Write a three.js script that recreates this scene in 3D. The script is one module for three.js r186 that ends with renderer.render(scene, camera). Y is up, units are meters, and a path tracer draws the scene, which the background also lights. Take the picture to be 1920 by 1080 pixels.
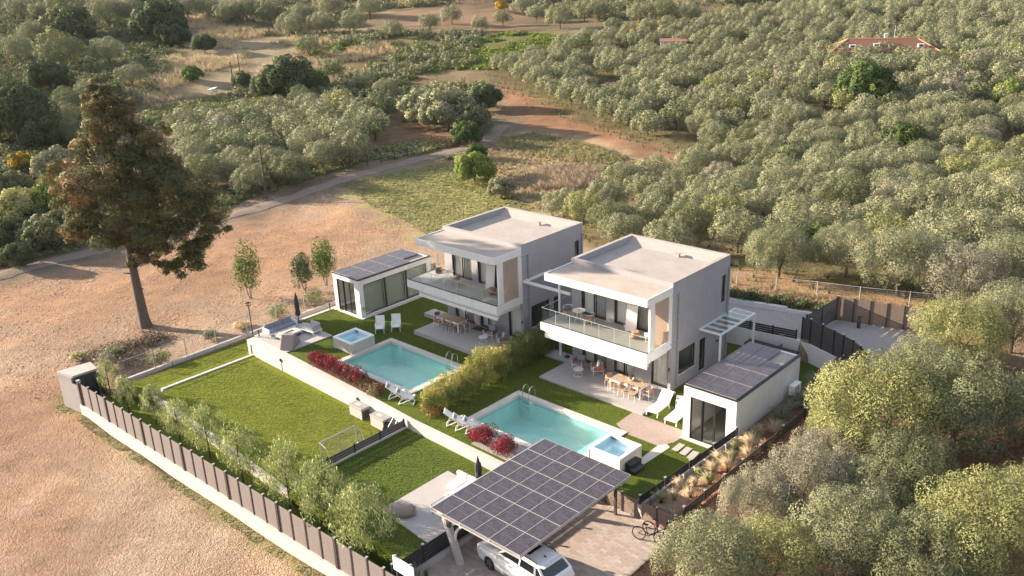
import * as THREE from 'three';
import { mergeGeometries } from 'three/addons/utils/BufferGeometryUtils.js';
import { RoundedBoxGeometry } from 'three/addons/geometries/RoundedBoxGeometry.js';
import { createNoise2D } from 'simplex-noise';

// ---------------------------------------------------------------- camera, sky, sun, exposure
const scene = new THREE.Scene();
const EYE = new THREE.Vector3(26.625, 25.413, 42.114);
const LOOK = new THREE.Vector3(-0.642976, -0.348208, -0.682154), UPV = new THREE.Vector3(-0.210226, 0.936702, -0.279989);
const camera = new THREE.PerspectiveCamera(36.02, 1024 / 576, 0.5, 3000);
camera.position.copy(EYE);
camera.up.copy(UPV);
camera.lookAt(EYE.clone().add(LOOK));

const TO_SUN = new THREE.Vector3(-1, 0.315, 0.42).normalize();
// a clear, slightly hazy evening sky: pale blue overhead, warmer and brighter towards the low sun
{
  const W = 512, H = 256, d = new Float32Array(W * H * 4);
  for (let j = 0; j < H; j++) for (let i = 0; i < W; i++) {
    const up = ((j + 0.5) / H - 0.5) * Math.PI, az = ((i + 0.5) / W - 0.5) * 2 * Math.PI, y = Math.sin(up), x = Math.cos(az) * Math.cos(up), z = Math.sin(az) * Math.cos(up);
    const h = Math.pow(1 - Math.max(0, y), 3), c = Math.max(0, x * TO_SUN.x + y * TO_SUN.y + z * TO_SUN.z), glow = 0.55 * Math.pow(c, 4) + 0.35 * Math.pow(c, 1.5) * h;
    const base = [0.155 + 0.12 * h + 0.42 * glow, 0.185 + 0.1 * h + 0.34 * glow, 0.245 + 0.05 * h + 0.24 * glow];
    for (let k = 0; k < 3; k++) d[(j * W + i) * 4 + k] = y < 0 ? 0.1 : base[k];
    d[(j * W + i) * 4 + 3] = 1;
  }
  const t = new THREE.DataTexture(d, W, H, THREE.RGBAFormat, THREE.FloatType); t.mapping = THREE.EquirectangularReflectionMapping; t.magFilter = t.minFilter = THREE.LinearFilter; t.needsUpdate = true;
  scene.background = t; scene.environment = t;
}

const sun = new THREE.DirectionalLight(new THREE.Color().setRGB(1.0, 0.84, 0.66), 5);
sun.position.copy(TO_SUN).multiplyScalar(150);
sun.castShadow = true;
sun.shadow.radius = 1.2;
sun.shadow.mapSize.set(4096, 4096);
Object.assign(sun.shadow.camera, { left: -130, right: 130, top: 130, bottom: -130, near: 1, far: 600 });
scene.add(sun, sun.target);
scene.fog = new THREE.FogExp2(new THREE.Color().setRGB(0.75, 0.8, 0.9), 0.00006);

const renderer = new THREE.WebGLRenderer({ antialias: true });
renderer.toneMapping = THREE.LinearToneMapping;
renderer.toneMappingExposure = 3.55;
renderer.shadowMap.enabled = true;

// ---------------------------------------------------------------- helpers
function rng(seed) { let s = seed >>> 0; return () => { s = (s + 0x6d2b79f5) | 0; let t = Math.imul(s ^ (s >>> 15), 1 | s); t = (t + Math.imul(t ^ (t >>> 7), 61 | t)) ^ t; return ((t ^ (t >>> 14)) >>> 0) / 4294967296; }; }
const N2 = createNoise2D(rng(11)), N2b = createNoise2D(rng(29));
const clamp = (x, a, b) => Math.min(b, Math.max(a, x)), lerp = (a, b, t) => a + (b - a) * t;
const sstep = (a, b, x) => { const t = clamp((x - a) / (b - a), 0, 1); return t * t * (3 - 2 * t); };
const V = (x, y, z) => new THREE.Vector3(x, y, z);
const used = {};
function numbered(n) { const k = used[n] = (used[n] ?? -1) + 1; return k ? `${n}_${String(k).padStart(3, '0')}` : n; }
function shade(o) { o.traverse((m) => { if (m.isMesh) { m.castShadow = true; m.receiveShadow = true; } }); return o; }
function thing(name, label, category, [x, y, z] = [0, 0, 0], turn = 0, group) {
  const o = new THREE.Group(); o.name = numbered(name); o.position.set(x, y, z); o.rotation.y = turn;
  o.userData = { label, category }; if (group) o.userData.group = group;
  scene.add(o); return o;
}
function tag(o, label, category, group) { o.userData = { label, category }; if (group) o.userData.group = group; return o; }
function part(parent, name, geo, mat, [x, y, z] = [0, 0, 0], ry = 0) {
  const m = new THREE.Mesh(geo, mat); m.name = name; m.position.set(x, y, z); m.rotation.y = ry; m.castShadow = m.receiveShadow = true;
  parent.add(m); return m;
}
function struct(name, geo, mat, label) { const m = part(scene, numbered(name), geo, mat); m.userData = { kind: 'structure', label }; return m; }
function copyOf(o, pos, turn, label, group) {
  const c = o.clone(); c.name = numbered(o.name.replace(/_\d{3}$/, '')); c.position.set(...pos); c.rotation.y = turn;
  c.userData = { ...o.userData }; if (label) c.userData.label = label; if (group) c.userData.group = group;
  scene.add(c); return c;
}
// boxes with uv in metres; given by their min and max corners
function box(x0, y0, z0, x1, y1, z1) {
  const w = x1 - x0, h = y1 - y0, d = z1 - z0, g = new THREE.BoxGeometry(w, h, d), p = g.attributes.position, n = g.attributes.normal, uv = g.attributes.uv;
  for (let i = 0; i < p.count; i++) {
    const x = p.getX(i) + (x0 + x1) / 2, y = p.getY(i) + (y0 + y1) / 2, z = p.getZ(i) + (z0 + z1) / 2;
    p.setXYZ(i, x, y, z);
    if (Math.abs(n.getY(i)) > 0.5) uv.setXY(i, x, z); else if (Math.abs(n.getX(i)) > 0.5) uv.setXY(i, z, y); else uv.setXY(i, x, y);
  }
  return g;
}
const rbox = (w, h, d, r = 0.04, s = 2) => new RoundedBoxGeometry(w, h, d, s, Math.min(r, w / 2.01, h / 2.01, d / 2.01));
function moved(g, x, y, z, rx = 0, ry = 0, rz = 0) { g.applyMatrix4(new THREE.Matrix4().compose(V(x, y, z), new THREE.Quaternion().setFromEuler(new THREE.Euler(rx, ry, rz)), V(1, 1, 1))); return g; }
function cyl(r0, r1, h, s = 8) { const g = new THREE.CylinderGeometry(r1, r0, h, s); g.translate(0, h / 2, 0); return g; }
function bar(a, b, r, s = 6, r1 = r) { // round bar between two points
  const A = V(...a), B = V(...b), d = B.clone().sub(A), g = new THREE.CylinderGeometry(r1, r, d.length(), s);
  g.translate(0, d.length() / 2, 0); g.applyMatrix4(new THREE.Matrix4().compose(A, new THREE.Quaternion().setFromUnitVectors(V(0, 1, 0), d.normalize()), V(1, 1, 1))); return g;
}
function beam(a, b, w, h) { // square bar between two points
  const A = V(...a), B = V(...b), d = B.clone().sub(A), L = d.length(), g = new THREE.BoxGeometry(w, h, L);
  const m = new THREE.Matrix4().lookAt(B, A, V(0, 1, 0)); m.setPosition(A.clone().add(B).multiplyScalar(0.5)); g.applyMatrix4(m); return g;
}
const join = (...gs) => mergeGeometries(gs.flat().map((g) => { const c = g.index ? g.toNonIndexed() : g; for (const k of Object.keys(c.attributes)) if (!['position', 'normal', 'uv'].includes(k)) c.deleteAttribute(k); if (!c.attributes.uv) c.setAttribute('uv', new THREE.BufferAttribute(new Float32Array(c.attributes.position.count * 2), 2)); return c; }));
// slab with an outline in x and z, holes, top at y1; uv in metres
function slab(pts, y0, y1, holes = []) {
  const s = new THREE.Shape(pts.map(([x, z]) => new THREE.Vector2(x, -z)));
  for (const h of holes) s.holes.push(new THREE.Path(h.map(([x, z]) => new THREE.Vector2(x, -z))));
  const g = new THREE.ExtrudeGeometry(s, { depth: y1 - y0, bevelEnabled: false }); g.rotateX(-Math.PI / 2); g.translate(0, y0, 0); return g;
}
const rect = (x0, z0, x1, z1) => [[x0, z0], [x1, z0], [x1, z1], [x0, z1]];
// the boxes of a wall along one axis with openings cut out
function wallBoxes(axis, a0, a1, y0, y1, t0, t1, opens = []) {
  const cuts = [...new Set([a0, a1, ...opens.flatMap((o) => [o[0], o[1]])])].sort((p, q) => p - q), out = [];
  for (let i = 0; i + 1 < cuts.length; i++) {
    const m = (cuts[i] + cuts[i + 1]) / 2, here = opens.filter((o) => o[0] < m && o[1] > m).sort((p, q) => p[2] - q[2]);
    let y = y0;
    for (const o of [...here, [0, 0, y1, y1]]) { if (o[2] > y + 1e-4) out.push(axis === 'x' ? box(cuts[i], y, t0, cuts[i + 1], o[2], t1) : box(t0, y, cuts[i], t1, o[2], cuts[i + 1])); y = Math.max(y, o[3]); }
  }
  return out;
}

// ---------------------------------------------------------------- textures (tileable noise)
function noiseField(size, seed, octaves) { // octaves: [[cells, weight], ...]
  const out = new Float32Array(size * size); let lo = 1e9, hi = -1e9;
  octaves.forEach(([cx, wgt, cy = cx], k) => {
    const R = rng(seed * 77 + k * 13 + 5), g = new Float32Array(cx * cy).map(() => R());
    for (let y = 0; y < size; y++) for (let x = 0; x < size; x++) {
      const fx = x / size * cx, fy = y / size * cy, ix = Math.floor(fx), iy = Math.floor(fy), u = fx - ix, v = fy - iy, s = u * u * (3 - 2 * u), t = v * v * (3 - 2 * v);
      const q = (i, j) => g[((j % cy + cy) % cy) * cx + ((i % cx + cx) % cx)];
      out[y * size + x] += wgt * lerp(lerp(q(ix, iy), q(ix + 1, iy), s), lerp(q(ix, iy + 1), q(ix + 1, iy + 1), s), t);
    }
  });
  for (const v of out) { lo = Math.min(lo, v); hi = Math.max(hi, v); }
  return out.map((v) => (v - lo) / (hi - lo));
}
function greyTex(field, lo, hi, gamma = 1) {
  const n = Math.sqrt(field.length), d = new Uint8Array(n * n * 4);
  field.forEach((v, i) => { const c = 255 * lerp(lo, hi, Math.pow(v, gamma)); d[i * 4] = d[i * 4 + 1] = d[i * 4 + 2] = c; d[i * 4 + 3] = 255; });
  const t = new THREE.DataTexture(d, n, n); t.wrapS = t.wrapT = THREE.RepeatWrapping; t.magFilter = THREE.LinearFilter; t.needsUpdate = true; return t;
}
function tintTex(field, a, b) { // from linear colour a to b
  const n = Math.sqrt(field.length), d = new Uint8Array(n * n * 4);
  field.forEach((v, i) => { for (let c = 0; c < 3; c++) d[i * 4 + c] = 255 * lerp(a[c], b[c], v); d[i * 4 + 3] = 255; });
  const t = new THREE.DataTexture(d, n, n); t.wrapS = t.wrapT = THREE.RepeatWrapping; t.magFilter = THREE.LinearFilter; t.needsUpdate = true; return t;
}
const per = (t, m, n = m) => { const c = t.clone(); c.repeat.set(1 / m, 1 / n); c.needsUpdate = true; return c; }; // one tile every m metres of uv
const fFine = noiseField(512, 3, [[8, 0.25], [24, 0.35], [64, 0.6], [160, 0.9]]);
const fSoil = noiseField(1024, 5, [[10, 0.3], [40, 0.5], [110, 0.9], [256, 0.9], [400, 0.5]]);
const fGrass = noiseField(1024, 7, [[6, 0.35], [20, 0.45], [90, 0.7], [220, 1.0], [420, 0.8]]);
const fLawn = noiseField(1024, 17, [[3, 0.9], [6, 0.8], [13, 0.5], [30, 0.35], [90, 0.5], [220, 0.8], [420, 0.7]]), tLawn = tintTex(fLawn, [0.5, 0.64, 0.45], [1, 0.92, 1]);
const fWide = noiseField(512, 9, [[3, 0.5], [7, 0.6], [18, 0.5], [50, 0.3]]);
const fStreak = noiseField(512, 13, [[60, 0.8, 3], [150, 0.8, 6], [12, 0.5, 5]]);
const tFine = greyTex(fFine, 0.72, 1), tSoil = greyTex(fSoil, 0.5, 1), tWide = greyTex(fWide, 0.8, 1), tStreak = greyTex(fStreak, 0.72, 1), tStain = greyTex(fStreak.map((v, i) => 0.55 * v + 0.45 * fWide[i]), 0.78, 1), bFine = greyTex(fFine, 0, 1), bSoil = greyTex(fSoil, 0, 1), bGrass = greyTex(fGrass, 0, 1);

// ---------------------------------------------------------------- materials
const rgb = (c) => new THREE.Color().setRGB(...c);
function mat(c, rough = 0.8, o = {}) { return rough > 0.97 ? new THREE.MeshPhysicalMaterial({ color: rgb(c), roughness: rough, specularIntensity: 0.15, ...o }) : new THREE.MeshStandardMaterial({ color: rgb(c), roughness: rough, ...o }); }
const k = 1.12; // textures darken a little; colours below allow for it
const M = {
  wall: mat([0.325 * k, 0.318 * k, 0.335 * k], 0.9, { map: per(tStain, 6, 4), bumpMap: per(bFine, 1.2), bumpScale: 0.003 }),
  white: mat([0.8, 0.79, 0.77], 0.75, { map: per(tStain, 5, 3), bumpMap: per(bFine, 1.5), bumpScale: 0.002 }),
  roof: mat([0.42, 0.37, 0.335], 0.95, { map: per(tWide, 2.6), bumpMap: per(bFine, 1), bumpScale: 0.006 }),
  roofwarm: mat([0.47, 0.4, 0.34], 0.95, { map: per(tWide, 3), bumpMap: per(bFine, 1), bumpScale: 0.006 }),
  floor: mat([0.46, 0.43, 0.41], 0.7, { map: per(tFine, 2.3) }),
  concrete: mat([0.56, 0.53, 0.5], 0.9, { map: per(tWide, 3), bumpMap: per(bFine, 1.3), bumpScale: 0.006 }),
  conclight: mat([0.6, 0.555, 0.515], 0.9, { map: per(tStreak, 4, 3), bumpMap: per(bFine, 1.3), bumpScale: 0.006 }),
  coping: mat([0.66, 0.6, 0.55], 0.85, { map: per(tFine, 1.7), bumpMap: per(bFine, 0.9), bumpScale: 0.004 }),
  pool: mat([0.44, 0.76, 0.7], 0.6, { map: per(tWide, 4) }),
  water: new THREE.MeshPhysicalMaterial({ color: rgb([0.8, 0.95, 0.94]), roughness: 0.04, transmission: 0.94, thickness: 0, ior: 1.33, bumpMap: per(bFine, 4), bumpScale: 0.05 }),
  tubwater: new THREE.MeshPhysicalMaterial({ color: rgb([0.8, 0.95, 0.97]), roughness: 0.04, transmission: 0.94, thickness: 0, ior: 1.33, bumpMap: per(bFine, 2), bumpScale: 0.02 }),
  tubshell: mat([0.62, 0.78, 0.84], 0.3),
  glass: new THREE.MeshPhysicalMaterial({ color: rgb([0.96, 0.97, 0.96]), roughness: 0.01, transmission: 1, thickness: 0, ior: 1.5 }),
  railglass: new THREE.MeshPhysicalMaterial({ color: rgb([0.965, 0.99, 0.98]), roughness: 0.01, transmission: 1, thickness: 0, ior: 1.45 }),
  frame: mat([0.035, 0.035, 0.038], 0.5, { metalness: 0.4 }),
  curtain: mat([0.82, 0.8, 0.76], 0.95), curtaindark: mat([0.42, 0.41, 0.41], 0.95),
  dark: mat([0.05, 0.05, 0.055], 0.7), black: mat([0.02, 0.02, 0.022], 0.55),
  steel: mat([0.6, 0.6, 0.6], 0.25, { metalness: 1 }), galv: mat([0.5, 0.51, 0.52], 0.5, { metalness: 0.7 }),
  slatwood: mat([0.62, 0.47, 0.35], 0.7, { map: per(tStreak, 1, 1) }), teak: mat([0.5, 0.36, 0.25], 0.65, { map: per(tStreak, 0.8, 0.8) }), rope: mat([0.3, 0.16, 0.1], 0.8),
  whitemetal: mat([0.8, 0.79, 0.77], 0.4), sling: mat([0.78, 0.76, 0.72], 0.85), cushion: mat([0.27, 0.28, 0.32], 0.95, { map: per(tFine, 0.5) }), cushionlight: mat([0.5, 0.48, 0.46], 0.95, { map: per(tFine, 0.5) }),
  taupe: mat([0.21, 0.18, 0.168], 0.8, { map: per(tStreak, 2, 2) }), fencedark: mat([0.075, 0.068, 0.07], 0.65), fencebrown: mat([0.26, 0.19, 0.15], 0.75, { map: per(tStreak, 2, 2) }), post: mat([0.045, 0.035, 0.035], 0.6),
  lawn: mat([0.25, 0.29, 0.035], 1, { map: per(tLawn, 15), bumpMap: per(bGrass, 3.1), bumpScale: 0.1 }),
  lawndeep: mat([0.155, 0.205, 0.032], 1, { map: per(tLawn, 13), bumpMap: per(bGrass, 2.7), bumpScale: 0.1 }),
  gravel: mat([0.52, 0.41, 0.36], 1, { map: per(tSoil, 3.5), bumpMap: per(bSoil, 3.5), bumpScale: 0.03 }),
  gravelgrey: mat([0.5, 0.46, 0.43], 1, { map: per(tSoil, 4), bumpMap: per(bSoil, 4), bumpScale: 0.03 }),
  terrain: mat([1.25, 1.25, 1.25], 1, { vertexColors: true, map: per(tSoil, 9), bumpMap: per(bSoil, 8), bumpScale: 0.24 }),
  road: mat([0.34, 0.275, 0.22], 1, { map: per(tSoil, 6), bumpMap: per(bSoil, 6), bumpScale: 0.05 }),
  bark: mat([0.15, 0.115, 0.095], 0.95, { map: per(tStreak, 0.6, 0.6), bumpMap: per(greyTex(fStreak, 0, 1), 0.6, 0.6), bumpScale: 0.05 }),
  carwhite: new THREE.MeshPhysicalMaterial({ color: rgb([0.8, 0.8, 0.79]), roughness: 0.35, clearcoat: 1, clearcoatRoughness: 0.05 }),
  carglass: new THREE.MeshPhysicalMaterial({ color: rgb([0.012, 0.013, 0.015]), roughness: 0.06, clearcoat: 1 }),
  rubber: mat([0.02, 0.02, 0.02], 0.85), redframe: mat([0.3, 0.06, 0.04], 0.4),
  tile: mat([0.26, 0.115, 0.075], 0.85, { map: per(tFine, 2) }), stone: mat([0.5, 0.47, 0.43], 0.95, { map: per(tFine, 0.7), bumpMap: per(bFine, 0.5), bumpScale: 0.01 }),
  whitewash: mat([0.7, 0.65, 0.58], 0.9), beanbag: mat([0.34, 0.27, 0.25], 0.9, { map: per(tFine, 0.6) }), rust: mat([0.25, 0.09, 0.05], 0.9), binbody: mat([0.4, 0.36, 0.33], 0.7), binlid: mat([0.32, 0.29, 0.28], 0.7),
};
M.wire = M.galv; M.waterline = mat([0.3, 0.5, 0.5], 0.4); M.glassedge = mat([0.42, 0.52, 0.49], 0.3); M.greywall = mat([0.3, 0.28, 0.275], 0.9, { map: per(tStain, 3, 2), bumpMap: per(bFine, 0.8), bumpScale: 0.01 }); M.roofglass = new THREE.MeshPhysicalMaterial({ color: rgb([0.97, 0.99, 0.985]), roughness: 0.02, transmission: 1, thickness: 0, ior: 1.2 }); M.slatweathered = mat([0.1, 0.075, 0.06], 0.85, { map: per(tStreak, 1.5, 1.5) });
M.cushionpale = mat([0.6, 0.57, 0.54], 0.95); M.lamp = mat([0.5, 0.52, 0.55], 0.1, { metalness: 0.5 }); M.taillamp = mat([0.35, 0.03, 0.03], 0.2); M.netmat = mat([0.25, 0.25, 0.24], 0.8); M.curtaingreen = mat([0.33, 0.36, 0.32], 0.8);
// ---------------------------------------------------------------- the lie of the land
const FH = V(LOOK.x, 0, LOOK.z).normalize(), RH = V(-FH.z, 0, FH.x);
const CONTROL = [[-60, 34, -2.7], [-46, 30, -2.5], [-33.5, 24, -2.4], [-26, 24.4, -2.4], [-18, 24.4, -2.4], [-9, 24.4, -2.4], [0, 24.4, -2.3], [8, 30, -2], [-33, 19, -1.25], [-32.5, 13, -1.15], [-32.5, 7, -1.0], [-33, 1, -0.75], [-30, -6, -0.3],
  [-40, 14.5, -1.3], [-48, 4, -1.6], [-60, 12, -1.9], [-60, -8, -1.8], [-46, -18, -0.8], [-24, -13, 0.3], [-13, -14.5, 1.0], [-3, -16, 1.5], [5, -17.5, 1.6], [13, -16, 2.0], [12, -6, 1.6], [10.5, 2, 1.3], [10.5, 8, 0.7], [10.5, 14, 0.0], [11, 20, -0.2],
  [22, 10, 1.4], [22, -6, 2.2], [20, 24, 0.6], [30, 30, 0.5], [40, 0, 2.5], [-30, -36, 0], [-8, -42, 1.8], [14, -40, 3], [34, -24, 3.2], [-70, -40, -1], [-95, 10, -2], [-95, -30, -1.5]];
const FAR = [[60, -0.8], [95, 0.2], [130, 2.2], [180, 5.6], [230, 10], [290, 17], [400, 38], [560, 70], [900, 110], [2000, 120]];
function pieces(tab, s) { for (let i = 0; i + 1 < tab.length; i++) if (s < tab[i + 1][0]) return lerp(tab[i][1], tab[i + 1][1], clamp((s - tab[i][0]) / (tab[i + 1][0] - tab[i][0]), 0, 1)); return tab.at(-1)[1]; }
function natural(x, z) {
  const dx = x - EYE.x, dz = z - EYE.z, s = dx * FH.x + dz * FH.z, l = dx * RH.x + dz * RH.z;
  const w = sstep(78, 125, Math.hypot(s, l * 0.75));
  let near = 0, far = 0;
  if (w < 1) { let a = 0, b = 0; for (const [cx, cz, cy] of CONTROL) { const q = Math.pow((x - cx) ** 2 + (z - cz) ** 2 + 4, -1.6); a += q * cy; b += q; } near = a / b; }
  if (w > 0) {
    far = pieces(FAR, (pieceS(s - 12) + pieceS(s) + pieceS(s + 12)) / 3) + 0.02 * l * sstep(60, 140, s);
    far += 11 * Math.exp(-(((l + 95) / 45) ** 2) - ((s - 235) / 70) ** 2) * 0.15 - 2.5 * Math.exp(-(((l + 50) / 22) ** 2) - ((s - 150) / 50) ** 2);
    far += N2(x * 0.012, z * 0.012) * 1.6 * sstep(120, 260, s);
  }
  return lerp(near, far, w) + (N2(x * 0.05, z * 0.05) * 0.18 + N2b(x * 0.21, z * 0.21) * 0.05) * sstep(0, 12, Math.max(Math.abs(x + 12) - 20, Math.abs(z - 5) - 18.5));
}
function pieceS(s) { return s; }
// the planted bed that climbs along the right-hand garden house, between two low fences
const bedIn = (z) => pieces([[-9, 1.45], [4.3, 1.3], [11, -0.15], [12, -0.4]], z), bedOut = (z) => pieces([[-9, 1.5], [0, 1.5], [5, 1.2], [11, 0.4], [12, 0.2]], z), edgeX = (z) => z < 4.3 ? 6.9 : lerp(5.35, 6.9, (11 - z) / 6.7);
const DRIVE = [[-4, -8.9], [0.5, -9.05], [3.6, -9.5], [4.7, -9.32], [6.6, -8.55], [9.4, -6.8], [11, -8], [11, -15.7], [4.2, -14.3], [-4, -12.3]];
function ground(x, z) {
  let y = natural(x, z);
  const inBed = sstep(10.4, 8.9, x) * sstep(edgeX(z) - 0.4, edgeX(z), x) * sstep(11.4, 10.7, z) * sstep(-8.6, -7.6, z);
  if (inBed > 0) y = lerp(y, lerp(bedIn(z), bedOut(z), clamp((x - edgeX(z)) / (8.7 - edgeX(z)), 0, 1)), inBed);
  if (x > -4.2 && x < 11.2 && z > -15.8 && z < -6.5 && inside(DRIVE, x, z)) y = Math.min(y, 0.7);
  return y;
}
// where a sight line from the camera through a pixel of the 1920 x 1080 frame meets the land, lifted by a height
const RIGHT = V().crossVectors(LOOK, UPV).normalize(), F0 = 1660.9;
const dirOf = (px, py) => LOOK.clone().multiplyScalar(F0).addScaledVector(RIGHT, px - 960).addScaledVector(UPV, 540 - py).normalize();
function at(px, py, lift = 0) {
  const d = dirOf(px, py); let t = 15, step = 2;
  for (; t < 900; t += step) { const y = EYE.y + d.y * t, g = ground(EYE.x + d.x * t, EYE.z + d.z * t) + lift; if (y < g) { if (step < 0.02) break; t -= step; step /= 4; } else if (t > 200 && step > 1.9) step = 3; }
  const p = EYE.clone().addScaledVector(d, t); p.gy = ground(p.x, p.z); p.depth = p.clone().sub(EYE).dot(LOOK); return p;
}
const onLand = (pts) => pts.map(([px, py]) => { const p = at(px, py); return [p.x, p.z]; });
function inside(poly, x, z) { let c = false; for (let i = 0, j = poly.length - 1; i < poly.length; j = i++) { const [xi, zi] = poly[i], [xj, zj] = poly[j]; if ((zi > z) !== (zj > z) && x < (xj - xi) * (z - zi) / (zj - zi) + xi) c = !c; } return c; }
function edgeDist(poly, x, z) { let m = 1e9; for (let i = 0, j = poly.length - 1; i < poly.length; j = i++) { const [ax, az] = poly[j], [bx, bz] = poly[i], vx = bx - ax, vz = bz - az, t = clamp(((x - ax) * vx + (z - az) * vz) / (vx * vx + vz * vz), 0, 1); m = Math.min(m, Math.hypot(x - ax - vx * t, z - az - vz * t)); } return inside(poly, x, z) ? m : -m; }

// soils and plant cover by area: outline on the land, colour, softness in metres
const SOIL = [0.54, 0.39, 0.28], ZONES = {
  grove: { poly: onLand([[900, 140], [1060, 85], [1280, 60], [1500, 20], [1990, 5], [1990, 640], [1700, 600], [1380, 545], [1080, 455], [960, 385], [1010, 372], [1100, 385], [1140, 345], [1290, 310], [1100, 240], [1000, 205]]), c: [0.22, 0.19, 0.09], soft: 2 },
  strip: { poly: onLand([[930, 158], [1000, 180], [1060, 215], [1180, 262], [1285, 296], [1280, 318], [1190, 300], [1080, 255], [1000, 240], [950, 215], [935, 185]]), c: [0.42, 0.23, 0.13], soft: 1.5 },
  orange: { poly: onLand([[-40, 560], [200, 500], [430, 432], [640, 385], [790, 425], [700, 475], [520, 515], [300, 590], [100, 610], [-40, 640]]), c: [0.52, 0.315, 0.195], soft: 5 },
  meadow: { poly: onLand([[900, 272], [960, 250], [1080, 262], [1190, 300], [1250, 318], [1140, 350], [1090, 400], [1000, 392], [960, 340], [900, 300]]), c: [0.74, 0.61, 0.38], soft: 3 },
  green: { poly: onLand([[640, 345], [760, 318], [860, 300], [930, 320], [960, 345], [1000, 395], [950, 400], [800, 440], [760, 415], [700, 390]]), c: [0.46, 0.46, 0.18], soft: 3 },
  hillgrass: { poly: onLand([[330, 25], [440, 35], [560, 65], [720, 55], [740, 100], [620, 130], [520, 160], [430, 180], [330, 220], [230, 180], [260, 110], [350, 100]]), c: [0.48, 0.39, 0.25], soft: 6 },
  vineyard: { poly: onLand([[280, 200], [430, 175], [520, 165], [600, 185], [480, 230], [340, 250], [270, 235]]), c: [0.22, 0.18, 0.08], soft: 4 },
  vines: { poly: onLand([[830, 90], [960, 60], [1110, 75], [1060, 110], [930, 130], [850, 130]]), c: [0.19, 0.2, 0.07], soft: 4 },
  terrace: { poly: onLand([[690, 25], [860, 15], [1000, 25], [960, 55], [740, 50]]), c: [0.4, 0.27, 0.18], soft: 4 },
  patch: { poly: onLand([[700, 205], [760, 210], [790, 235], [870, 255], [830, 285], [700, 305], [740, 260]]), c: [0.4, 0.25, 0.16], soft: 2 },
  scrub: { poly: onLand([[-80, -10], [330, -10], [340, 110], [250, 200], [150, 240], [120, 330], [330, 400], [150, 470], [-80, 520]]), c: [0.13, 0.13, 0.06], soft: 6 },
  mid: { poly: onLand([[560, 70], [900, 60], [900, 140], [930, 240], [740, 230], [600, 200], [480, 230], [430, 180], [600, 140]]), c: [0.26, 0.2, 0.11], soft: 5 },
  topright: { poly: onLand([[1650, 5], [1920, -10], [1920, 40], [1740, 40]]), c: [0.42, 0.25, 0.15], soft: 3 },
  verge: { poly: onLand([[-40, 480], [130, 455], [430, 350], [640, 290], [760, 270], [860, 262], [880, 300], [700, 300], [430, 385], [150, 475], [-40, 510]]), c: [0.15, 0.16, 0.06], soft: 3 },
  yellowed: { poly: onLand([[1280, 45], [1420, 42], [1430, 58], [1300, 62]]), c: [0.42, 0.34, 0.18], soft: 2 },
};
const ROAD = onLand([[-60, 535], [0, 518], [90, 492], [190, 468], [300, 438], [430, 405], [560, 366], [680, 326], [780, 300], [850, 284], [900, 268], [945, 235]]);
function roadDist(x, z) { let m = 1e9; for (let i = 0; i + 1 < ROAD.length; i++) { const [ax, az] = ROAD[i], [bx, bz] = ROAD[i + 1], vx = bx - ax, vz = bz - az, t = clamp(((x - ax) * vx + (z - az) * vz) / (vx * vx + vz * vz), 0, 1); m = Math.min(m, Math.hypot(x - ax - vx * t, z - az - vz * t)); } return m; }
function soilColor(x, z) {
  const n = N2(x * 0.06, z * 0.06), n2 = N2b(x * 0.25, z * 0.25), n3 = N2(x * 0.9 + 40, z * 0.9);
  const dx = x - EYE.x, dz = z - EYE.z, s = dx * FH.x + dz * FH.z;
  let c = [...SOIL]; // the bare field round the villas, and dry scrub farther out
  const mixIn = (b, t) => { c = c.map((v, i) => lerp(v, b[i], t)); };
  mixIn([0.51, 0.3, 0.185], 0.7 * sstep(-0.1, 0.7, N2(x * 0.035 + 7, z * 0.035)));
  mixIn([0.54, 0.42, 0.29], 0.55 * sstep(0.1, 0.8, N2b(x * 0.045 - 3, z * 0.045 + 9)));
  mixIn([0.24, 0.2, 0.12], sstep(110, 140, s) * 0.8);
  mixIn([0.2, 0.18, 0.1], sstep(150, 215, s) * 0.75);
  const furrow = N2((x * 0.8 - z * 0.6) * 0.35, (x * 0.6 + z * 0.8) * 0.06), broad = N2b(x * 0.028 + 5, z * 0.028);
  mixIn([0.36, 0.24, 0.17], 0.5 * sstep(0.25, 0.8, broad)); mixIn([0.6, 0.47, 0.36], 0.4 * sstep(0.3, 0.9, furrow * 0.7 - broad * 0.5));
  for (const Z of Object.values(ZONES)) { const d = edgeDist(Z.poly, x, z) + n2 * Z.soft; if (d > -Z.soft) mixIn(Z.c, sstep(-Z.soft, Z.soft, d) * (0.86 + 0.14 * n)); }
  if (x > 7.5 && z > -12 && s < 85) mixIn([0.3, 0.13, 0.07], 0.8);
  if (z < -12.2 && z > -19.5 && x > -6 && x < 15) mixIn([0.52, 0.32, 0.17], 0.8);
  if (z > 22.4 && z < 24.3 && x < 3 && x > -35) mixIn([0.26, 0.24, 0.08], 0.75 * sstep(24.2, 23.3, z + n2 * 0.4));
  const rd = roadDist(x, z); mixIn([0.3, 0.25, 0.19], 0.7 * sstep(4.2, 2, rd));
  if (s < 75 && z > 10) { const u = x * 0.35 + z * 0.94 + 2.2 * N2(x * 0.02, 3.3); for (const [t0, wd] of [[38.5, 0.35], [40.2, 0.35], [30.6, 0.5], [44.5, 0.4]]) mixIn([0.4, 0.27, 0.18], 0.45 * Math.exp(-(((u - t0) / wd) ** 2)) * sstep(-0.3, 0.4, n2 + 0.3)); }
  const g = 1 + 0.1 * furrow + 0.16 * n + 0.12 * n2 + 0.1 * n3;
  return c.map((v) => v * g * 0.82);
}
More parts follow.
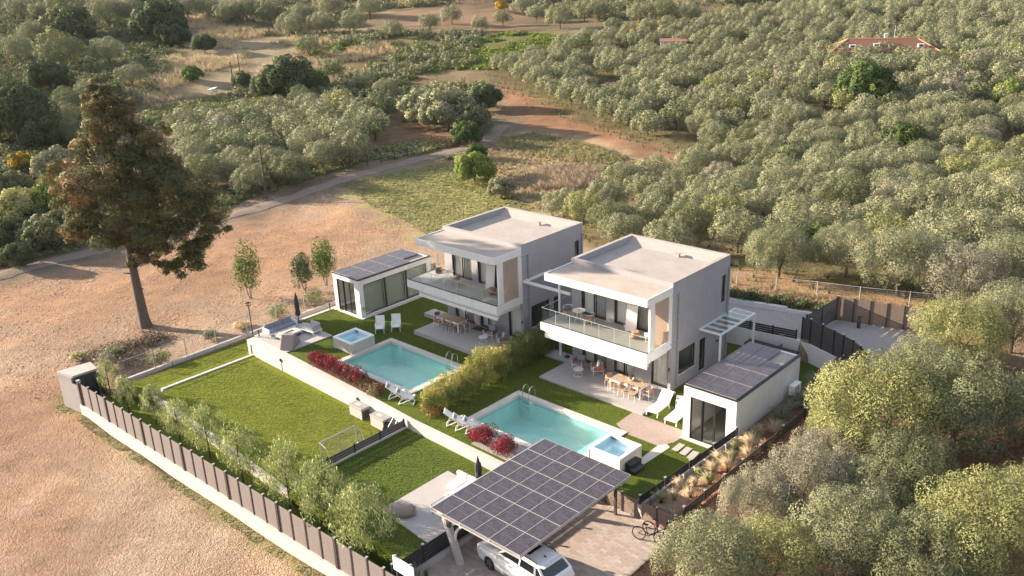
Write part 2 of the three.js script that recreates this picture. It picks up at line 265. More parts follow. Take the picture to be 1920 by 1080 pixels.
const PLOT = [[-31.2, -8.6], [-3.1, -8.8], [0.5, -9.0], [3.6, -9.4], [4.6, -9.25], [6.9, -8.35], [6.9, 4.35], [5.4, 10.8], [7.7, 10.85], [9.3, 24], [9.3, 40], [-0.4, 40], [-0.4, 22.35], [-30.9, 23.05]];
function axis(lo, fl, fh, hi, step, grow) {
  const a = []; for (let v = fl; v <= fh + 1e-6; v += step) a.push(v);
  for (let v = fl, s = step; v > lo;) { s = Math.min(s * grow, 40); v -= s; a.unshift(v); }
  for (let v = a.at(-1), s = step; v < hi;) { s = Math.min(s * grow, 40); v += s; a.push(v); }
  return a;
}
{
  const xs = axis(-900, -62, 14, 500, 0.6, 1.018), zs = axis(-900, -26, 34, 160, 0.6, 1.02), W = xs.length, H = zs.length;
  const pos = new Float32Array(W * H * 3), col = new Float32Array(W * H * 3), uv = new Float32Array(W * H * 2), idx = [];
  for (let j = 0; j < H; j++) for (let i = 0; i < W; i++) {
    const x = xs[i], z = zs[j], q = j * W + i; let y = ground(x, z);
    const d = edgeDist(PLOT, x, z); if (d > 0.15) y = Math.min(y, -3.4);
    else if (z > 23 && z < 34 && x < 0) y += (N2(x * 1.3, z * 1.3) + N2b(x * 2.6, z * 2.6)) * 0.02;
    pos.set([x, y, z], q * 3); col.set(soilColor(x, z), q * 3); uv.set([x, z], q * 2);
  }
  for (let j = 0; j + 1 < H; j++) for (let i = 0; i + 1 < W; i++) { const a = j * W + i; idx.push(a, a + W, a + 1, a + 1, a + W, a + W + 1); }
  const g = new THREE.BufferGeometry(); g.setAttribute('position', new THREE.BufferAttribute(pos, 3)); g.setAttribute('color', new THREE.BufferAttribute(col, 3)); g.setAttribute('uv', new THREE.BufferAttribute(uv, 2)); g.setIndex(idx); g.computeVertexNormals();
  struct('ground', g, M.terrain, 'bare reddish soil, dry grass and scrub around the villas, rising to hills');
}
{ // dirt road, a ribbon with two worn wheel tracks
  const c = new THREE.CatmullRomCurve3(ROAD.map(([x, z]) => V(x, 0, z))), n = 260, pos = [], uv = [], idx = [], offs = [-1.15, -0.8, -0.45, 0, 0.45, 0.8, 1.15], dy = [0.0, 0.05, 0.07, 0.1, 0.07, 0.05, 0.0];
  for (let i = 0; i <= n; i++) { const p = c.getPoint(i / n), t = c.getTangent(i / n), sx = -t.z, sz = t.x; offs.forEach((o, m) => { const w = o * (1 + 0.15 * N2(i * 0.1, m)), x = p.x + sx * w, z = p.z + sz * w; pos.push(x, ground(x, z) + 0.03 + dy[m], z); uv.push(o, i * 0.6); }); }
  const w = offs.length; for (let i = 0; i < n; i++) for (let m = 0; m + 1 < w; m++) { const a = i * w + m; idx.push(a, a + w, a + 1, a + 1, a + w, a + w + 1); }
  const g = new THREE.BufferGeometry(); g.setAttribute('position', new THREE.Float32BufferAttribute(pos, 3)); g.setAttribute('uv', new THREE.Float32BufferAttribute(uv, 2)); g.setIndex(idx); g.computeVertexNormals();
  if (g.attributes.normal.getY(10) < 0) { g.setIndex(idx.map((_, i) => idx[i - i % 3 + 2 - i % 3])); g.computeVertexNormals(); }
  struct('dirt_road', g, M.road, 'grey dirt track that crosses behind the bare field');
}
// ---------------------------------------------------------------- terraces, lawns, pools, retaining walls, fences
const B = -3.2;
const P1 = { x0: -20.25, z0: 5.3, x1: -12.4, z1: 10.45 }, P2 = { x0: -7.45, z0: 5.73, x1: 0.87, z1: 10.57 };
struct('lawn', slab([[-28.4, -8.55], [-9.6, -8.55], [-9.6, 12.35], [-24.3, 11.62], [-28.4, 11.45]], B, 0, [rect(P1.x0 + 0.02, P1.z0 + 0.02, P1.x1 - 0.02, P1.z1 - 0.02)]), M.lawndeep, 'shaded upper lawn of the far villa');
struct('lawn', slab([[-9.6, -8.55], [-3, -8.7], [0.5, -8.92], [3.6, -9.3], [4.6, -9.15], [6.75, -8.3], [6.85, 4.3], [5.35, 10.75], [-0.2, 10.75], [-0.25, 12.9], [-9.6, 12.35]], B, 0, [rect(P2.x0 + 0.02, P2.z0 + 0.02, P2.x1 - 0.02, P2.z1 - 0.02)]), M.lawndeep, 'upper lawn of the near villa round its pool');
struct('lawn', slab([[-28.2, 12.2], [-10.2, 12.75], [-10.2, 20.5], [-26.4, 19.9], [-27.7, 19.0]], B, -1), M.lawn, 'sunny lower lawn with the football goal');
struct('lawn', slab([[-31.2, -8.5], [-28.42, -8.5], [-28.3, 12.1], [-27.9, 19.3], [-27.0, 20.2], [-30.9, 21.5]], B, -1.12), M.lawn, 'narrow lawn strip along the wire fence');
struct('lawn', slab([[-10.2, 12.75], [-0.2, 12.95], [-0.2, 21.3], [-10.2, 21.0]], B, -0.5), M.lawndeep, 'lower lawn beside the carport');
struct('lawn', slab([[-30.9, 21.5], [-26.9, 20.12], [-12, 20.7], [-10.25, 21.0], [-0.2, 21.3], [-0.2, 22.4], [-30.8, 23.1]], B, -1.5), M.lawn, 'grass strip under the row of slender trees');
// pools
function pool(P, label) {
  const t = thing('swimming_pool', label, 'pool', [0, 0, 0]), w = 0.42, e = 0.03;
  const { x0, z0, x1, z1 } = P;
  part(t, 'coping', slab(rect(x0, z0, x1, z1), -0.12, 0.05, [rect(x0 + w, z0 + w, x1 - w, z1 - w)]), M.coping);
  const a0 = x0 + w - e, a1 = x1 - w + e, b0 = z0 + w - e, b1 = z1 - w + e;
  part(t, 'basin', join(box(a0, -1.6, b0, a1, -1.5, b1), box(a0 - 0.2, -1.6, b0, a0, -0.12, b1), box(a1, -1.6, b0, a1 + 0.2, -0.12, b1), box(a0 - 0.2, -1.6, b0 - 0.2, a1 + 0.2, -0.12, b0), box(a0 - 0.2, -1.6, b1, a1 + 0.2, -0.12, b1 + 0.2), box(a1 - 1.1, -1.5, b0 + 0.001, a1 - 0.001, -0.55, b1 - 0.001), box(a1 - 1.6, -1.5, b0 + 0.002, a1 - 1.1, -1.0, b1 - 0.002)), M.pool);
  const g = new THREE.PlaneGeometry(a1 - a0 - 0.03, b1 - b0 - 0.03, 1, 1); g.rotateX(-Math.PI / 2); const uv = g.attributes.uv; for (let i = 0; i < uv.count; i++) uv.setXY(i, uv.getX(i) * (a1 - a0), uv.getY(i) * (b1 - b0));
  part(t, 'waterline', slab(rect(a0 + 0.0, b0 + 0.0, a1 - 0.0, b1 - 0.0), -0.3, -0.122, [rect(a0 + 0.012, b0 + 0.012, a1 - 0.012, b1 - 0.012)]), M.waterline);
  part(t, 'skimmer', box(a0 + 0.8, -0.28, b0 + 0.011, a0 + 1.15, -0.14, b0 + 0.025), M.whitemetal); part(t, 'drain', cyl(0.12, 0.12, 0.02, 12), M.galv, [(a0 + a1) / 2, -1.5, (b0 + b1) / 2]);
  part(t, 'water', g, M.water, [(a0 + a1) / 2, -0.17, (b0 + b1) / 2]);
  return t;
}
pool(P1, 'pale rimmed turquoise pool behind the long row of red shrubs');
pool(P2, 'pale rimmed turquoise pool between the carport and the near villa');
function ladder(x, z, label) {
  const t = thing('pool_ladder', label, 'pool ladder', [x, 0.05, z]);
  for (const s of [0, 0.52]) part(t, 'rail', new THREE.TubeGeometry(new THREE.CatmullRomCurve3([V(s, 0, -0.32), V(s, 0.55, -0.3), V(s, 0.78, -0.05), V(s, 0.6, 0.2), V(s, 0, 0.27), V(s, -1, 0.27)]), 20, 0.024, 6), M.steel);
  for (const y of [-0.35, -0.65]) part(t, 'step', box(0.02, y, 0.21, 0.5, y + 0.03, 0.33), M.steel);
}
ladder(-13.9, P1.z0 + 0.3, 'curved steel ladder at the back edge of the far pool');
ladder(-6.6, P2.z0 + 0.3, 'curved steel ladder at the back corner of the near pool');
// hot tubs
function tub(x0, z0, x1, z1, label, body) {
  const t = thing('hot_tub', label, 'hot tub', [(x0 + x1) / 2, 0, (z0 + z1) / 2]), a = (x1 - x0) / 2, b = (z1 - z0) / 2;
  part(t, 'cabinet', slab(rect(-a, -b, a, b), 0, 0.74, [rect(-a + 0.06, -b + 0.06, a - 0.06, b - 0.06)]), body);
  part(t, 'rim', slab(rect(-a - 0.02, -b - 0.02, a + 0.02, b + 0.02), 0.74, 0.83, [rect(-a + 0.17, -b + 0.17, a - 0.17, b - 0.17)]), M.whitemetal);
  const i = 0.165;
  part(t, 'shell', join(box(-a + i, 0.1, -b + i, a - i, 0.16, b - i), box(-a + i, 0.16, -b + i, -a + i + 0.35, 0.52, b - i), box(a - i - 0.35, 0.16, -b + i, a - i, 0.42, b - i), box(-a + i + 0.35, 0.16, -b + i, a - i - 0.35, 0.46, -b + i + 0.4), box(-a + 0.07, 0.1, -b + 0.07, -a + i, 0.738, b - 0.07), box(a - i, 0.1, -b + 0.07, a - 0.07, 0.738, b - 0.07), box(-a + i, 0.1, -b + 0.07, a - i, 0.738, -b + i), box(-a + i, 0.1, b - i, a - i, 0.738, b - 0.07)), M.tubshell);
  const g = new THREE.PlaneGeometry(2 * (a - i), 2 * (b - i)); g.rotateX(-Math.PI / 2); part(t, 'water', g, M.tubwater, [0, 0.68, 0]);
  part(t, 'headrest', rbox(0.3, 0.06, 0.12), M.dark, [-a + 0.4, 0.72, -b + 0.24]);
  part(t, 'drain_cover', cyl(0.07, 0.07, 0.02, 12), M.dark, [0.1, 0.16, 0.1]);
  for (const [px, pz] of [[-a, -b], [a, -b], [a, b], [-a, b]]) part(t, 'corner_trim', box(px - 0.025, 0, pz - 0.025, px + 0.025, 0.738, pz + 0.025), body);
  return t;
}
tub(-22.3, 6.85, -20.25, 8.87, 'square grey hot tub in front of the two white garden chairs', M.concrete);
tub(1.0, 7.5, 3.03, 9.45, 'square pale hot tub at the corner of the near pool', M.whitewash);
{ const t = thing('tub_step', 'black step box against the near hot tub', 'step', [3.28, 0, 8.55]); part(t, 'tread', rbox(0.42, 0.06, 0.95, 0.02), M.black, [0, 0.4, 0]); part(t, 'riser', box(-0.19, 0, -0.45, 0.19, 0.37, 0.45), M.black); part(t, 'lower_tread', rbox(0.35, 0.06, 0.95, 0.02), M.dark, [0.32, 0.18, 0.1]); part(t, 'lower_riser', box(0.2, 0, -0.3, 0.46, 0.15, 0.5), M.black); }
// gravel, stepping stones, decks
struct('gravel_patch', slab([[0.87, 5.85], [-0.2, 5.3], [-0.28, 3.57], [3.55, 3.57], [3.55, 4.3], [3.5, 5.0], [3.0, 5.85]], -0.2, 0.012), M.gravel, 'pinkish gravel patch beside the near patio');
struct('path', slab([[3.0, 5.85], [3.3, 5.4], [3.62, 5.6], [3.5, 8.1], [3.06, 8.1]], -0.2, 0.02), M.coping, 'narrow stone path from the gravel to the hot tub');
{ const g = slab([[-0.18, -0.42], [0.2, -0.4], [0.17, 0.42], [-0.2, 0.4]], -0.1, 0.03); [[3.98, 5.3, 0.06], [4.5, 5.38, 0.1], [5.02, 5.5, 0.14]].forEach(([x, z, r], i) => { const m = tag(part(scene, numbered('stepping_stone'), g, M.stone, [x, 0, z], r), ['grey stepping stone nearest the gravel patch', 'middle grey stepping stone before the glass doors', 'grey stepping stone nearest the low dark fence'][i], 'stepping stone', 'stepping stones in the lawn'); m.userData.group = 'stepping stones in the lawn'; }); }
struct('deck', slab([[-28.4, 7.5], [-24.05, 7.72], [-24.2, 11.62], [-28.4, 11.42]], -0.5, 0.06), M.floor, 'grey tiled lounge terrace at the corner of the upper lawn');
struct('path', box(-28.75, -1.2, -2.6, -28.42, 0.04, 11.4), M.conclight, 'pale concrete edge strip behind the sofa');
struct('patio', slab([[-4.72, 14.5], [-0.76, 14.6], [-0.76, 19.5], [-4.7, 19.15]], -1, -0.44), M.floor, 'pale tiled terrace beside the carport');
// retaining walls
{ const t = thing('retaining_wall', 'long pale concrete wall between the upper lawns and the lower lawns', 'wall');
  part(t, 'wall_body', slab([[-28.45, 11.45], [-24.3, 11.62], [-13.9, 12.1], [-9.6, 12.4], [-1.75, 12.55], [-1.75, 12.98], [-10, 12.72], [-28.45, 12.12]], -2, 0.07), M.conclight);
  part(t, 'drain_slot', box(-28.0, -0.95, 12.1, -27.9, -0.2, 12.17), M.dark);
  for (const x of [-23.9, -14.95]) { const z = lerp(12.12, 12.72, (x + 28.45) / 18.4); part(t, 'wall_light', rbox(0.14, 0.22, 0.1, 0.02), M.dark, [x, -0.2, z + 0.05]); part(t, 'cable_duct', box(x - 0.03, -1, z, x + 0.03, -0.32, z + 0.03), M.galv); } }
{ const t = thing('retaining_wall', 'low white wall behind the row of slender trees', 'wall'); part(t, 'wall_body', slab([[-27.1, 19.85], [-20, 20.1], [-12.2, 20.55], [-10.25, 20.75], [-10.25, 21.0], [-12.2, 20.82], [-20, 20.37], [-27.2, 20.13]], -2, -0.95), M.conclight); }
{ const t = thing('lawn_kerb', 'thin white kerb between the sunny lawn and the narrow lawn strip', 'kerb'); part(t, 'kerb_stone', slab([[-27.95, 12.15], [-27.75, 12.15], [-27.75, 19.2], [-27.95, 19.2]], -2, -0.93), M.white); }
{ const t = thing('lawn_kerb', 'white kerb under the low black slat fence between the two lower lawns', 'kerb'); part(t, 'kerb_stone', box(-10.3, -2, 12.76, -10.08, -0.42, 20.7), M.conclight); }
// fences made of posts, bays and caps
function fence(name, label, path, { h, step, mk, postW = 0.09, postMat = M.post, cap = M.galv, thick = 0, sink = 0 }) {
  const t = thing(name, label, 'fence', [0, 0, 0]), pg = box(-postW / 2, -sink, -postW / 2, postW / 2, h + 0.05, postW / 2), cg = box(-postW / 2 - 0.015, h + 0.05, -postW / 2 - 0.015, postW / 2 + 0.015, h + 0.09, postW / 2 + 0.015), fat = thick && box(-0.09, -sink, -0.07, 0.09, h + 0.05, 0.07);
  let count = 0;
  for (let i = 0; i + 1 < path.length; i++) {
    const [ax, az, ay] = path[i], [bx, bz, by] = path[i + 1], L = Math.hypot(bx - ax, bz - az), n = Math.max(1, Math.round(L / step)), ry = Math.atan2(-(bz - az), bx - ax);
    for (let q = 0; q <= n; q++) {
      const u = q / n, x = lerp(ax, bx, u), z = lerp(az, bz, u), y = lerp(ay, by, u);
      if (q < n || i === path.length - 2) { part(t, 'post', thick && count++ % thick === thick - 1 ? fat : pg, postMat, [x, y, z], ry); if (cap) part(t, 'post_cap', cg, cap, [x, y, z], ry); }
      if (q < n) mk(t, [lerp(ax, bx, (q + 0.5) / n), y + (by - ay) / n / 2, lerp(az, bz, (q + 0.5) / n)], L / n - postW, ry, Math.atan2((by - ay) / n, L / n));
    }
  }
  return t;
}
const cache = {};
const keep = (key, f) => cache[key] ?? (cache[key] = f());
const boards = (h, n, m) => (t, p, L, ry, slope) => { // a bay of n close boards
  const g = keep(`b${h}_${n}`, () => join(...Array.from({ length: n }, (_, i) => box(-0.5, i * h / n + 0.006, -0.012 - (i % 2) * 0.002, 0.5, (i + 1) * h / n - 0.006, 0.012 + (i % 2) * 0.002))));
  const o = part(t, 'panel', g, m, p, ry); o.scale.x = L; o.rotation.order = 'YXZ'; o.rotation.z = slope;
};
const slats = (h, n, m, gap = 0.03) => (t, p, L, ry, slope) => { // a bay of n separate slats
  const s = h / n, g = keep(`s${h}_${n}`, () => box(-0.5, gap / 2, -0.014, 0.5, s - gap / 2, 0.014));
  for (let i = 0; i < n; i++) { const o = part(t, 'slat', g, m, [p[0], p[1] + i * s, p[2]], ry); o.scale.x = L; o.rotation.order = 'YXZ'; o.rotation.z = slope; }
};
const zF = (x) => 23.07 - 0.022 * (x + 23.1);
{ const t = thing('fence_footing', 'pale concrete footing under the long taupe fence along the field', 'wall'); part(t, 'wall_body', slab([[-31.1, zF(-31.1) - 0.12], [3.4, zF(3.4) - 0.12], [3.4, zF(3.4) + 0.17], [-12, zF(-12) + 0.17], [-31.1, zF(-31.1) + 0.17]], -3.4, -1.48), M.conclight); }
fence('boundary_fence', 'long taupe board fence with dark posts along the bare field', [[-30.7, zF(-30.7), -1.48], [3.2, zF(3.2), -1.48]], { h: 1.66, step: 1.17, mk: boards(1.62, 8, M.taupe), thick: 4 });
// the concrete housing at the corner of the field
{ const t = thing('bin_store', 'small concrete shelter with dark doors at the field end of the long fence', 'shelter', [-32.35, 0, 22.35]);
  part(t, 'roof', slab([[-1.25, 1.25], [-1.0, -0.95], [0.45, -0.8], [0.4, 0.85]], 0.16, 0.3), M.stone);
  part(t, 'wall', join(slab([[-1.22, 1.22], [-0.97, -0.92], [-0.85, -0.9], [-1.08, 1.08]], -3.2, 0.157), slab([[-1.22, 1.22], [1.6, 0.9], [1.6, 0.78], [-1.06, 1.06]], -3.2, -0.2), slab([[-1.22, 1.22], [0.35, 0.96], [0.35, 0.84], [-1.06, 1.06]], -0.2, 0.157), slab([[-0.97, -0.92], [0.42, -0.78], [0.42, -0.68], [-0.9, -0.82]], -3.2, 0.157)), M.greywall);
  part(t, 'jamb', box(0.36, -1.5, 0.7, 0.48, 0.157, 0.84), M.post);
  part(t, 'door', box(0.33, -1.45, 0.05, 0.37, 0.12, 0.68), M.dark); part(t, 'door', box(0.33, -1.45, -0.62, 0.37, 0.12, 0.03), M.dark);
  part(t, 'side_wall', box(0.5, -1.5, -0.82, 1.35, 0.05, -0.72), M.dark); }
{ const t = thing('gate_post', 'thick dark corner post where the long taupe fence meets the concrete shelter', 'post', [-30.95, -1.48, 23.24]); part(t, 'shaft', box(-0.12, 0, -0.1, 0.12, 1.78, 0.1), M.post); part(t, 'post_cap', box(-0.13, 1.78, -0.11, 0.13, 1.81, 0.11), M.galv); }
fence('slat_fence', 'low black slat fence between the sunny lawn and the carport lawn', [[-10.2, 12.85, -0.42], [-10.2, 20.2, -0.42]], { h: 0.5, step: 1.8, mk: slats(0.48, 3, M.fencedark, 0.02), postMat: M.black, cap: null });
{ const t = thing('retaining_wall', 'low grey concrete wall under the fence beside the white car', 'wall'); part(t, 'wall_body', slab([[-0.32, 12.6], [-0.05, 12.6], [0.05, 22.35], [-0.32, 22.35]], -3, -0.72), M.concrete); }
fence('slat_fence', 'black slat fence between the carport and its terrace', [[-0.18, 13, -0.72], [-0.16, 22.2, -0.72]], { h: 0.95, step: 1.75, mk: slats(0.93, 6, M.black, 0.02), postMat: M.black, cap: M.galv });
{ const t = thing('retaining_wall', 'low concrete base of the fence behind the bicycles', 'wall'); part(t, 'wall_body', box(-0.2, -3, 10.76, 7.1, -0.98, 10.94), M.concrete); }
fence('board_fence', 'brown board fence with dark posts behind the bicycles', [[-0.1, 10.86, -1], [3.2, 10.88, -1], [7.4, 10.92, -1]], { h: 1.08, step: 1.0, mk: boards(1.06, 6, M.fencebrown), cap: M.galv });
{ const t = thing('bed_edging', 'pale kerb stones under the low dark fence beside the stepping stones', 'kerb'); const pts = [[5.36, 10.95, -0.12], [6.13, 7.65, 0.6], [6.9, 4.35, 1.32]]; for (let i = 0; i < 9; i++) { const q = (u) => { const v = u * 2, j = Math.min(1, Math.floor(v)), f = v - j; return pts[j].map((a, c) => lerp(a, pts[j + 1][c], f)); }, a = q(i / 9 + 0.006), b = q((i + 1) / 9 - 0.006); part(t, 'kerb_stone', beam([a[0], a[2] - 0.68, a[1]], [b[0], b[2] - 0.68, b[1]], 0.18, 1.4), M.conclight); } }
fence('slat_fence', 'low dark slat fence running from the bicycles up to the near garden house', [[5.36, 10.95, -0.08], [6.13, 7.65, 0.64], [6.9, 4.35, 1.36]], { h: 0.46, step: 1.5, mk: slats(0.44, 3, M.black, 0.02), postMat: M.black });
fence('slat_fence', 'weathered dark slat fence on the far side of the ornamental grass bed', [[7.9, 11.0, 0.35], [8.3, 8, 0.8], [8.6, 5, 1.2], [8.85, 0.5, 1.5], [9.0, -4, 1.5]], { h: 0.5, step: 1.9, mk: slats(0.48, 3, M.slatweathered, 0.02), postMat: M.post });
{ // back yard: curved retaining wall, the gravel drive above it, its fences and gate
  const curve = [[-3, -8.75], [0.5, -8.95], [3.6, -9.35], [4.6, -9.2], [6.5, -8.45], [8.0, -7.7], [9.4, -6.5]];
  const t = thing('retaining_wall', 'curved white wall behind the near garden house under the tall dark fence', 'wall');
  part(t, 'wall_body', slab([...curve.map(([x, z]) => [x, z + 0.12]), ...curve.slice().reverse().map(([x, z]) => [x - 0.05, z - 0.14])], -0.5, 1.28), M.white);
  struct('gravel_drive', slab([[-4, -8.9], [0.5, -9.05], [3.6, -9.5], [4.7, -9.32], [6.6, -8.55], [9.4, -6.8], [11, -8], [11, -15.7], [4.2, -14.3], [-4, -12.3]], -0.6, 1.26), M.gravelgrey, 'pale gravel drive behind the villas');
  const w = thing('drive_wall', 'low white wall along the back edge of the gravel drive', 'wall'); part(w, 'wall_body', slab([[-4, -12.2], [0.9, -13.25], [0.9, -13.6], [-4, -12.5]], 0.5, 1.62), M.white); part(w, 'wall_body', slab([[0.9, -13.25], [3.9, -13.95], [3.9, -14.25], [0.9, -13.55]], 0.5, 1.48), M.white);
  fence('slat_fence', 'low black slat fence on the wall behind the white pergola', [[-3, -8.75, 1.28], [0.5, -8.95, 1.28], [3.6, -9.35, 1.28]], { h: 0.62, step: 1.75, mk: slats(0.6, 4, M.black, 0.03), postMat: M.black, cap: null });
  fence('board_fence', 'tall dark curved board fence on the white wall below the drive', [[4.0, -9.3, 1.28], [4.6, -9.2, 1.28], [6.5, -8.45, 1.28], [8.0, -7.7, 1.28], [9.4, -6.5, 1.28]], { h: 1.66, step: 0.95, mk: boards(1.64, 8, M.fencedark), postMat: M.black });
  fence('board_fence', 'brown board fence in evening sun at the back of the gravel drive', [[4.25, -14.1, 1.26], [11.5, -15.75, 1.26]], { h: 1.7, step: 1.07, mk: boards(1.68, 8, M.fencebrown), postMat: M.post });
  const gt = fence('driveway_gate', 'dark slatted gate between the two tall fences of the gravel drive', [[4.05, -9.75, 1.3], [4.25, -13.95, 1.3]], { h: 1.66, step: 2.1, mk: slats(1.64, 9, M.fencedark, 0.035), postMat: M.black, cap: null });
  gt.userData.category = 'gate'; part(gt, 'letter_plate', box(4.02, 2.55, -10.75, 4.06, 2.75, -10.45), M.whitemetal);
  const b = thing('bollard', 'short dark bollard on the gravel drive', 'bollard', [6.0, 1.26, -13.6]); part(b, 'shaft', box(-0.09, 0, -0.09, 0.09, 0.75, 0.09), M.dark); part(b, 'head', box(-0.1, 0.75, -0.1, 0.1, 0.82, 0.1), M.black);
  const s = thing('storage_box', 'long dark grey storage box behind the near garden house', 'storage box', [2.6, 0, -7.9]); part(s, 'body', rbox(3.4, 0.85, 0.8, 0.03), M.dark, [0, 0.43, 0]); part(s, 'lid', rbox(3.5, 0.1, 0.88, 0.03), M.frame, [0, 0.9, 0]);
}
// wire fences
function wireFence(label, pts, h, step, railMat = M.galv) {
  const t = thing('wire_fence', label, 'fence'), path = [];
  for (let i = 0; i + 1 < pts.length; i++) { const n = Math.max(1, Math.round(Math.hypot(pts[i + 1][0] - pts[i][0], pts[i + 1][1] - pts[i][1]) / step)); for (let q = 0; q < n; q++) path.push([lerp(pts[i][0], pts[i + 1][0], q / n), lerp(pts[i][1], pts[i + 1][1], q / n), lerp(pts[i][2], pts[i + 1][2], q / n)]); }
  path.push(pts.at(-1)); const pg = cyl(0.04, 0.04, h + 0.45, 8); pg.translate(0, -0.4, 0);
  const wires = [];
  path.forEach(([x, z, y], i) => {
    part(t, 'post', pg, M.galv, [x, y, z]);
    if (i) { const [ax, az, ay] = path[i - 1]; part(t, 'top_rail', bar([ax, ay + h, az], [x, y + h, z], 0.022, 5), railMat); for (let w = 0; w < 8; w++) wires.push(bar([ax, ay + 0.08 + w * h / 8.5, az], [x, y + 0.08 + w * h / 8.5, z], 0.006, 3)); for (let u = 0.5; u < 10; u++) wires.push(bar([lerp(ax, x, u / 10), lerp(ay, y, u / 10) + 0.05, lerp(az, z, u / 10)], [lerp(ax, x, u / 10), lerp(ay, y, u / 10) + h, lerp(az, z, u / 10)], 0.005, 3)); }
  });
  const m = part(t, 'wire_mesh', join(wires), M.galv); m.userData.kind = 'stuff'; return t;
}
wireFence('grey wire mesh fence along the narrow lawn below the big pine', [[-31.4, 20.3, -1.15], [-31.6, 12.9, -1.1], [-31.6, 7.6, -1.0], [-31.4, 2.4, -0.8], [-31, -3.5, -0.6], [-29.6, -7, -0.3]], 1.55, 2.6);
wireFence('grey wire mesh fence behind the villas before the olive grove', [[-29.6, -8, -0.2], [-24, -11, 0.3], [-12, -13.6, 1.0], [-4, -15.2, 1.4], [4.5, -17.3, 1.5], [14, -19.5, 1.9]], 1.25, 3);
{ const t = thing('fence_kerb', 'rough pale kerb under the wire fence beside the narrow lawn', 'kerb'); const z = [20.6, 16.6, 13.2, 10.4, 6, 1, -4]; for (let i = 0; i + 1 < z.length; i++) part(t, 'kerb_stone', beam([-31.45, -1.12 + i * 0.05, z[i] - 0.02], [-31.45, -1.07 + i * 0.05, z[i + 1] + 0.02], 0.2, 0.3), M.concrete); }
// paved drive: pavers in running bond
{
  struct('driveway', slab([[-0.2, 10.95], [7.6, 10.98], [9.4, 24], [9.4, 40], [-0.2, 40]], B, -1.035), M.concrete, 'paved parking area under and beside the carport');
  const g = box(-0.196, -0.035, -0.096, 0.196, 0.03, 0.096), R = rng(5), mats = [], c = new THREE.Color(), cols = [];
  for (let z = 11.05, r = 0; z < 27; z += 0.2, r++) for (let x = 0.05 + (r % 2) * 0.2; x < 8.8; x += 0.4) { if (x > 7.3 + Math.max(0, z - 11) * 0.11) continue; mats.push([x, z]); const v = 0.85 + R() * 0.3; cols.push([v, v * (0.96 + R() * 0.05), v * (0.93 + R() * 0.06)]); }
  const im = new THREE.InstancedMesh(g, mat([0.46, 0.38, 0.33], 0.9, { map: per(tFine, 0.9) }), mats.length), m4 = new THREE.Matrix4();
  mats.forEach(([x, z], i) => { m4.makeTranslation(x, -1.03 + (i * 7 % 5) * 0.001, z); im.setMatrixAt(i, m4); im.setColorAt(i, c.setRGB(...cols[i])); });
  im.name = 'paving'; im.userData = { kind: 'stuff', label: 'beige paving blocks of the parking area' }; im.receiveShadow = true; scene.add(im);
}
// ---------------------------------------------------------------- villas, garden houses, pergolas, carport
function doorPane(t, x0, x1, y0, y1, z, split, cur, inset = 0.1) { // sliding door in a wall along x
  const d = new THREE.Group(); d.name = 'sliding_door'; t.add(d); const f = 0.055, zc = z - inset;
  const xs = split ? [x0, (x0 + x1) / 2, x1] : [x0, x1];
  part(d, 'frame', join(box(x0, y1 - f, zc - 0.05, x1, y1, zc + 0.05), box(x0, y0, zc - 0.05, x1, y0 + 0.04, zc + 0.05), ...xs.map((x, i) => { const o = i === 0 ? 0 : i === xs.length - 1 ? -f : -f / 2; return box(x + o, y0 + 0.04, zc - 0.05, x + o + f, y1 - f, zc + 0.05); })), M.frame);
  for (let i = 0; i + 1 < xs.length; i++) { const g = box(xs[i] + 0.03, y0 + 0.04, -0.004, xs[i + 1] - 0.03, y1 - f + 0.002, 0.004); part(d, 'pane', g, M.glass, [0, 0, zc + (i ? 0.018 : -0.018)]); }
  cur.forEach((c, i) => { if (!c || i + 1 >= xs.length) return; const w = xs[i + 1] - xs[i] - 0.05, g = new THREE.PlaneGeometry(w, y1 - y0 - 0.1, 60, 1), p = g.attributes.position; for (let v = 0; v < p.count; v++) p.setZ(v, Math.sin(p.getX(v) * 42 + i) * 0.035 + Math.sin(p.getX(v) * 17) * 0.02); g.computeVertexNormals(); part(d, 'curtain', g, c, [(xs[i] + xs[i + 1]) / 2, (y0 + y1) / 2, zc - 0.2]); });
  return d;
}
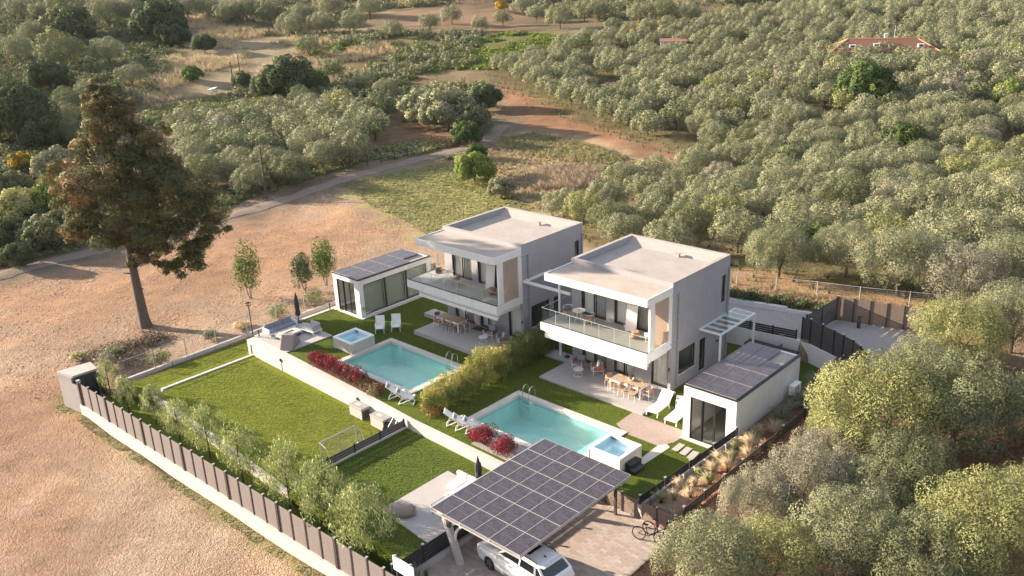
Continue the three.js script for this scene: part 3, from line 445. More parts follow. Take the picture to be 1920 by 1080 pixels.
function makeVilla(label, ext, glazed) {
  const t = thing('villa', label, 'house'), W = 7.73, D = 6.64, w = 0.25;
  const low = [[-6.9, -4.9, 0.12, 2.45], [-4.3, -2.75, 0.12, 2.45], [-1.44, -0.22, 0.12, 2.75]], up = [[-6.92, -4.92, 3.52, 5.95], [-4.29, -3.0, 3.52, 5.95], [-2.62, -1.5, 3.52, 5.95]];
  const sideOpen = [[-2.8, -0.84, 0.82, 2.42], [-4.05, -3.28, 0.12, 2.36], [-6.25, -5.72, 4.1, 5.95]];
  part(t, 'wall', join(...wallBoxes('x', -W, 0, 0, 7.13, -w, 0, [...low, ...up])), M.wall);
  part(t, 'wall', join(...wallBoxes('z', -D, -w, 0, 7.13, -w, 0, sideOpen)), M.wall);
  part(t, 'wall', box(-W + w, 0, -D, -w, 7.13, -D + w), M.wall); part(t, 'wall', box(-W, 0, -D, -W + w, 7.13, -w), M.wall);
  part(t, 'floor_slab', join(box(-W + w, 0, -D + w, -w, 0.1, -w), box(-W + w, 2.95, -D + w, -w, 3.5, -w)), M.floor);
  part(t, 'partition', join(box(-W + w, 0.1, -3.4, -w, 2.95, -3.3), box(-W + w, 3.5, -3.4, -w, 6.4, -3.3)), M.wall);
  // roof behind parapets, with screed sloped up along the back and a small vent
  part(t, 'roof', join(box(-W + w, 6.35, -D + w, -w, 6.72, -w)), M.roof);
  part(t, 'parapet_cap', join(box(-W - 0.015, 7.13, -w, 0.015, 7.16, 0.015), box(-W - 0.015, 7.13, -D - 0.015, 0.015, 7.16, -D + w), box(-W - 0.015, 7.13, -D + w, -W + w, 7.16, -w), box(-w, 7.13, -D + w, 0.015, 7.16, -w)), M.roof);
  { const g = new THREE.BufferGeometry(); const a = -W + w + 0.001, b = -w - 0.001, z0 = -D + w + 0.001; g.setAttribute('position', new THREE.Float32BufferAttribute([a, 7.05, z0, a, 6.721, z0 + 0.75, b, 6.721, z0 + 0.75, a, 7.05, z0, b, 6.721, z0 + 0.75, b, 7.05, z0, b, 7.05, z0, b, 6.721, z0 + 0.75, b, 6.721, z0, a, 7.05, z0, a, 6.721, z0, a, 6.721, z0 + 0.75], 3)); g.setAttribute('uv', new THREE.Float32BufferAttribute([0, 0, 0, 1, 7, 1, 0, 0, 7, 1, 7, 0, 0, 0, 1, 0, 0, 1, 0, 0, 1, 0, 0, 1], 2)); g.computeVertexNormals(); part(t, 'roof_screed', g, M.roof); }
  part(t, 'roof_vent', join(box(-3.3, 6.72, -5.5, -3.0, 6.95, -5.3), box(-3.36, 6.95, -5.56, -2.94, 6.99, -5.24)), M.roof);
  // canopy over the balcony with its side frame and wooden screen
  part(t, 'canopy', join(box(-W, 6.43, 0, 0, 6.82, 2.68), box(-W, 6.82, 2.6, 0, 6.91, 2.68), box(-W, 6.82, 0.002, -W + 0.08, 6.91, 2.6), box(-0.08, 6.82, 0.002, 0, 6.91, 2.6)), M.white);
  part(t, 'canopy_roof', box(-W + 0.081, 6.821, 0.003, -0.081, 6.86, 2.599), M.roofwarm);
  part(t, 'screen_frame', join(box(-0.14, 3.52, 1.86, -0.002, 6.43, 2.32), box(-0.14, 3.52, 0.002, -0.002, 6.43, 0.34)), M.white);
  const sg = box(-0.115, 0, 0.341, -0.03, 0.04, 1.859); for (let i = 0; i < 27; i++) part(t, 'screen_slat', sg, M.slatwood, [0, 3.56 + i * 0.106, 0]).rotation.z = 0;
  // balcony slab, floor, glass railing
  part(t, 'balcony_slab', box(-8.3 - ext, 2.94, 0.002, 0, 3.49, 2.65), M.white);
  part(t, 'balcony_floor', box(-8.2 - ext, 3.49, 0.003, -0.14, 3.512, 2.5), M.floor);
  part(t, 'railing_shoe', join(box(-8.2 - ext, 3.49, 2.5, -0.002, 3.53, 2.58), box(-8.28 - ext, 3.49, 0.003, -8.2 - ext, 3.53, 2.58)), M.dark);
  const n = 7, L = (8.1 + ext) / n; for (let i = 0; i < n; i++) part(t, 'railing_pane', box(-8.23 - ext + i * L + 0.012, 3.5, 2.53, -8.23 - ext + (i + 1) * L - 0.012, 4.45, 2.545), M.railglass);
  for (let i = 0; i < 2; i++) part(t, 'railing_pane', box(-8.245 - ext, 3.5, 0.05 + i * 1.22, -8.23 - ext, 4.45, 1.24 + i * 1.22), M.railglass);
  part(t, 'railing_pane', box(-0.06, 3.5, 2.33, -0.045, 4.45, 2.52), M.railglass);
  for (let i = 1; i < n; i++) part(t, 'glass_edge', box(-8.23 - ext + i * L - 0.011, 3.53, 2.528, -8.23 - ext + i * L + 0.011, 4.44, 2.547), M.glassedge);
  part(t, 'handrail', join(box(-8.25 - ext, 4.45, 0.02, -8.22 - ext, 4.47, 2.55), box(-8.22 - ext, 4.45, 2.525, -0.04, 4.47, 2.55)), M.glassedge);
  // rolled awning under the balcony
  part(t, 'awning', join(moved(rbox(7.9, 0.2, 0.34, 0.05), -4.0, 2.83, 2.36), moved(rbox(7.9, 0.13, 0.22, 0.04), -4.0, 2.62, 2.44), box(-7.95, 2.44, 2.5, -0.05, 2.57, 2.53)), M.white);
  for (const x of [-7.7, -0.4]) part(t, 'awning_bracket', box(x, 2.6, 0.001, x + 0.12, 2.9, 2.25), M.white);
  // doors and windows
  doorPane(t, ...low[0], 0, true, [M.curtain, M.curtaindark]); doorPane(t, ...low[1], 0, true, [M.curtain, M.curtain]); doorPane(t, ...low[2], 0, false, [M.curtain]);
  doorPane(t, ...up[0], 0, true, [M.curtain, M.curtaindark]); doorPane(t, ...up[1], 0, false, [M.curtain]); doorPane(t, ...up[2], 0, false, [M.curtaindark]);
  const win = (z0, z1, y0, y1, nm, pane = M.glass) => { const d = new THREE.Group(); d.name = nm; t.add(d); part(d, 'frame', join(box(-0.16, y0, z0, -0.08, y0 + 0.06, z1), box(-0.16, y1 - 0.06, z0, -0.08, y1, z1), box(-0.16, y0 + 0.06, z0, -0.08, y1 - 0.06, z0 + 0.06), box(-0.16, y0 + 0.06, z1 - 0.06, -0.08, y1 - 0.06, z1)), M.frame); part(d, 'pane', box(-0.125, y0 + 0.061, z0 + 0.061, -0.115, y1 - 0.061, z1 - 0.061), pane); return d; };
  win(-2.8, -0.84, 0.82, 2.42, 'window'); win(-6.25, -5.72, 4.1, 5.95, 'window'); part(win(-4.05, -3.28, 0.12, 2.36, 'side_door'), 'handle', box(-0.08, 1.1, -3.45, -0.03, 1.25, -3.42), M.steel);
  part(t, 'window_sill', box(-0.1, 0.78, -2.83, 0.03, 0.82, -0.81), M.white);
  for (const [z, y] of [[-0.6, 6.36], [-6.5, 6.4]]) { const d = new THREE.Group(); d.name = 'downpipe'; t.add(d); part(d, 'pipe', join(box(0.04, 0.2, z - 0.045, 0.13, y, z + 0.045), box(0.0, y - 0.09, z - 0.04, 0.04, y, z + 0.04)), M.wall); for (const yy of [1.6, 3.25, 4.9]) part(d, 'bracket', box(0.0, yy, z - 0.06, 0.14, yy + 0.04, z + 0.06), M.galv); }
  part(t, 'water_spout', join(bar([0.02, 3.22, -0.5], [0.02, 3.22, 0.18], 0.03), bar([0.02, 6.38, -0.55], [0.02, 6.38, 0.1], 0.03)), M.galv);
  part(t, 'wall_lamp', rbox(0.09, 0.16, 0.08, 0.02), M.dark, [-4.6, 5.4, 0.04]); part(t, 'wall_lamp', rbox(0.09, 0.2, 0.08, 0.02), M.dark, [-0.11, 1.5, 0.04]); part(t, 'wall_vent', box(0, 1.5, -5.6, 0.03, 1.62, -5.3), M.dark);
  part(t, 'terrace', slab([[-9.6, -0.3], [-W - 0.01, -0.3], [-W - 0.01, 0.003], [0.4, 0.003], [0.4, 3.56], [-7.62, 3.56], [-7.62, 0.77], [-9.6, 0.77]], -0.5, 0.12), M.floor);
  // glazed white pergola at the side door
  if (glazed) { const p = new THREE.Group(); p.name = 'pergola'; t.add(p); const a = -3.15, b = -7.55, y = 3.2, wd = 1.55;
    part(p, 'frame', join(box(0.0, y - 0.12, b, 0.08, y, a), box(wd - 0.1, y - 0.12, b, wd, y, a), box(0.08, y - 0.12, a - 0.1, wd - 0.1, y, a), box(0.08, y - 0.12, b, wd - 0.1, y, b + 0.1)), M.whitemetal);
    for (let i = 1; i < 6; i++) part(p, 'rafter', box(0.081, y - 0.1, lerp(a, b, i / 6) - 0.05, wd - 0.101, y - 0.005, lerp(a, b, i / 6) + 0.05), M.whitemetal);
    part(p, 'post', box(wd - 0.11, 0, a - 0.11, wd - 0.0, y - 0.121, a), M.whitemetal); part(p, 'post', box(wd - 0.11, 0, b, wd, y - 0.121, b + 0.11), M.whitemetal);
    part(p, 'roof_pane', box(0.01, y + 0.004, b + 0.01, wd - 0.01, y + 0.014, a - 0.01), M.roofglass); }
  return t;
}
const villaFar = makeVilla('far white and grey two storey villa in the evening shade of the pine', 0.75, false); villaFar.position.set(-11.88, 0.18, 0.21);
makeVilla('near white and grey two storey villa with the sunlit balcony', -0.1, true);
{ const t = thing('pergola_frame', 'white metal frame bridging the gap between the two villas', 'pergola'); part(t, 'beam', box(-11.86, 4.62, 0.02, -7.76, 4.78, 0.16), M.whitemetal); part(t, 'beam', box(-11.86, 4.62, -2.7, -11.72, 4.78, 0.02), M.whitemetal); part(t, 'beam', box(-11.72, 4.62, -2.7, -7.76, 4.78, -2.56), M.whitemetal); part(t, 'post', box(-8.64, 0, 0.161, -8.52, 5.7, 0.28), M.whitemetal); }

// solar panels: frame, cells with printed lines
const cellTex = (() => {
  const c = document.createElement('canvas'); c.width = 256; c.height = 384; const x = c.getContext('2d'); x.fillStyle = '#33303a'; x.fillRect(0, 0, 256, 384);
  const R = rng(8); for (let j = 0; j < 12; j++) for (let i = 0; i < 6; i++) { const v = 42 + R() * 18; x.fillStyle = `rgb(${v + 7},${v},${v + 6})`; x.fillRect(i * 42.6 + 1, j * 32 + 1, 41, 30); }
  x.fillStyle = 'rgba(150,142,148,0.55)'; for (let j = 0; j <= 12; j++) x.fillRect(0, j * 32 - 1, 256, 2.2);
  for (let j = 0; j < 48; j++) { x.fillStyle = `rgba(176,164,168,${0.12 + R() * 0.4})`; const a = R() * 120; x.fillRect(a, j * 8 + 3, 100 + R() * 150, 1.6); } for (let i = 1; i < 6; i++) x.fillRect(i * 42.6, 0, 1.2, 384);
  x.fillStyle = 'rgba(160,150,155,0.5)'; x.fillRect(0, 191, 256, 3);
  const t = new THREE.CanvasTexture(c); t.colorSpace = THREE.SRGBColorSpace; return t;
})();
M.cells = new THREE.MeshPhysicalMaterial({ map: cellTex, roughness: 0.22, metalness: 0, clearcoat: 0.3, clearcoatRoughness: 0.2 });
M.paneldark = mat([0.3, 0.28, 0.28], 0.5, { metalness: 0.3 }); M.alu = mat([0.5, 0.48, 0.47], 0.5, { metalness: 0.3 });
function solarPanel(parent, x, y, z, w, d, fm = M.alu) {
  const f = 0.012, fg = keep(`pf${w}_${d}`, () => slab(rect(-w / 2, -d / 2, w / 2, d / 2), 0, 0.04, [rect(-w / 2 + f, -d / 2 + f, w / 2 - f, d / 2 - f)]));
  const cg = keep(`pc${w}_${d}`, () => { const g = box(-w / 2 + f, 0.01, -d / 2 + f, w / 2 - f, 0.034, d / 2 - f), p = g.attributes.position, u = g.attributes.uv; for (let i = 0; i < p.count; i++) u.setXY(i, p.getX(i) / w + 0.5, p.getZ(i) / d + 0.5); return g; });
  const s = new THREE.Group(); s.name = 'solar_panel'; s.position.set(x, y, z); parent.add(s); part(s, 'frame', fg, fm); part(s, 'cells', cg, M.cells); return s;
}
function gardenHouse(label, x0, z1, h, sideGlass) {
  const t = thing('garden_house', label, 'garden house', [x0, 0, z1]), W = 3.2, D = 7.35, w = 0.16;
  const op = [0.42, 2.62, 0.1, 2.68];
  part(t, 'wall', join(...wallBoxes('x', 0, W, 0, h, -w, 0, [op])), M.white);
  const sg = [[-6.9, -0.42, 0.12, 2.6]];
  part(t, 'wall', join(...wallBoxes('z', -D, -w, 0, h, W - w, W, sideGlass ? sg : [])), M.white);
  part(t, 'wall', box(0, 0, -D, w, h, -w), M.white); part(t, 'wall', box(w, 0, -D, W - w, h, -D + w), M.white);
  part(t, 'floor_slab', box(w, 0, -D + w, W - w, 0.1, -w), M.floor);
  part(t, 'roof', box(w, h - 0.2, -D + w, W - w, h - 0.05, -w), M.roof);
  part(t, 'gutter', join(box(W - 0.14, h, -D - 0.02, W + 0.05, h + 0.06, 0.03), box(-0.02, h, -0.12, W - 0.14, h + 0.05, 0.03)), M.frame);
  const pane = (nm, ax, a0, a1, y0, y1, at, m) => { const d = new THREE.Group(); d.name = nm; t.add(d); const f = 0.06, bx = (p, q, r, s, e) => ax === 'x' ? box(p, r, at - e, q, s, at + e) : box(at - e, r, p, at + e, s, q); part(d, 'frame', join(bx(a0, a1, y1 - f, y1, 0.04), bx(a0, a1, y0, y0 + f, 0.04), bx(a0, a0 + f, y0 + f, y1 - f, 0.04), bx(a1 - f, a1, y0 + f, y1 - f, 0.04)), M.frame); part(d, 'pane', bx(a0 + f, a1 - f, y0 + f, y1 - f, 0.005), m); };
  for (let i = 0; i < 3; i++) pane('sliding_door', 'x', op[0] + i * 0.7334, op[0] + (i + 1) * 0.7334, 0.1, 2.68, -w / 2 - (i % 2) * 0.03, M.glass);
  if (sideGlass) { for (let i = 0; i < 3; i++) pane('sliding_window', 'z', -6.9 + i * 2.16, -6.9 + (i + 1) * 2.16, 0.12, 2.6, W - w / 2, M.glass); for (let i = 0; i < 3; i++) part(t, 'blind', box(W - 0.4, 0.15, -6.85 + i * 2.16, W - 0.38, 2.58, -6.9 + (i + 1) * 2.16 - 0.05), i === 0 ? M.curtaindark : M.curtaingreen); part(t, 'wall_lamp', rbox(0.14, 0.22, 0.16, 0.02), M.galv, [W + 0.07, 0.75, -0.25]); }
  const pw = 1.0, pd = 1.74; for (let c = 0; c < 3; c++) for (let r = 0; r < (c === 2 ? 3 : 4); r++) solarPanel(t, 0.55 + c * 1.03, h + 0.07, -0.93 - r * 1.77, pw, pd, M.paneldark);
  for (let c = 0; c < 3; c++) part(t, 'panel_rail', box(0.2 + c * 1.03, h - 0.05, c === 2 ? -5.3 : -7.1, 0.26 + c * 1.03, h + 0.068, -0.1), M.alu);
  part(t, 'plinth', join(box(-0.12, -0.1, -D - 0.1, W + 0.35, 0.05, -D), box(W, -0.1, -D, W + 0.35, 0.05, 0), box(-0.12, -0.1, 0, W + 0.35, 0.05, 0.16)), M.concrete);
  return t;
}
{ const g = gardenHouse('white garden house with large side windows and roof panels by the far villa', -28.25, 4.2, 3.02, true); void g; }
{ const g = gardenHouse('white flat roofed garden house with solar panels, right of the near villa', 3.55, 4.22, 3.25, false);
  const d = new THREE.Group(); d.name = 'air_conditioner'; d.position.set(3.62, 1.45, -6.0); g.add(d); part(d, 'casing', rbox(0.36, 0.62, 0.85, 0.04), M.whitemetal, [0, 0.36, 0]); part(d, 'fan_grille', new THREE.TorusGeometry(0.24, 0.015, 6, 20), M.dark, [0.185, 0.36, 0.1], Math.PI / 2); part(d, 'fan_grille', new THREE.TorusGeometry(0.14, 0.012, 6, 16), M.dark, [0.185, 0.36, 0.1], Math.PI / 2); part(d, 'bracket', join(box(-0.3, 0, -0.3, 0.2, 0.05, -0.25), box(-0.3, 0, 0.25, 0.2, 0.05, 0.3)), M.galv); part(g, 'cable_duct', box(3.2, 1.9, -5.2, 3.24, 2.7, -5.16), M.whitemetal); }
// carport roofed with solar panels
{ const t = thing('carport', 'carport roofed with thirty six dark solar panels over the white car', 'carport', [-0.5, 0, 11.28]), y = 1.6, cw = 0.911, rd = 1.34;
  for (let c = 0; c < 6; c++) for (let r = 0; r < 6; r++) solarPanel(t, 0.47 + c * 0.915 + Math.floor(c / 2) * 0.03, y, 0.69 + r * 1.35, cw, rd);
  for (const x of [0.03, 1.87, 3.73, 5.53]) part(t, 'purlin', box(x - 0.035, y - 0.1, 0.02, x + 0.035, y - 0.004, 8.12), M.alu);
  for (const z of [0.02, 1.365, 2.715, 4.065, 5.415, 6.765, 8.1]) part(t, 'rafter', box(0.0, y - 0.16, z - 0.03, 5.56, y - 0.101, z + 0.03), M.alu);
  for (const z of [0.6, 7.75]) { part(t, 'main_beam', beam([0.05, y - 0.28, z], [5.4, y - 0.24, z], 0.16, 0.2), M.whitemetal); part(t, 'post', beam([1.5, -1.03, z + 0.1], [0.45, y - 0.2, z], 0.26, 0.3), M.conclight);
    const arc = []; for (let i = 0; i <= 12; i++) { const a = Math.PI * (1 - i / 24); arc.push(V(2.3 + Math.cos(a) * 1.2, 0.1 + Math.sin(a) * 1.2, z)); } part(t, 'brace', new THREE.TubeGeometry(new THREE.CatmullRomCurve3(arc), 20, 0.07, 8), M.whitemetal); }
  part(t, 'post', box(4.6, -1.03, 0.0, 4.72, y - 0.16, 0.12), M.dark);
  part(t, 'junction_box', rbox(0.2, 0.3, 0.14, 0.02), M.dark, [0.95, 1.05, 7.95]); part(t, 'gutter', box(-0.04, y - 0.08, 0, 0.0, y + 0.03, 8.14), M.alu); }
// ---------------------------------------------------------------- furniture
function diningTable(label) {
  const t = thing('dining_table', label, 'table'), L = 2.3, W = 0.92, n = 8;
  for (let i = 0; i < n; i++) part(t, 'plank', box(-L / 2 + 0.02, 0.71, -W / 2 + 0.02 + i * (W - 0.04) / n + 0.004, L / 2 - 0.02, 0.745, -W / 2 + 0.02 + (i + 1) * (W - 0.04) / n - 0.004), M.teak);
  part(t, 'frame', join(box(-L / 2, 0.64, -W / 2, L / 2, 0.74, -W / 2 + 0.02), box(-L / 2, 0.64, W / 2 - 0.02, L / 2, 0.74, W / 2), box(-L / 2, 0.64, -W / 2 + 0.02, -L / 2 + 0.02, 0.74, W / 2 - 0.02), box(L / 2 - 0.02, 0.64, -W / 2 + 0.02, L / 2, 0.74, W / 2 - 0.02)), M.whitemetal);
  const lg = box(-0.04, 0, -0.04, 0.04, 0.64, 0.04); for (const sx of [-1, 1]) for (const sz of [-1, 1]) part(t, 'leg', lg, M.whitemetal, [sx * (L / 2 - 0.06), 0, sz * (W / 2 - 0.06)]);
  return t;
}
function diningChair(label, m) { // faces +z
  const t = thing('dining_chair', label, 'chair'); 
  part(t, 'seat', rbox(0.46, 0.05, 0.45, 0.02), m, [0, 0.44, 0]);
  const s = new THREE.CylinderGeometry(0.3, 0.25, 0.32, 14, 1, true, Math.PI * 0.62, Math.PI * 0.76); s.translate(0, 0.64, 0.03); part(t, 'backrest', s, m.clone()).material.side = THREE.DoubleSide;
  for (const sx of [-1, 1]) { part(t, 'leg', bar([sx * 0.24, 0, 0.22], [sx * 0.2, 0.44, 0.18], 0.014), M.whitemetal); part(t, 'leg', bar([sx * 0.26, 0, -0.25], [sx * 0.22, 0.78, -0.2], 0.014), M.whitemetal); part(t, 'armrest', bar([sx * 0.24, 0.63, 0.15], [sx * 0.27, 0.66, -0.16], 0.015), M.whitemetal); }
  return t;
}
M.rope2 = M.rope.clone(); M.rope2.color = rgb([0.42, 0.25, 0.155]);
const chairFar = diningChair('brown woven dining chair at the long table of the far villa', M.rope), chairNear = diningChair('tan woven dining chair at the long table of the near villa', M.rope2);
function diningSet(x, y, z, chair, who) {
  diningTable(`long slatted wooden dining table on white legs, terrace of the ${who} villa`).position.set(x, y, z);
  const spots = [[-0.75, 0.62, Math.PI], [0, 0.64, Math.PI], [0.75, 0.6, Math.PI], [-0.75, -0.62, 0], [0, -0.63, 0.06], [0.75, -0.6, -0.05], [-1.42, 0, Math.PI / 2], [1.42, 0.05, -Math.PI / 2]];
  const side = ['facing side, left', 'facing side, middle', 'facing side, right', 'wall side, left', 'wall side, middle', 'wall side, right', 'left end', 'right end'];
  spots.forEach(([dx, dz, r], i) => {
    const col = who === 'far' ? 'brown' : 'tan', ord = ['left', 'middle', 'right'][i % 3];
    const label = i < 6 ? `${col} woven chair, ${ord} of three on the ${i < 3 ? 'garden' : 'window'} side of the ${who} villa's table` : `${col} woven dining chair at the ${i === 6 ? 'left' : 'right'} end of the ${who} villa's table`; void side;
    const o = i ? copyOf(chair, [x + dx, y, z + dz], r) : chair; o.position.set(x + dx, y, z + dz); o.rotation.y = r; o.userData = { label, category: 'chair', group: `dining chairs on the terrace of the ${who} villa` };
  });
}
diningSet(-1.83, 0.12, 1.79, chairNear, 'near'); diningSet(-17.7, 0.3, 1.65, chairFar, 'far');
{ const t = thing('flower_pot', 'white bowl with a dry plant on the wooden table of the near villa', 'pot', [-1.8, 0.865, 1.6]); part(t, 'bowl', new THREE.LatheGeometry([[0.0, 0], [0.1, 0.01], [0.17, 0.09], [0.19, 0.14], [0.17, 0.14], [0.15, 0.1], [0, 0.05]].map((p) => new THREE.Vector2(...p)), 14), M.whitemetal); const R = rng(4), tw = []; for (let i = 0; i < 26; i++) tw.push(bar([0, 0.08, 0], [(R() - 0.5) * 0.4, 0.25 + R() * 0.25, (R() - 0.5) * 0.4], 0.012, 3, 0.02)); part(t, 'stems', join(tw), mat([0.2, 0.17, 0.1], 0.9)).userData.kind = 'stuff'; }
function lounger(label, pos, turn, up = 0.62) { // sun lounger, head towards -z
  const t = thing('sun_lounger', label, 'sun lounger', pos, turn), w = 0.72;
  part(t, 'frame', join(beam([-w / 2, 0.32, -0.35], [-w / 2, 0.32, 1.0], 0.05, 0.05), beam([w / 2, 0.32, -0.35], [w / 2, 0.32, 1.0], 0.05, 0.05), box(-w / 2, 0.295, 0.97, w / 2, 0.345, 1.02)), M.whitemetal);
  part(t, 'seat', moved(rbox(w - 0.04, 0.03, 1.34, 0.012), 0, 0.35, 0.33), M.sling); part(t, 'backrest', moved(rbox(w - 0.04, 0.035, 0.85, 0.012), 0, 0.35 + Math.sin(up) * 0.42, -0.34 - Math.cos(up) * 0.42, up), M.sling);
  part(t, 'back_frame', join(...[-1, 1].map((s) => beam([s * w / 2, 0.34, -0.34], [s * w / 2, 0.34 + Math.sin(up) * 0.86, -0.34 - Math.cos(up) * 0.86], 0.045, 0.045))), M.whitemetal);
  for (const s of [-1, 1]) { part(t, 'leg', beam([s * w / 2, 0, 0.92], [s * w / 2, 0.32, 0.85], 0.05, 0.05), M.whitemetal); part(t, 'leg', beam([s * w / 2, 0, -0.5], [s * w / 2, 0.34, -0.33], 0.05, 0.05), M.whitemetal); part(t, 'strut', beam([s * w * 0.45, 0.06, -0.5], [s * w * 0.45, 0.34 + Math.sin(up) * 0.5, -0.34 - Math.cos(up) * 0.5], 0.03, 0.03), M.whitemetal); }
  return t;
}
lounger('white sun lounger on the gravel next to the dining table', [0.93, 0.02, 2.55], 0.06, 0.75).position.y = 0.125;
lounger('white sun lounger on the gravel half behind the near garden house', [2.22, 0.02, 2.6], 0.08, 0.75);
{ const t = thing('folding_chair', 'folded white metal chair between the two white sun loungers', 'chair', [1.55, 0.02, 1.4], 0.4); part(t, 'frame', join(bar([-0.2, 0, 0.2], [-0.2, 0.6, -0.2], 0.015), bar([0.2, 0, 0.2], [0.2, 0.6, -0.2], 0.015), bar([-0.2, 0, -0.2], [-0.2, 0.5, 0.2], 0.015), bar([0.2, 0, -0.2], [0.2, 0.5, 0.2], 0.015)), M.whitemetal); part(t, 'seat', box(-0.22, 0.42, -0.15, 0.22, 0.45, 0.22), M.whitemetal); part(t, 'back', box(-0.22, 0.5, -0.22, 0.22, 0.7, -0.19), M.whitemetal); }
function armchair(label, pos, turn, pillow, m = M.rope) { // lounge armchair facing +z
  const t = thing('lounge_chair', label, 'armchair', pos, turn);
  part(t, 'seat_cushion', rbox(0.62, 0.14, 0.62, 0.05), M.cushion, [0, 0.38, 0.02]); part(t, 'back_cushion', moved(rbox(0.6, 0.42, 0.14, 0.05), 0, 0.64, -0.26, -0.2), M.cushion);
  part(t, 'frame', join(box(-0.37, 0.27, -0.35, 0.37, 0.3, 0.36), ...[-1, 1].flatMap((s) => [box(s * 0.36 - 0.015, 0.3, 0.32, s * 0.36 + 0.015, 0.55, 0.35), box(s * 0.36 - 0.02, 0.55, -0.35, s * 0.36 + 0.02, 0.58, 0.35)])), M.whitemetal);
  for (const s of [-1, 1]) { part(t, 'side_panel_or_shade', rbox(0.05, 0.3, 0.62, 0.02), m, [s * 0.36, 0.46, -0.02]); for (const q of [-1, 1]) part(t, 'leg', beam([s * 0.34, 0, q * 0.33], [s * 0.34, 0.28, q * 0.31], 0.03, 0.03), M.whitemetal); }
  part(t, 'back_panel', rbox(0.7, 0.42, 0.05, 0.02), m, [0, 0.56, -0.36]);
  if (pillow) part(t, 'pillow', moved(rbox(0.4, 0.4, 0.14, 0.06), 0.02, 0.64, -0.08, -0.3), M.cushionlight);
  return t;
}
armchair('grey cushioned lounge chair at the left of the near terrace, in shade', [-6.4, 0.12, 0.95], 0.15, false); armchair('grey lounge chair with pale pillow and brown sides on the near terrace', [-5.0, 0.12, 0.85], -0.7, true);
armchair('dark cushioned lounge chair with brown sides by the doors of the far villa', [-14.2, 0.3, 1.2], 0.15, false); armchair('brown sided lounge chair with pale pillow at the hedge end of the far terrace', [-12.75, 0.3, 1.5], -0.6, true);
function coffeeTable(label, pos) { const t = thing('coffee_table', label, 'table', pos); part(t, 'table_top', cyl(0.33, 0.33, 0.025, 20), M.whitemetal, [0, 0.42, 0]); part(t, 'base_ring', moved(new THREE.TorusGeometry(0.3, 0.014, 6, 24), 0, 0.015, 0, Math.PI / 2), M.whitemetal); for (let i = 0; i < 6; i++) { const a = i * Math.PI / 3; part(t, 'rod', bar([Math.cos(a) * 0.3, 0, Math.sin(a) * 0.3], [Math.cos(a + 0.4) * 0.2, 0.42, Math.sin(a + 0.4) * 0.2], 0.009, 4), M.whitemetal); } return t; }
coffeeTable('round white wire coffee table on the near terrace', [-5.75, 0.12, 1.85]); coffeeTable('round white wire coffee table on the far terrace', [-13.95, 0.3, 2.2]);
{ const t = thing('doormat', 'dark doormat by the doors of the far villa', 'doormat', [-15.95, 0.3, 0.62]); part(t, 'mat', box(-0.45, 0.004, -0.28, 0.45, 0.02, 0.28), M.dark); part(t, 'edge', join(box(-0.48, 0.002, -0.31, 0.48, 0.016, -0.28), box(-0.48, 0.002, 0.28, 0.48, 0.016, 0.31)), M.rubber); }
{ const t = thing('plant_stand', 'small dark object on the shaded corner of the near terrace', 'ornament', [-8.05, 0.12, 0.2]); part(t, 'base', rbox(0.4, 0.05, 0.25, 0.02), M.dark, [0, 0.03, 0]); part(t, 'top', rbox(0.25, 0.14, 0.18, 0.05), M.dark, [0.05, 0.12, 0]); }
// balconies: each villa has a round table, two chairs, an upright folded lounger, a basket stool and a white armchair
function balconyChair(label, pos, turn) { const t = thing('balcony_chair', label, 'chair', pos, turn); part(t, 'seat', rbox(0.5, 0.06, 0.48, 0.02), M.rope2, [0, 0.42, 0]); const n = 9; for (let i = 0; i < n; i++) { const a = Math.PI * (1.08 + 0.84 * i / (n - 1)); part(t, 'back_cord', bar([Math.cos(a) * 0.27, 0.45, Math.sin(a) * 0.25], [Math.cos(a) * 0.31, 0.75, Math.sin(a) * 0.29], 0.02, 4), M.rope2); } const arc = []; for (let i = 0; i <= 14; i++) { const a = Math.PI * (0.92 + 1.16 * i / 14); arc.push(V(Math.cos(a) * 0.31, 0.76, Math.sin(a) * 0.29)); } part(t, 'arm_rail', new THREE.TubeGeometry(new THREE.CatmullRomCurve3(arc), 18, 0.018, 5), M.whitemetal); for (const s of [-1, 1]) for (const q of [-1, 1]) part(t, 'leg', bar([s * 0.27, 0, q * 0.25], [s * 0.22, 0.42, q * 0.2], 0.014, 5), M.whitemetal); part(t, 'cushion', rbox(0.38, 0.3, 0.12, 0.05), M.cushion, [0, 0.62, -0.17]); return t; }
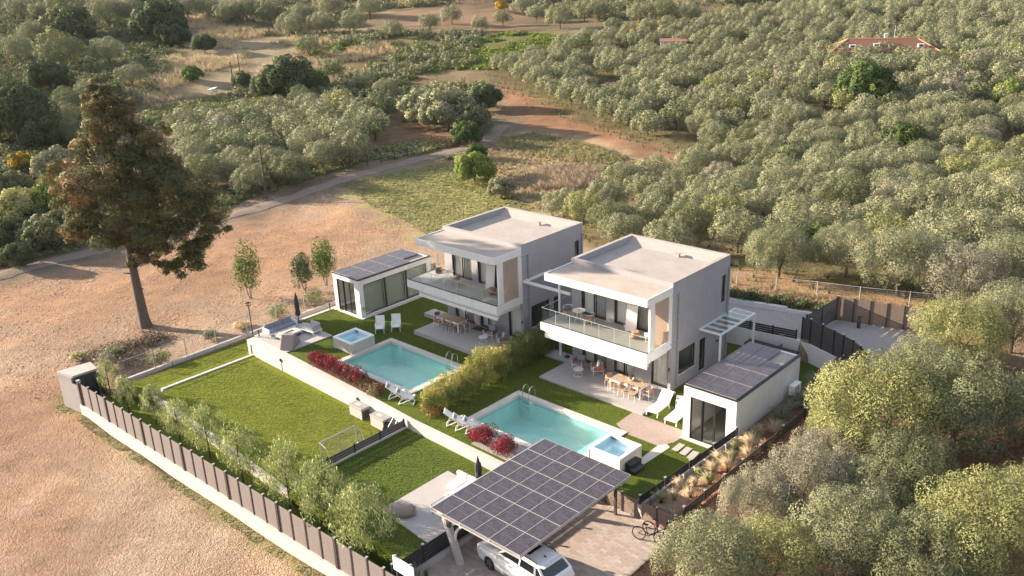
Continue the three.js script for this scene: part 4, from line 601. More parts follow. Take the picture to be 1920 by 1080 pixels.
function balcony(ox, oy, oz, who) {
  const y = oy + 3.515; const p = (x, z) => [ox + x, y, oz + z];
  const t = thing('bistro_table', `round white table on the balcony of the ${who} villa`, 'table', p(-6.25, 1.1)); part(t, 'table_top', cyl(0.42, 0.42, 0.025, 24), M.whitemetal, [0, 0.73, 0]); part(t, 'hub', cyl(0.05, 0.05, 0.03, 10), M.dark, [0, 0.755, 0]); for (let i = 0; i < 4; i++) { const a = i * Math.PI / 2 + 0.4; part(t, 'leg', bar([Math.cos(a) * 0.33, 0, Math.sin(a) * 0.33], [Math.cos(a) * 0.08, 0.73, Math.sin(a) * 0.08], 0.016, 5), M.whitemetal); }
  balconyChair(`woven chair left of the round table on the ${who} villa's balcony`, p(-7.25, 1.0), 1.2); balconyChair(`woven chair right of the round table on the ${who} villa's balcony`, p(-5.3, 1.2), -1.3);
  { const q = thing('folded_lounger', `white sun lounger stood upright against the wall of the ${who} villa's balcony`, 'sun lounger', p(-2.65, 0.42), 0.15); part(q, 'sling', moved(rbox(0.66, 1.7, 0.05, 0.02), 0, 0.87, 0, -0.16), M.sling); part(q, 'frame', join(beam([-0.35, 0, 0.14], [-0.35, 1.76, -0.14], 0.04, 0.04), beam([0.35, 0, 0.14], [0.35, 1.76, -0.14], 0.04, 0.04)), M.whitemetal); part(q, 'foot', join(beam([-0.33, 0.02, 0.1], [-0.33, 0.55, 0.38], 0.03, 0.03), beam([0.33, 0.02, 0.1], [0.33, 0.55, 0.38], 0.03, 0.03)), M.whitemetal); }
  { const q = thing('basket_stool', `brown woven basket stool on the balcony of the ${who} villa`, 'stool', p(-1.85, 1.15)); part(q, 'body', new THREE.LatheGeometry([[0, 0.01], [0.2, 0.01], [0.25, 0.2], [0.22, 0.42], [0.2, 0.43]].map((v) => new THREE.Vector2(...v)), 16), M.rope); part(q, 'lid', cyl(0.23, 0.23, 0.04, 16), M.rope2, [0, 0.43, 0]); }
  { const q = thing('white_armchair', `white wire armchair beside the wooden screen on the ${who} villa's balcony`, 'chair', p(-0.95, 1.0), -0.9); part(q, 'seat', rbox(0.55, 0.1, 0.55, 0.04), M.sling, [0, 0.4, 0]); part(q, 'back', moved(rbox(0.55, 0.5, 0.08, 0.04), 0, 0.66, -0.26, -0.2), M.sling); for (const s of [-1, 1]) for (const r of [-1, 1]) part(q, 'leg', bar([s * 0.25, 0, r * 0.25], [s * 0.2, 0.38, r * 0.18], 0.015, 5), M.whitemetal); }
}
balcony(0, 0, 0, 'near'); balcony(-11.88, 0.18, 0.21, 'far');
// lounge terrace by the far pool
{ const t = thing('outdoor_sofa', 'long blue grey outdoor sofa at the edge of the lounge terrace', 'sofa', [-27.85, 0.06, 9.6], Math.PI / 2);
  part(t, 'base', rbox(2.3, 0.16, 0.85, 0.02), M.whitemetal, [0, 0.16, 0]); for (let i = 0; i < 3; i++) part(t, 'seat_cushion', rbox(0.75, 0.16, 0.7, 0.05), M.cushion, [-0.76 + i * 0.76, 0.33, 0.05]); for (let i = 0; i < 3; i++) part(t, 'back_cushion', moved(rbox(0.75, 0.4, 0.18, 0.06), -0.76 + i * 0.76, 0.56, -0.3, -0.18), M.cushion); for (const s of [-1, 1]) part(t, 'armrest', rbox(0.1, 0.42, 0.85, 0.02), M.whitemetal, [s * 1.2, 0.35, 0]); for (const s of [-1, 1]) for (const q of [-1, 1]) part(t, 'leg', box(-0.03, 0, -0.03, 0.03, 0.09, 0.03), M.whitemetal, [s * 1.1, 0, q * 0.36]); part(t, 'back_frame', box(-1.2, 0.2, -0.46, 1.2, 0.62, -0.42), M.whitemetal); }
{ const t = thing('lounge_table', 'low rectangular white table in front of the blue grey sofa', 'table', [-26.45, 0.06, 9.85], 0.06); part(t, 'base', box(-0.45, 0, -0.8, 0.45, 0.2, 0.8), M.dark); part(t, 'table_top', rbox(1.05, 0.16, 1.75, 0.02), M.conclight, [0, 0.28, 0]); part(t, 'fire_trough', box(-0.09, 0.355, -0.45, 0.09, 0.372, 0.45), M.dark); for (const z of [-0.25, 0, 0.25]) part(t, 'pebble', new THREE.IcosahedronGeometry(0.07, 0), M.stone, [0, 0.39, z]); }
{ const t = thing('chaise', 'pale grey outdoor daybed with two back cushions near the closed parasol', 'daybed', [-26.0, 0.06, 8.3], 0.1); part(t, 'frame', rbox(1.8, 0.08, 0.9, 0.02), M.whitemetal, [0, 0.24, 0]); part(t, 'seat_cushion', rbox(1.15, 0.14, 0.82, 0.05), M.cushionlight, [-0.25, 0.35, 0]); part(t, 'seat_cushion', rbox(0.55, 0.14, 0.82, 0.05), M.cushionlight, [0.6, 0.35, 0]); part(t, 'back_cushion', moved(rbox(0.9, 0.38, 0.16, 0.06), 0.3, 0.58, -0.32, -0.15), M.cushionlight); part(t, 'back_cushion', moved(rbox(0.16, 0.38, 0.75, 0.06), 0.78, 0.58, 0.02, 0, 0, -0.12), M.cushionlight); for (const s of [-1, 1]) for (const q of [-1, 1]) part(t, 'leg', box(-0.025, 0, -0.025, 0.025, 0.21, 0.025), M.whitemetal, [s * 0.82, 0, q * 0.38]); }
{ const t = thing('beanbag', 'dark taupe wedge shaped bean bag on the lounge terrace', 'bean bag', [-24.95, 0.06, 10.75], 0.25); const s = new THREE.Shape([[-0.75, 0], [0.75, 0], [0.62, 0.16], [0.2, 0.78], [0.02, 0.8], [-0.7, 0.14]].map((p) => new THREE.Vector2(...p))); const g = new THREE.ExtrudeGeometry(s, { depth: 0.8, bevelEnabled: true, bevelSize: 0.08, bevelThickness: 0.1, bevelSegments: 3, steps: 1 }); g.translate(0, 0.08, -0.4); part(t, 'cover', g, M.beanbag, [0, 0, 0], -1.2); part(t, 'carry_loop', moved(new THREE.TorusGeometry(0.08, 0.015, 5, 12), 0, 0.85, 0), M.dark); }
function closedParasol(label, pos, h) { const t = thing('closed_parasol', label, 'parasol', pos); part(t, 'pole', cyl(0.03, 0.03, h, 8), M.dark); part(t, 'base_plate', cyl(0.3, 0.28, 0.06, 16), M.dark); const pts = [[0.05, 0.5], [0.16, 0.58], [0.19, 0.75], [0.14, 1.05], [0.17, 1.25], [0.15, 1.6], [0.1, h - 0.35], [0.05, h - 0.1], [0.0, h]].map((p) => new THREE.Vector2(...p)); const g = new THREE.LatheGeometry(pts, 24), p = g.attributes.position; for (let i = 0; i < p.count; i++) { const a = Math.atan2(p.getZ(i), p.getX(i)), f = 1 + 0.16 * Math.sin(a * 8); p.setX(i, p.getX(i) * f); p.setZ(i, p.getZ(i) * f); } g.computeVertexNormals(); part(t, 'canopy', g, M.parasol); part(t, 'tie', moved(new THREE.TorusGeometry(0.145, 0.02, 5, 16), 0, 1.07, 0, Math.PI / 2), M.black); part(t, 'finial', new THREE.SphereGeometry(0.035, 8, 6), M.dark, [0, h + 0.02, 0]); return t; }
M.parasol = mat([0.045, 0.045, 0.055], 0.9);
closedParasol('closed dark grey parasol behind the sofa by the wire fence', [-28.2, 0.06, 7.75], 2.4); closedParasol('closed dark grey parasol beside the carport roof', [-2.05, -0.44, 14.75], 2.0);
function lampPost(label, pos, h) { const t = thing('lamp_post', label, 'lamp', pos); part(t, 'base_plate', box(-0.1, 0, -0.1, 0.1, 0.02, 0.1), M.dark); part(t, 'pole', cyl(0.045, 0.035, h, 8), M.dark); part(t, 'lantern', join(box(-0.14, h, -0.14, 0.14, h + 0.02, 0.14), box(-0.14, h + 0.2, -0.14, 0.14, h + 0.23, 0.14), ...[[-1, -1], [1, -1], [1, 1], [-1, 1]].map(([a, b]) => box(a * 0.12 - 0.01, h + 0.02, b * 0.12 - 0.01, a * 0.12 + 0.01, h + 0.2, b * 0.12 + 0.01))), M.dark); part(t, 'shade', cyl(0.08, 0.08, 0.17, 10), M.whitemetal, [0, h + 0.02, 0]); return t; }
lampPost('slim dark lamp post at the end of the long retaining wall', [-28.6, 0.05, 11.5], 2.45);
{ const t = thing('bollard_light', 'short dark bollard light at the corner of the lounge terrace', 'lamp', [-28.25, 0.06, 11.2]); part(t, 'shaft', cyl(0.05, 0.05, 0.4, 8), M.dark); part(t, 'head', cyl(0.07, 0.07, 0.08, 10), M.black, [0, 0.4, 0]); }
{ const t = thing('bollard_light', 'short dark bollard light at the corner of the far garden house', 'lamp', [-28.55, 0.04, 4.6]); part(t, 'shaft', cyl(0.05, 0.05, 0.4, 8), M.dark); part(t, 'head', cyl(0.07, 0.07, 0.08, 10), M.black, [0, 0.4, 0]); }
function gardenChair(label, pos, turn) { const t = thing('garden_chair', label, 'chair', pos, turn); const a = 0.42; part(t, 'seat', moved(rbox(0.58, 0.035, 0.6, 0.012), 0, 0.4, 0.05, 0.12), M.sling); part(t, 'backrest', moved(rbox(0.58, 0.75, 0.035, 0.012), 0, 0.76, -0.37, -a * 0.6), M.sling); part(t, 'frame', join(...[-1, 1].flatMap((s) => [beam([s * 0.31, 0.37, 0.36], [s * 0.31, 0.42, -0.25], 0.045, 0.045), beam([s * 0.31, 0.42, -0.25], [s * 0.31, 1.14, -0.46], 0.045, 0.045)])), M.whitemetal); for (const s of [-1, 1]) { part(t, 'leg', beam([s * 0.31, 0, 0.4], [s * 0.31, 0.6, 0.32], 0.045, 0.045), M.whitemetal); part(t, 'leg', beam([s * 0.31, 0, -0.38], [s * 0.31, 0.5, -0.2], 0.045, 0.045), M.whitemetal); part(t, 'armrest', beam([s * 0.32, 0.6, 0.38], [s * 0.32, 0.62, -0.3], 0.06, 0.03), M.whitemetal); } return t; }
gardenChair('white high backed garden chair nearer the hot tub', [-21.85, 0, 5.0], 0.78); gardenChair('white high backed garden chair nearer the far villa', [-21.15, 0, 4.05], 0.78);
function deckChair(label, pos, turn, pillow) { // folding beach chair: two crossed frames and a sling, facing +z
  const t = thing('deck_chair', label, 'deck chair', pos, turn), w = 0.3;
  for (const s of [-1, 1]) { part(t, 'back_rail', beam([s * w, 0.02, 0.5], [s * w, 0.92, -0.52], 0.04, 0.04), M.whitemetal); part(t, 'seat_rail', beam([s * w * 0.9, 0.02, -0.42], [s * w * 0.9, 0.45, 0.55], 0.04, 0.04), M.whitemetal); part(t, 'strut', beam([s * w * 1.05, 0.08, -0.36], [s * w * 1.05, 0.6, -0.16], 0.03, 0.03), M.whitemetal); }
  part(t, 'cross_bar', join(beam([-w, 0.03, 0.5], [w, 0.03, 0.5], 0.04, 0.04), beam([-w, 0.03, -0.42], [w, 0.03, -0.42], 0.04, 0.04), beam([-w, 0.9, -0.52], [w, 0.9, -0.52], 0.045, 0.045)), M.whitemetal);
  const n = 10, pos2 = [], idx = []; for (let i = 0; i <= n; i++) { const u = i / n, y = lerp(0.92, 0.44, u) - Math.sin(u * Math.PI) * 0.2, z = lerp(-0.53, 0.55, u); pos2.push(-w + 0.02, y, z, w - 0.02, y, z); if (i < n) { const b = i * 2; idx.push(b, b + 2, b + 1, b + 1, b + 2, b + 3); } } const g = new THREE.BufferGeometry(); g.setAttribute('position', new THREE.Float32BufferAttribute(pos2, 3)); g.setIndex(idx); g.computeVertexNormals(); part(t, 'sling', g, M.slingds); if (pillow) part(t, 'headrest', moved(rbox(0.36, 0.06, 0.2, 0.03), 0, 0.84, -0.4, 0.7), M.cushion); return t;
}
M.slingds = M.sling.clone(); M.slingds.side = THREE.DoubleSide;
deckChair('white folding deck chair next to the red shrubs of the far pool', [-12.85, 0, 11.2], 2.3, true); deckChair('white folding deck chair between the far pool and the bamboo', [-11.8, 0, 11.25], 2.25, true);
deckChair('white folding deck chair closest to the bamboo by the near pool', [-7.55, 0, 11.25], 2.3, false); deckChair('middle one of three white deck chairs by the near pool', [-6.75, 0, 11.3], 2.3, true); deckChair('white folding deck chair next to the red bush of the near pool', [-6.0, 0, 11.2], 2.2, true);
// lower lawn
function deckBin(label, x, z, r) { const t = thing('storage_bin', label, 'storage bin', [x, -1, z], r); part(t, 'body', rbox(1.28, 0.66, 0.62, 0.02), M.binbody, [0, 0.34, 0]); part(t, 'lid', rbox(1.33, 0.1, 0.66, 0.025), M.binlid, [0, 0.72, 0]); part(t, 'lid_label', box(-0.3, 0.771, -0.14, 0.1, 0.775, 0.12), M.conclight); part(t, 'seam', box(-0.63, 0.655, 0.31, 0.63, 0.675, 0.318), M.dark); part(t, 'side_panel_or_shade', box(0.641, 0.05, -0.26, 0.648, 0.62, 0.26), M.dark); return t; }  // dark sheet on the right end paints its shade into colour
deckBin('grey taupe storage bin farther from the black slat fence', -14.3, 12.98, -0.03); deckBin('grey taupe storage bin beside the black slat fence', -12.15, 13.05, -0.03);
{ const t = thing('garden_cart', 'folded black garden cart between the storage bin and black fence', 'cart', [-11.05, -1, 13.15], 0.4); part(t, 'wheel', moved(new THREE.TorusGeometry(0.24, 0.04, 6, 18), 0.2, 0.27, 0.2, 0, 0.4), M.rubber); part(t, 'wheel', moved(new THREE.TorusGeometry(0.24, 0.04, 6, 18), -0.25, 0.27, 0.1, 0, 0.4), M.rubber); part(t, 'frame', join(bar([-0.3, 0.1, 0.35], [0.1, 0.95, -0.15], 0.025), bar([0.15, 0.1, 0.35], [0.4, 0.95, -0.15], 0.025), bar([0.1, 0.95, -0.15], [0.4, 0.95, -0.15], 0.025)), M.galv); part(t, 'tray', moved(rbox(0.5, 0.05, 0.6, 0.02), 0.05, 0.55, 0, 0.9), M.black); }
{ const t = thing('football_goal', 'small grey football goal with net on the sunny lower lawn', 'football goal', [-11.35, -1, 16.45]), a = 1.25; // mouth towards -x
  part(t, 'goal_frame', join(bar([-0.45, 0, -a], [-0.45, 1.12, -a], 0.04), bar([-0.45, 0, a], [-0.45, 1.12, a], 0.04), bar([-0.45, 1.14, -a], [-0.45, 1.14, a], 0.045)), M.galv); part(t, 'back_frame', join(...[-a, a].flatMap((z) => [bar([-0.45, 1.12, z], [0.1, 0.95, z], 0.025), bar([0.1, 0.95, z], [0.45, 0.03, z], 0.025), bar([-0.45, 0.03, z], [0.45, 0.03, z], 0.025)]), bar([0.45, 0.03, -a], [0.45, 0.03, a], 0.025)), M.galv);
  const net = []; for (let i = 0; i <= 24; i++) { const z = -a + 2 * a * i / 24; net.push(bar([-0.42, 1.12, z], [0.1, 0.94, z], 0.004, 3), bar([0.1, 0.94, z], [0.44, 0.05, z], 0.004, 3)); } for (let i = 0; i <= 12; i++) { const u = i / 12; net.push(bar([lerp(0.1, 0.44, u), lerp(0.94, 0.05, u), -a], [lerp(0.1, 0.44, u), lerp(0.94, 0.05, u), a], 0.004, 3)); if (i < 6) net.push(bar([lerp(-0.42, 0.1, i / 6), lerp(1.12, 0.94, i / 6), -a], [lerp(-0.42, 0.1, i / 6), lerp(1.12, 0.94, i / 6), a], 0.004, 3)); } part(t, 'net', join(net), M.netmat ?? (M.netmat = mat([0.25, 0.25, 0.24], 0.8))).userData.kind = 'stuff'; }
// carport terrace
{ const t = thing('outdoor_sofa', 'pale cream outdoor sofa on the terrace beside the carport', 'sofa', [-2.65, -0.44, 15.35]); part(t, 'base', rbox(1.5, 0.2, 0.85, 0.03), M.sling, [0, 0.18, 0]); for (const s of [-1, 1]) part(t, 'seat_cushion', rbox(0.7, 0.16, 0.7, 0.05), M.cushionpale, [s * 0.36, 0.36, 0.05]); for (const s of [-1, 1]) part(t, 'back_cushion', rbox(0.74, 0.5, 0.2, 0.05), M.cushionpale, [s * 0.38, 0.55, -0.38]); for (const s of [-1, 1]) part(t, 'leg', box(-0.04, 0, -0.3, 0.04, 0.1, 0.3), M.whitemetal, [s * 0.6, 0, 0]); }
{ const t = thing('low_table', 'small white table beside the cream sofa', 'table', [-2.35, -0.44, 16.4]); part(t, 'table_top', rbox(0.7, 0.05, 0.5, 0.015), M.whitemetal, [0, 0.4, 0]); for (const s of [-1, 1]) for (const q of [-1, 1]) part(t, 'leg', box(-0.02, 0, -0.02, 0.02, 0.38, 0.02), M.whitemetal, [s * 0.3, 0, q * 0.2]); part(t, 'crossbar', box(-0.28, 0.15, -0.01, 0.28, 0.18, 0.01), M.whitemetal); }
{ const t = thing('glass_table', 'long glass topped table at the carport edge of the terrace', 'table', [-2.1, -0.44, 17.2]); part(t, 'table_top', rbox(0.6, 0.03, 1.2, 0.01), M.railglass, [0, 0.62, 0]); part(t, 'frame', join(box(-0.3, 0.56, -0.6, -0.27, 0.6, 0.6), box(0.27, 0.56, -0.6, 0.3, 0.6, 0.6)), M.galv); for (const s of [-1, 1]) for (const q of [-1, 1]) part(t, 'leg', box(-0.02, 0, -0.02, 0.02, 0.56, 0.02), M.galv, [s * 0.27, 0, q * 0.57]); }
{ const t = thing('beanbag', 'large brown bean bag lounger at the tree side of the carport terrace', 'bean bag', [-3.7, -0.44, 18.75], 0.55); const g = new THREE.SphereGeometry(1, 26, 16), p = g.attributes.position; for (let i = 0; i < p.count; i++) { let x = p.getX(i), y = p.getY(i), z = p.getZ(i); const w = 1 + 0.05 * N2(x * 3, z * 3 + y); x = Math.sign(x) * Math.pow(Math.abs(x), 0.8) * 0.85 * w; y = Math.max(y, -0.55); p.setXYZ(i, x, (y + 0.55) * (0.34 + 0.06 * x) * w, z * 0.5 * w); } g.computeVertexNormals(); part(t, 'cover', g, M.beanbag); part(t, 'seam', moved(new THREE.TorusGeometry(0.2, 0.012, 5, 16), 0.76, 0.28, 0, 0, Math.PI / 2), M.dark); }
// sign on the fence by the entrance
{ const c = document.createElement('canvas'); c.width = 512; c.height = 256; const x = c.getContext('2d'); x.fillStyle = '#f4f1ec'; x.fillRect(0, 0, 512, 256); x.fillStyle = '#8f8a8a'; x.font = '600 62px sans-serif'; x.textAlign = 'center'; x.fillText('VISTA VILLAS', 256, 128, 450); x.fillStyle = '#8d8a90'; x.fillRect(44, 56, 10, 24); x.fillStyle = '#cbc7c4'; x.font = '30px sans-serif'; x.fillText('LUXURY', 300, 190);
  const tx = new THREE.CanvasTexture(c); tx.colorSpace = THREE.SRGBColorSpace; const t = thing('name_sign', 'white name board with pale lettering on the long fence by the entrance', 'sign', [1.2, 1.0, zF(1.2) + 0.09]);
  part(t, 'board', box(-0.68, -0.36, -0.02, 0.68, 0.36, 0.02), M.whitemetal); part(t, 'lettering', new THREE.PlaneGeometry(1.34, 0.7), mat([1, 1, 1], 0.6, { map: tx }), [0, 0, 0.024]); for (const s of [-1, 1]) part(t, 'sign_post', box(s * 0.55 - 0.04, -2.48, -0.11, s * 0.55 + 0.04, 0.3, -0.03), M.post); for (const s of [-1, 1]) part(t, 'spotlight', moved(rbox(0.1, 0.08, 0.14, 0.02), s * 0.5, 0.42, 0.02), M.galv); }
// white car under the carport, nose towards -x
{
  const t = thing('parked_car', 'white sport utility car with black roof rails, nose under the carport', 'car', [3.75, -1.0, 17.72], -0.07), w = 0.92;
  const body = new THREE.Shape(); const pts = [[-2.3, 0.42], [-2.34, 0.62], [-2.28, 0.84], [-2.05, 0.97], [-1.3, 1.06], [-1.0, 1.1], [1.9, 1.12], [2.22, 1.06], [2.32, 0.86], [2.34, 0.5], [2.26, 0.36]]; body.moveTo(...pts[0]); pts.slice(1).forEach((p) => body.lineTo(...p));
  body.lineTo(1.83, 0.3); body.absarc(1.42, 0.34, 0.4, -0.1, Math.PI + 0.1, false); body.lineTo(-1.0, 0.27); body.absarc(-1.42, 0.34, 0.4, -0.1, Math.PI + 0.1, false); body.lineTo(-2.24, 0.3); body.closePath();
  const bg = new THREE.ExtrudeGeometry(body, { depth: 2 * w - 0.2, bevelEnabled: true, bevelSize: 0.09, bevelThickness: 0.1, bevelSegments: 4, curveSegments: 14 }); bg.translate(0, 0, -w + 0.1);
  { const p = bg.attributes.position; for (let i = 0; i < p.count; i++) { const x = p.getX(i), y = p.getY(i); const nose = sstep(1.5, 2.4, Math.abs(x)), top = sstep(0.75, 1.15, y); p.setZ(i, p.getZ(i) * (1 - 0.11 * nose - 0.05 * top)); } bg.computeVertexNormals(); } part(t, 'body', bg, M.carwhite);
  // cabin: rings of a tapering greenhouse
  const ring = (y, xf, xb, hw, r) => { const o = [], c = [[xf, -hw], [xb, -hw], [xb, hw], [xf, hw]], n = 4; for (let i = 0; i < 4; i++) { const [px, pz] = c[(i + 3) % 4], [cx, cz] = c[i], [nx, nz] = c[(i + 1) % 4]; const l0 = Math.hypot(px - cx, pz - cz), l1 = Math.hypot(nx - cx, nz - cz), ax = cx + (px - cx) * r / l0, az = cz + (pz - cz) * r / l0, bx = cx + (nx - cx) * r / l1, bz = cz + (nz - cz) * r / l1; for (let q = 0; q <= n; q++) { const u = q / n; o.push([(1 - u) ** 2 * ax + 2 * u * (1 - u) * cx + u * u * bx, y, (1 - u) ** 2 * az + 2 * u * (1 - u) * cz + u * u * bz]); } } return o; };
  const skin = (rs, closeTop) => { const pos = [], idx = [], n = rs[0].length; rs.forEach((r) => r.forEach((p) => pos.push(...p))); for (let j = 0; j + 1 < rs.length; j++) for (let i = 0; i < n; i++) { const a = j * n + i, b = j * n + (i + 1) % n; idx.push(a, a + n, b, b, a + n, b + n); } if (closeTop) { const last = rs.at(-1), c = pos.length / 3; pos.push(last.reduce((s, p) => s + p[0], 0) / n, last[0][1] + 0.03, 0); for (let i = 0; i < n; i++) idx.push((rs.length - 1) * n + i, c, (rs.length - 1) * n + (i + 1) % n); } const g = new THREE.BufferGeometry(); g.setAttribute('position', new THREE.Float32BufferAttribute(pos, 3)); g.setIndex(idx); g.computeVertexNormals(); return g; };
  part(t, 'windows', skin([ring(1.05, -1.12, 2.22, 0.83, 0.2), ring(1.3, -0.72, 1.98, 0.78, 0.2), ring(1.56, -0.28, 1.66, 0.7, 0.2)]), M.carglass);
  part(t, 'roof', skin([ring(1.54, -0.34, 1.7, 0.715, 0.2), ring(1.6, -0.22, 1.68, 0.7, 0.22), ring(1.65, -0.02, 1.55, 0.62, 0.22)], true), M.carwhite);
  part(t, 'sunroof', box(0.05, 1.672, -0.42, 0.75, 1.69, 0.42), M.carglass);
  for (const s of [-1, 1]) { part(t, 'roof_rail', join(bar([0.1, 1.69, s * 0.62], [1.4, 1.69, s * 0.62], 0.022), bar([0.1, 1.62, s * 0.62], [0.1, 1.69, s * 0.62], 0.022), bar([1.4, 1.62, s * 0.62], [1.4, 1.69, s * 0.62], 0.022)), M.black); part(t, 'pillar', join(beam([-1.05, 1.08, s * 0.83], [-0.24, 1.57, s * 0.69], 0.07, 0.06), beam([0.5, 1.08, s * 0.845], [0.52, 1.57, s * 0.715], 0.07, 0.03), beam([1.5, 1.08, s * 0.85], [1.42, 1.57, s * 0.71], 0.1, 0.03), beam([2.16, 1.08, s * 0.8], [1.64, 1.57, s * 0.69], 0.1, 0.06)), M.carwhite); part(t, 'mirror', rbox(0.14, 0.14, 0.22, 0.05), M.carwhite, [-0.75, 1.13, s * 1.0]); part(t, 'headlight', moved(rbox(0.3, 0.12, 0.34, 0.04), -2.17, 0.82, s * 0.66, 0, s * 0.35), M.lamp); part(t, 'tail_light', moved(rbox(0.12, 0.14, 0.4, 0.04), 2.26, 0.92, s * 0.6, 0, -s * 0.25), M.taillamp); part(t, 'door_handle', box(-0.1, 0.9, s * 0.915 - 0.01, 0.12, 0.93, s * 0.915 + 0.015), M.steel); part(t, 'door_handle', box(0.9, 0.91, s * 0.91 - 0.01, 1.12, 0.94, s * 0.91 + 0.015), M.steel); part(t, 'sill_trim', box(-1.0, 0.27, s * 0.91 - 0.03, 1.0, 0.4, s * 0.91 + 0.01), M.dark); }
  part(t, 'grille', moved(rbox(0.06, 0.26, 0.9, 0.03), -2.36, 0.68, 0), M.black); part(t, 'bumper', moved(rbox(0.1, 0.16, 1.4, 0.04), -2.34, 0.4, 0), M.dark); part(t, 'bumper', moved(rbox(0.1, 0.18, 1.4, 0.04), 2.36, 0.42, 0), M.dark); part(t, 'aerial', moved(rbox(0.16, 0.06, 0.04, 0.02), 1.35, 1.7, 0), M.black); part(t, 'rear_spoiler', moved(rbox(0.24, 0.04, 1.2, 0.02), 1.74, 1.6, 0), M.carwhite);
  const tyre = new THREE.TorusGeometry(0.27, 0.1, 10, 28), rim = cyl(0.24, 0.24, 0.1, 20); rim.rotateX(Math.PI / 2); rim.translate(0, 0, -0.05);
  for (const x of [-1.42, 1.42]) for (const s of [-1, 1]) { const q = new THREE.Group(); q.name = 'wheel'; q.position.set(x, 0.36, s * 0.84); t.add(q); part(q, 'tyre', tyre, M.rubber).scale.z = 1.1; part(q, 'rim', rim, M.dark); for (let i = 0; i < 5; i++) { const a = i * Math.PI * 0.4; part(q, 'spoke', beam([0, 0, s * 0.06], [Math.cos(a) * 0.24, Math.sin(a) * 0.24, s * 0.06], 0.05, 0.05), M.steel); } }
}
// two bicycles leaning by the brown fence
function bicycle(label, pos, turn, m) {
  const t = thing('bicycle', label, 'bicycle', pos, turn), wg = new THREE.TorusGeometry(0.33, 0.028, 6, 30);
  for (const x of [-0.54, 0.54]) { const q = new THREE.Group(); q.name = 'wheel'; q.position.set(x, 0.355, 0); t.add(q); part(q, 'tyre', wg, M.rubber); const sp = []; for (let i = 0; i < 12; i++) { const a = i * Math.PI / 6; sp.push(bar([0, 0, 0], [Math.cos(a) * 0.32, Math.sin(a) * 0.32, 0], 0.004, 3)); } part(q, 'spokes', join(sp), M.steel).userData.kind = 'stuff'; part(q, 'hub', moved(cyl(0.03, 0.03, 0.1, 8), 0, 0, -0.05, Math.PI / 2), M.steel); }
  part(t, 'bike_frame', join(bar([-0.08, 0.3, 0], [-0.2, 0.78, 0], 0.02), bar([-0.19, 0.74, 0], [0.36, 0.8, 0], 0.02), bar([-0.08, 0.3, 0], [0.4, 0.68, 0], 0.024), bar([-0.08, 0.3, 0], [-0.54, 0.355, 0.04], 0.014), bar([-0.19, 0.74, 0], [-0.54, 0.355, 0.04], 0.012)), m);
  part(t, 'fork', join(bar([0.36, 0.88, 0], [0.42, 0.62, 0], 0.02), bar([0.41, 0.64, 0.05], [0.54, 0.355, 0.05], 0.014), bar([0.41, 0.64, -0.05], [0.54, 0.355, -0.05], 0.014)), M.black);
  part(t, 'handlebar', join(bar([0.38, 0.98, -0.3], [0.38, 0.98, 0.3], 0.014), bar([0.36, 0.86, 0], [0.39, 0.98, 0], 0.016)), M.black); part(t, 'saddle', rbox(0.27, 0.06, 0.14, 0.03), M.black, [-0.23, 0.9, 0]); part(t, 'seat_post', bar([-0.2, 0.76, 0], [-0.23, 0.88, 0], 0.014), M.steel); part(t, 'crank', join(moved(new THREE.TorusGeometry(0.09, 0.012, 5, 16), -0.08, 0.3, 0.04), bar([-0.08, 0.3, 0.06], [0.04, 0.2, 0.06], 0.01), bar([-0.08, 0.3, -0.06], [-0.2, 0.4, -0.06], 0.01)), M.steel); t.rotation.order = 'YXZ'; t.rotation.x = -0.1; return t;
}
bicycle('bicycle with large black wheels nearest the paved parking area', [6.75, -0.998, 12.15], 0.25, M.black); bicycle('red bicycle against the brown board fence', [6.9, -0.998, 11.55], 0.18, M.redframe);
// ---------------------------------------------------------------- foliage: crowns of many small leaf faces gathered in clumps
function leafMat(o = {}) { return new THREE.MeshPhysicalMaterial({ color: rgb([1, 1, 1]), vertexColors: true, roughness: 0.85, side: THREE.DoubleSide, transmission: 0.25, thickness: 0, specularIntensity: 0.25, ...o }); }
const LEAF = leafMat(), BLADE = leafMat({ transmission: 0.58 });
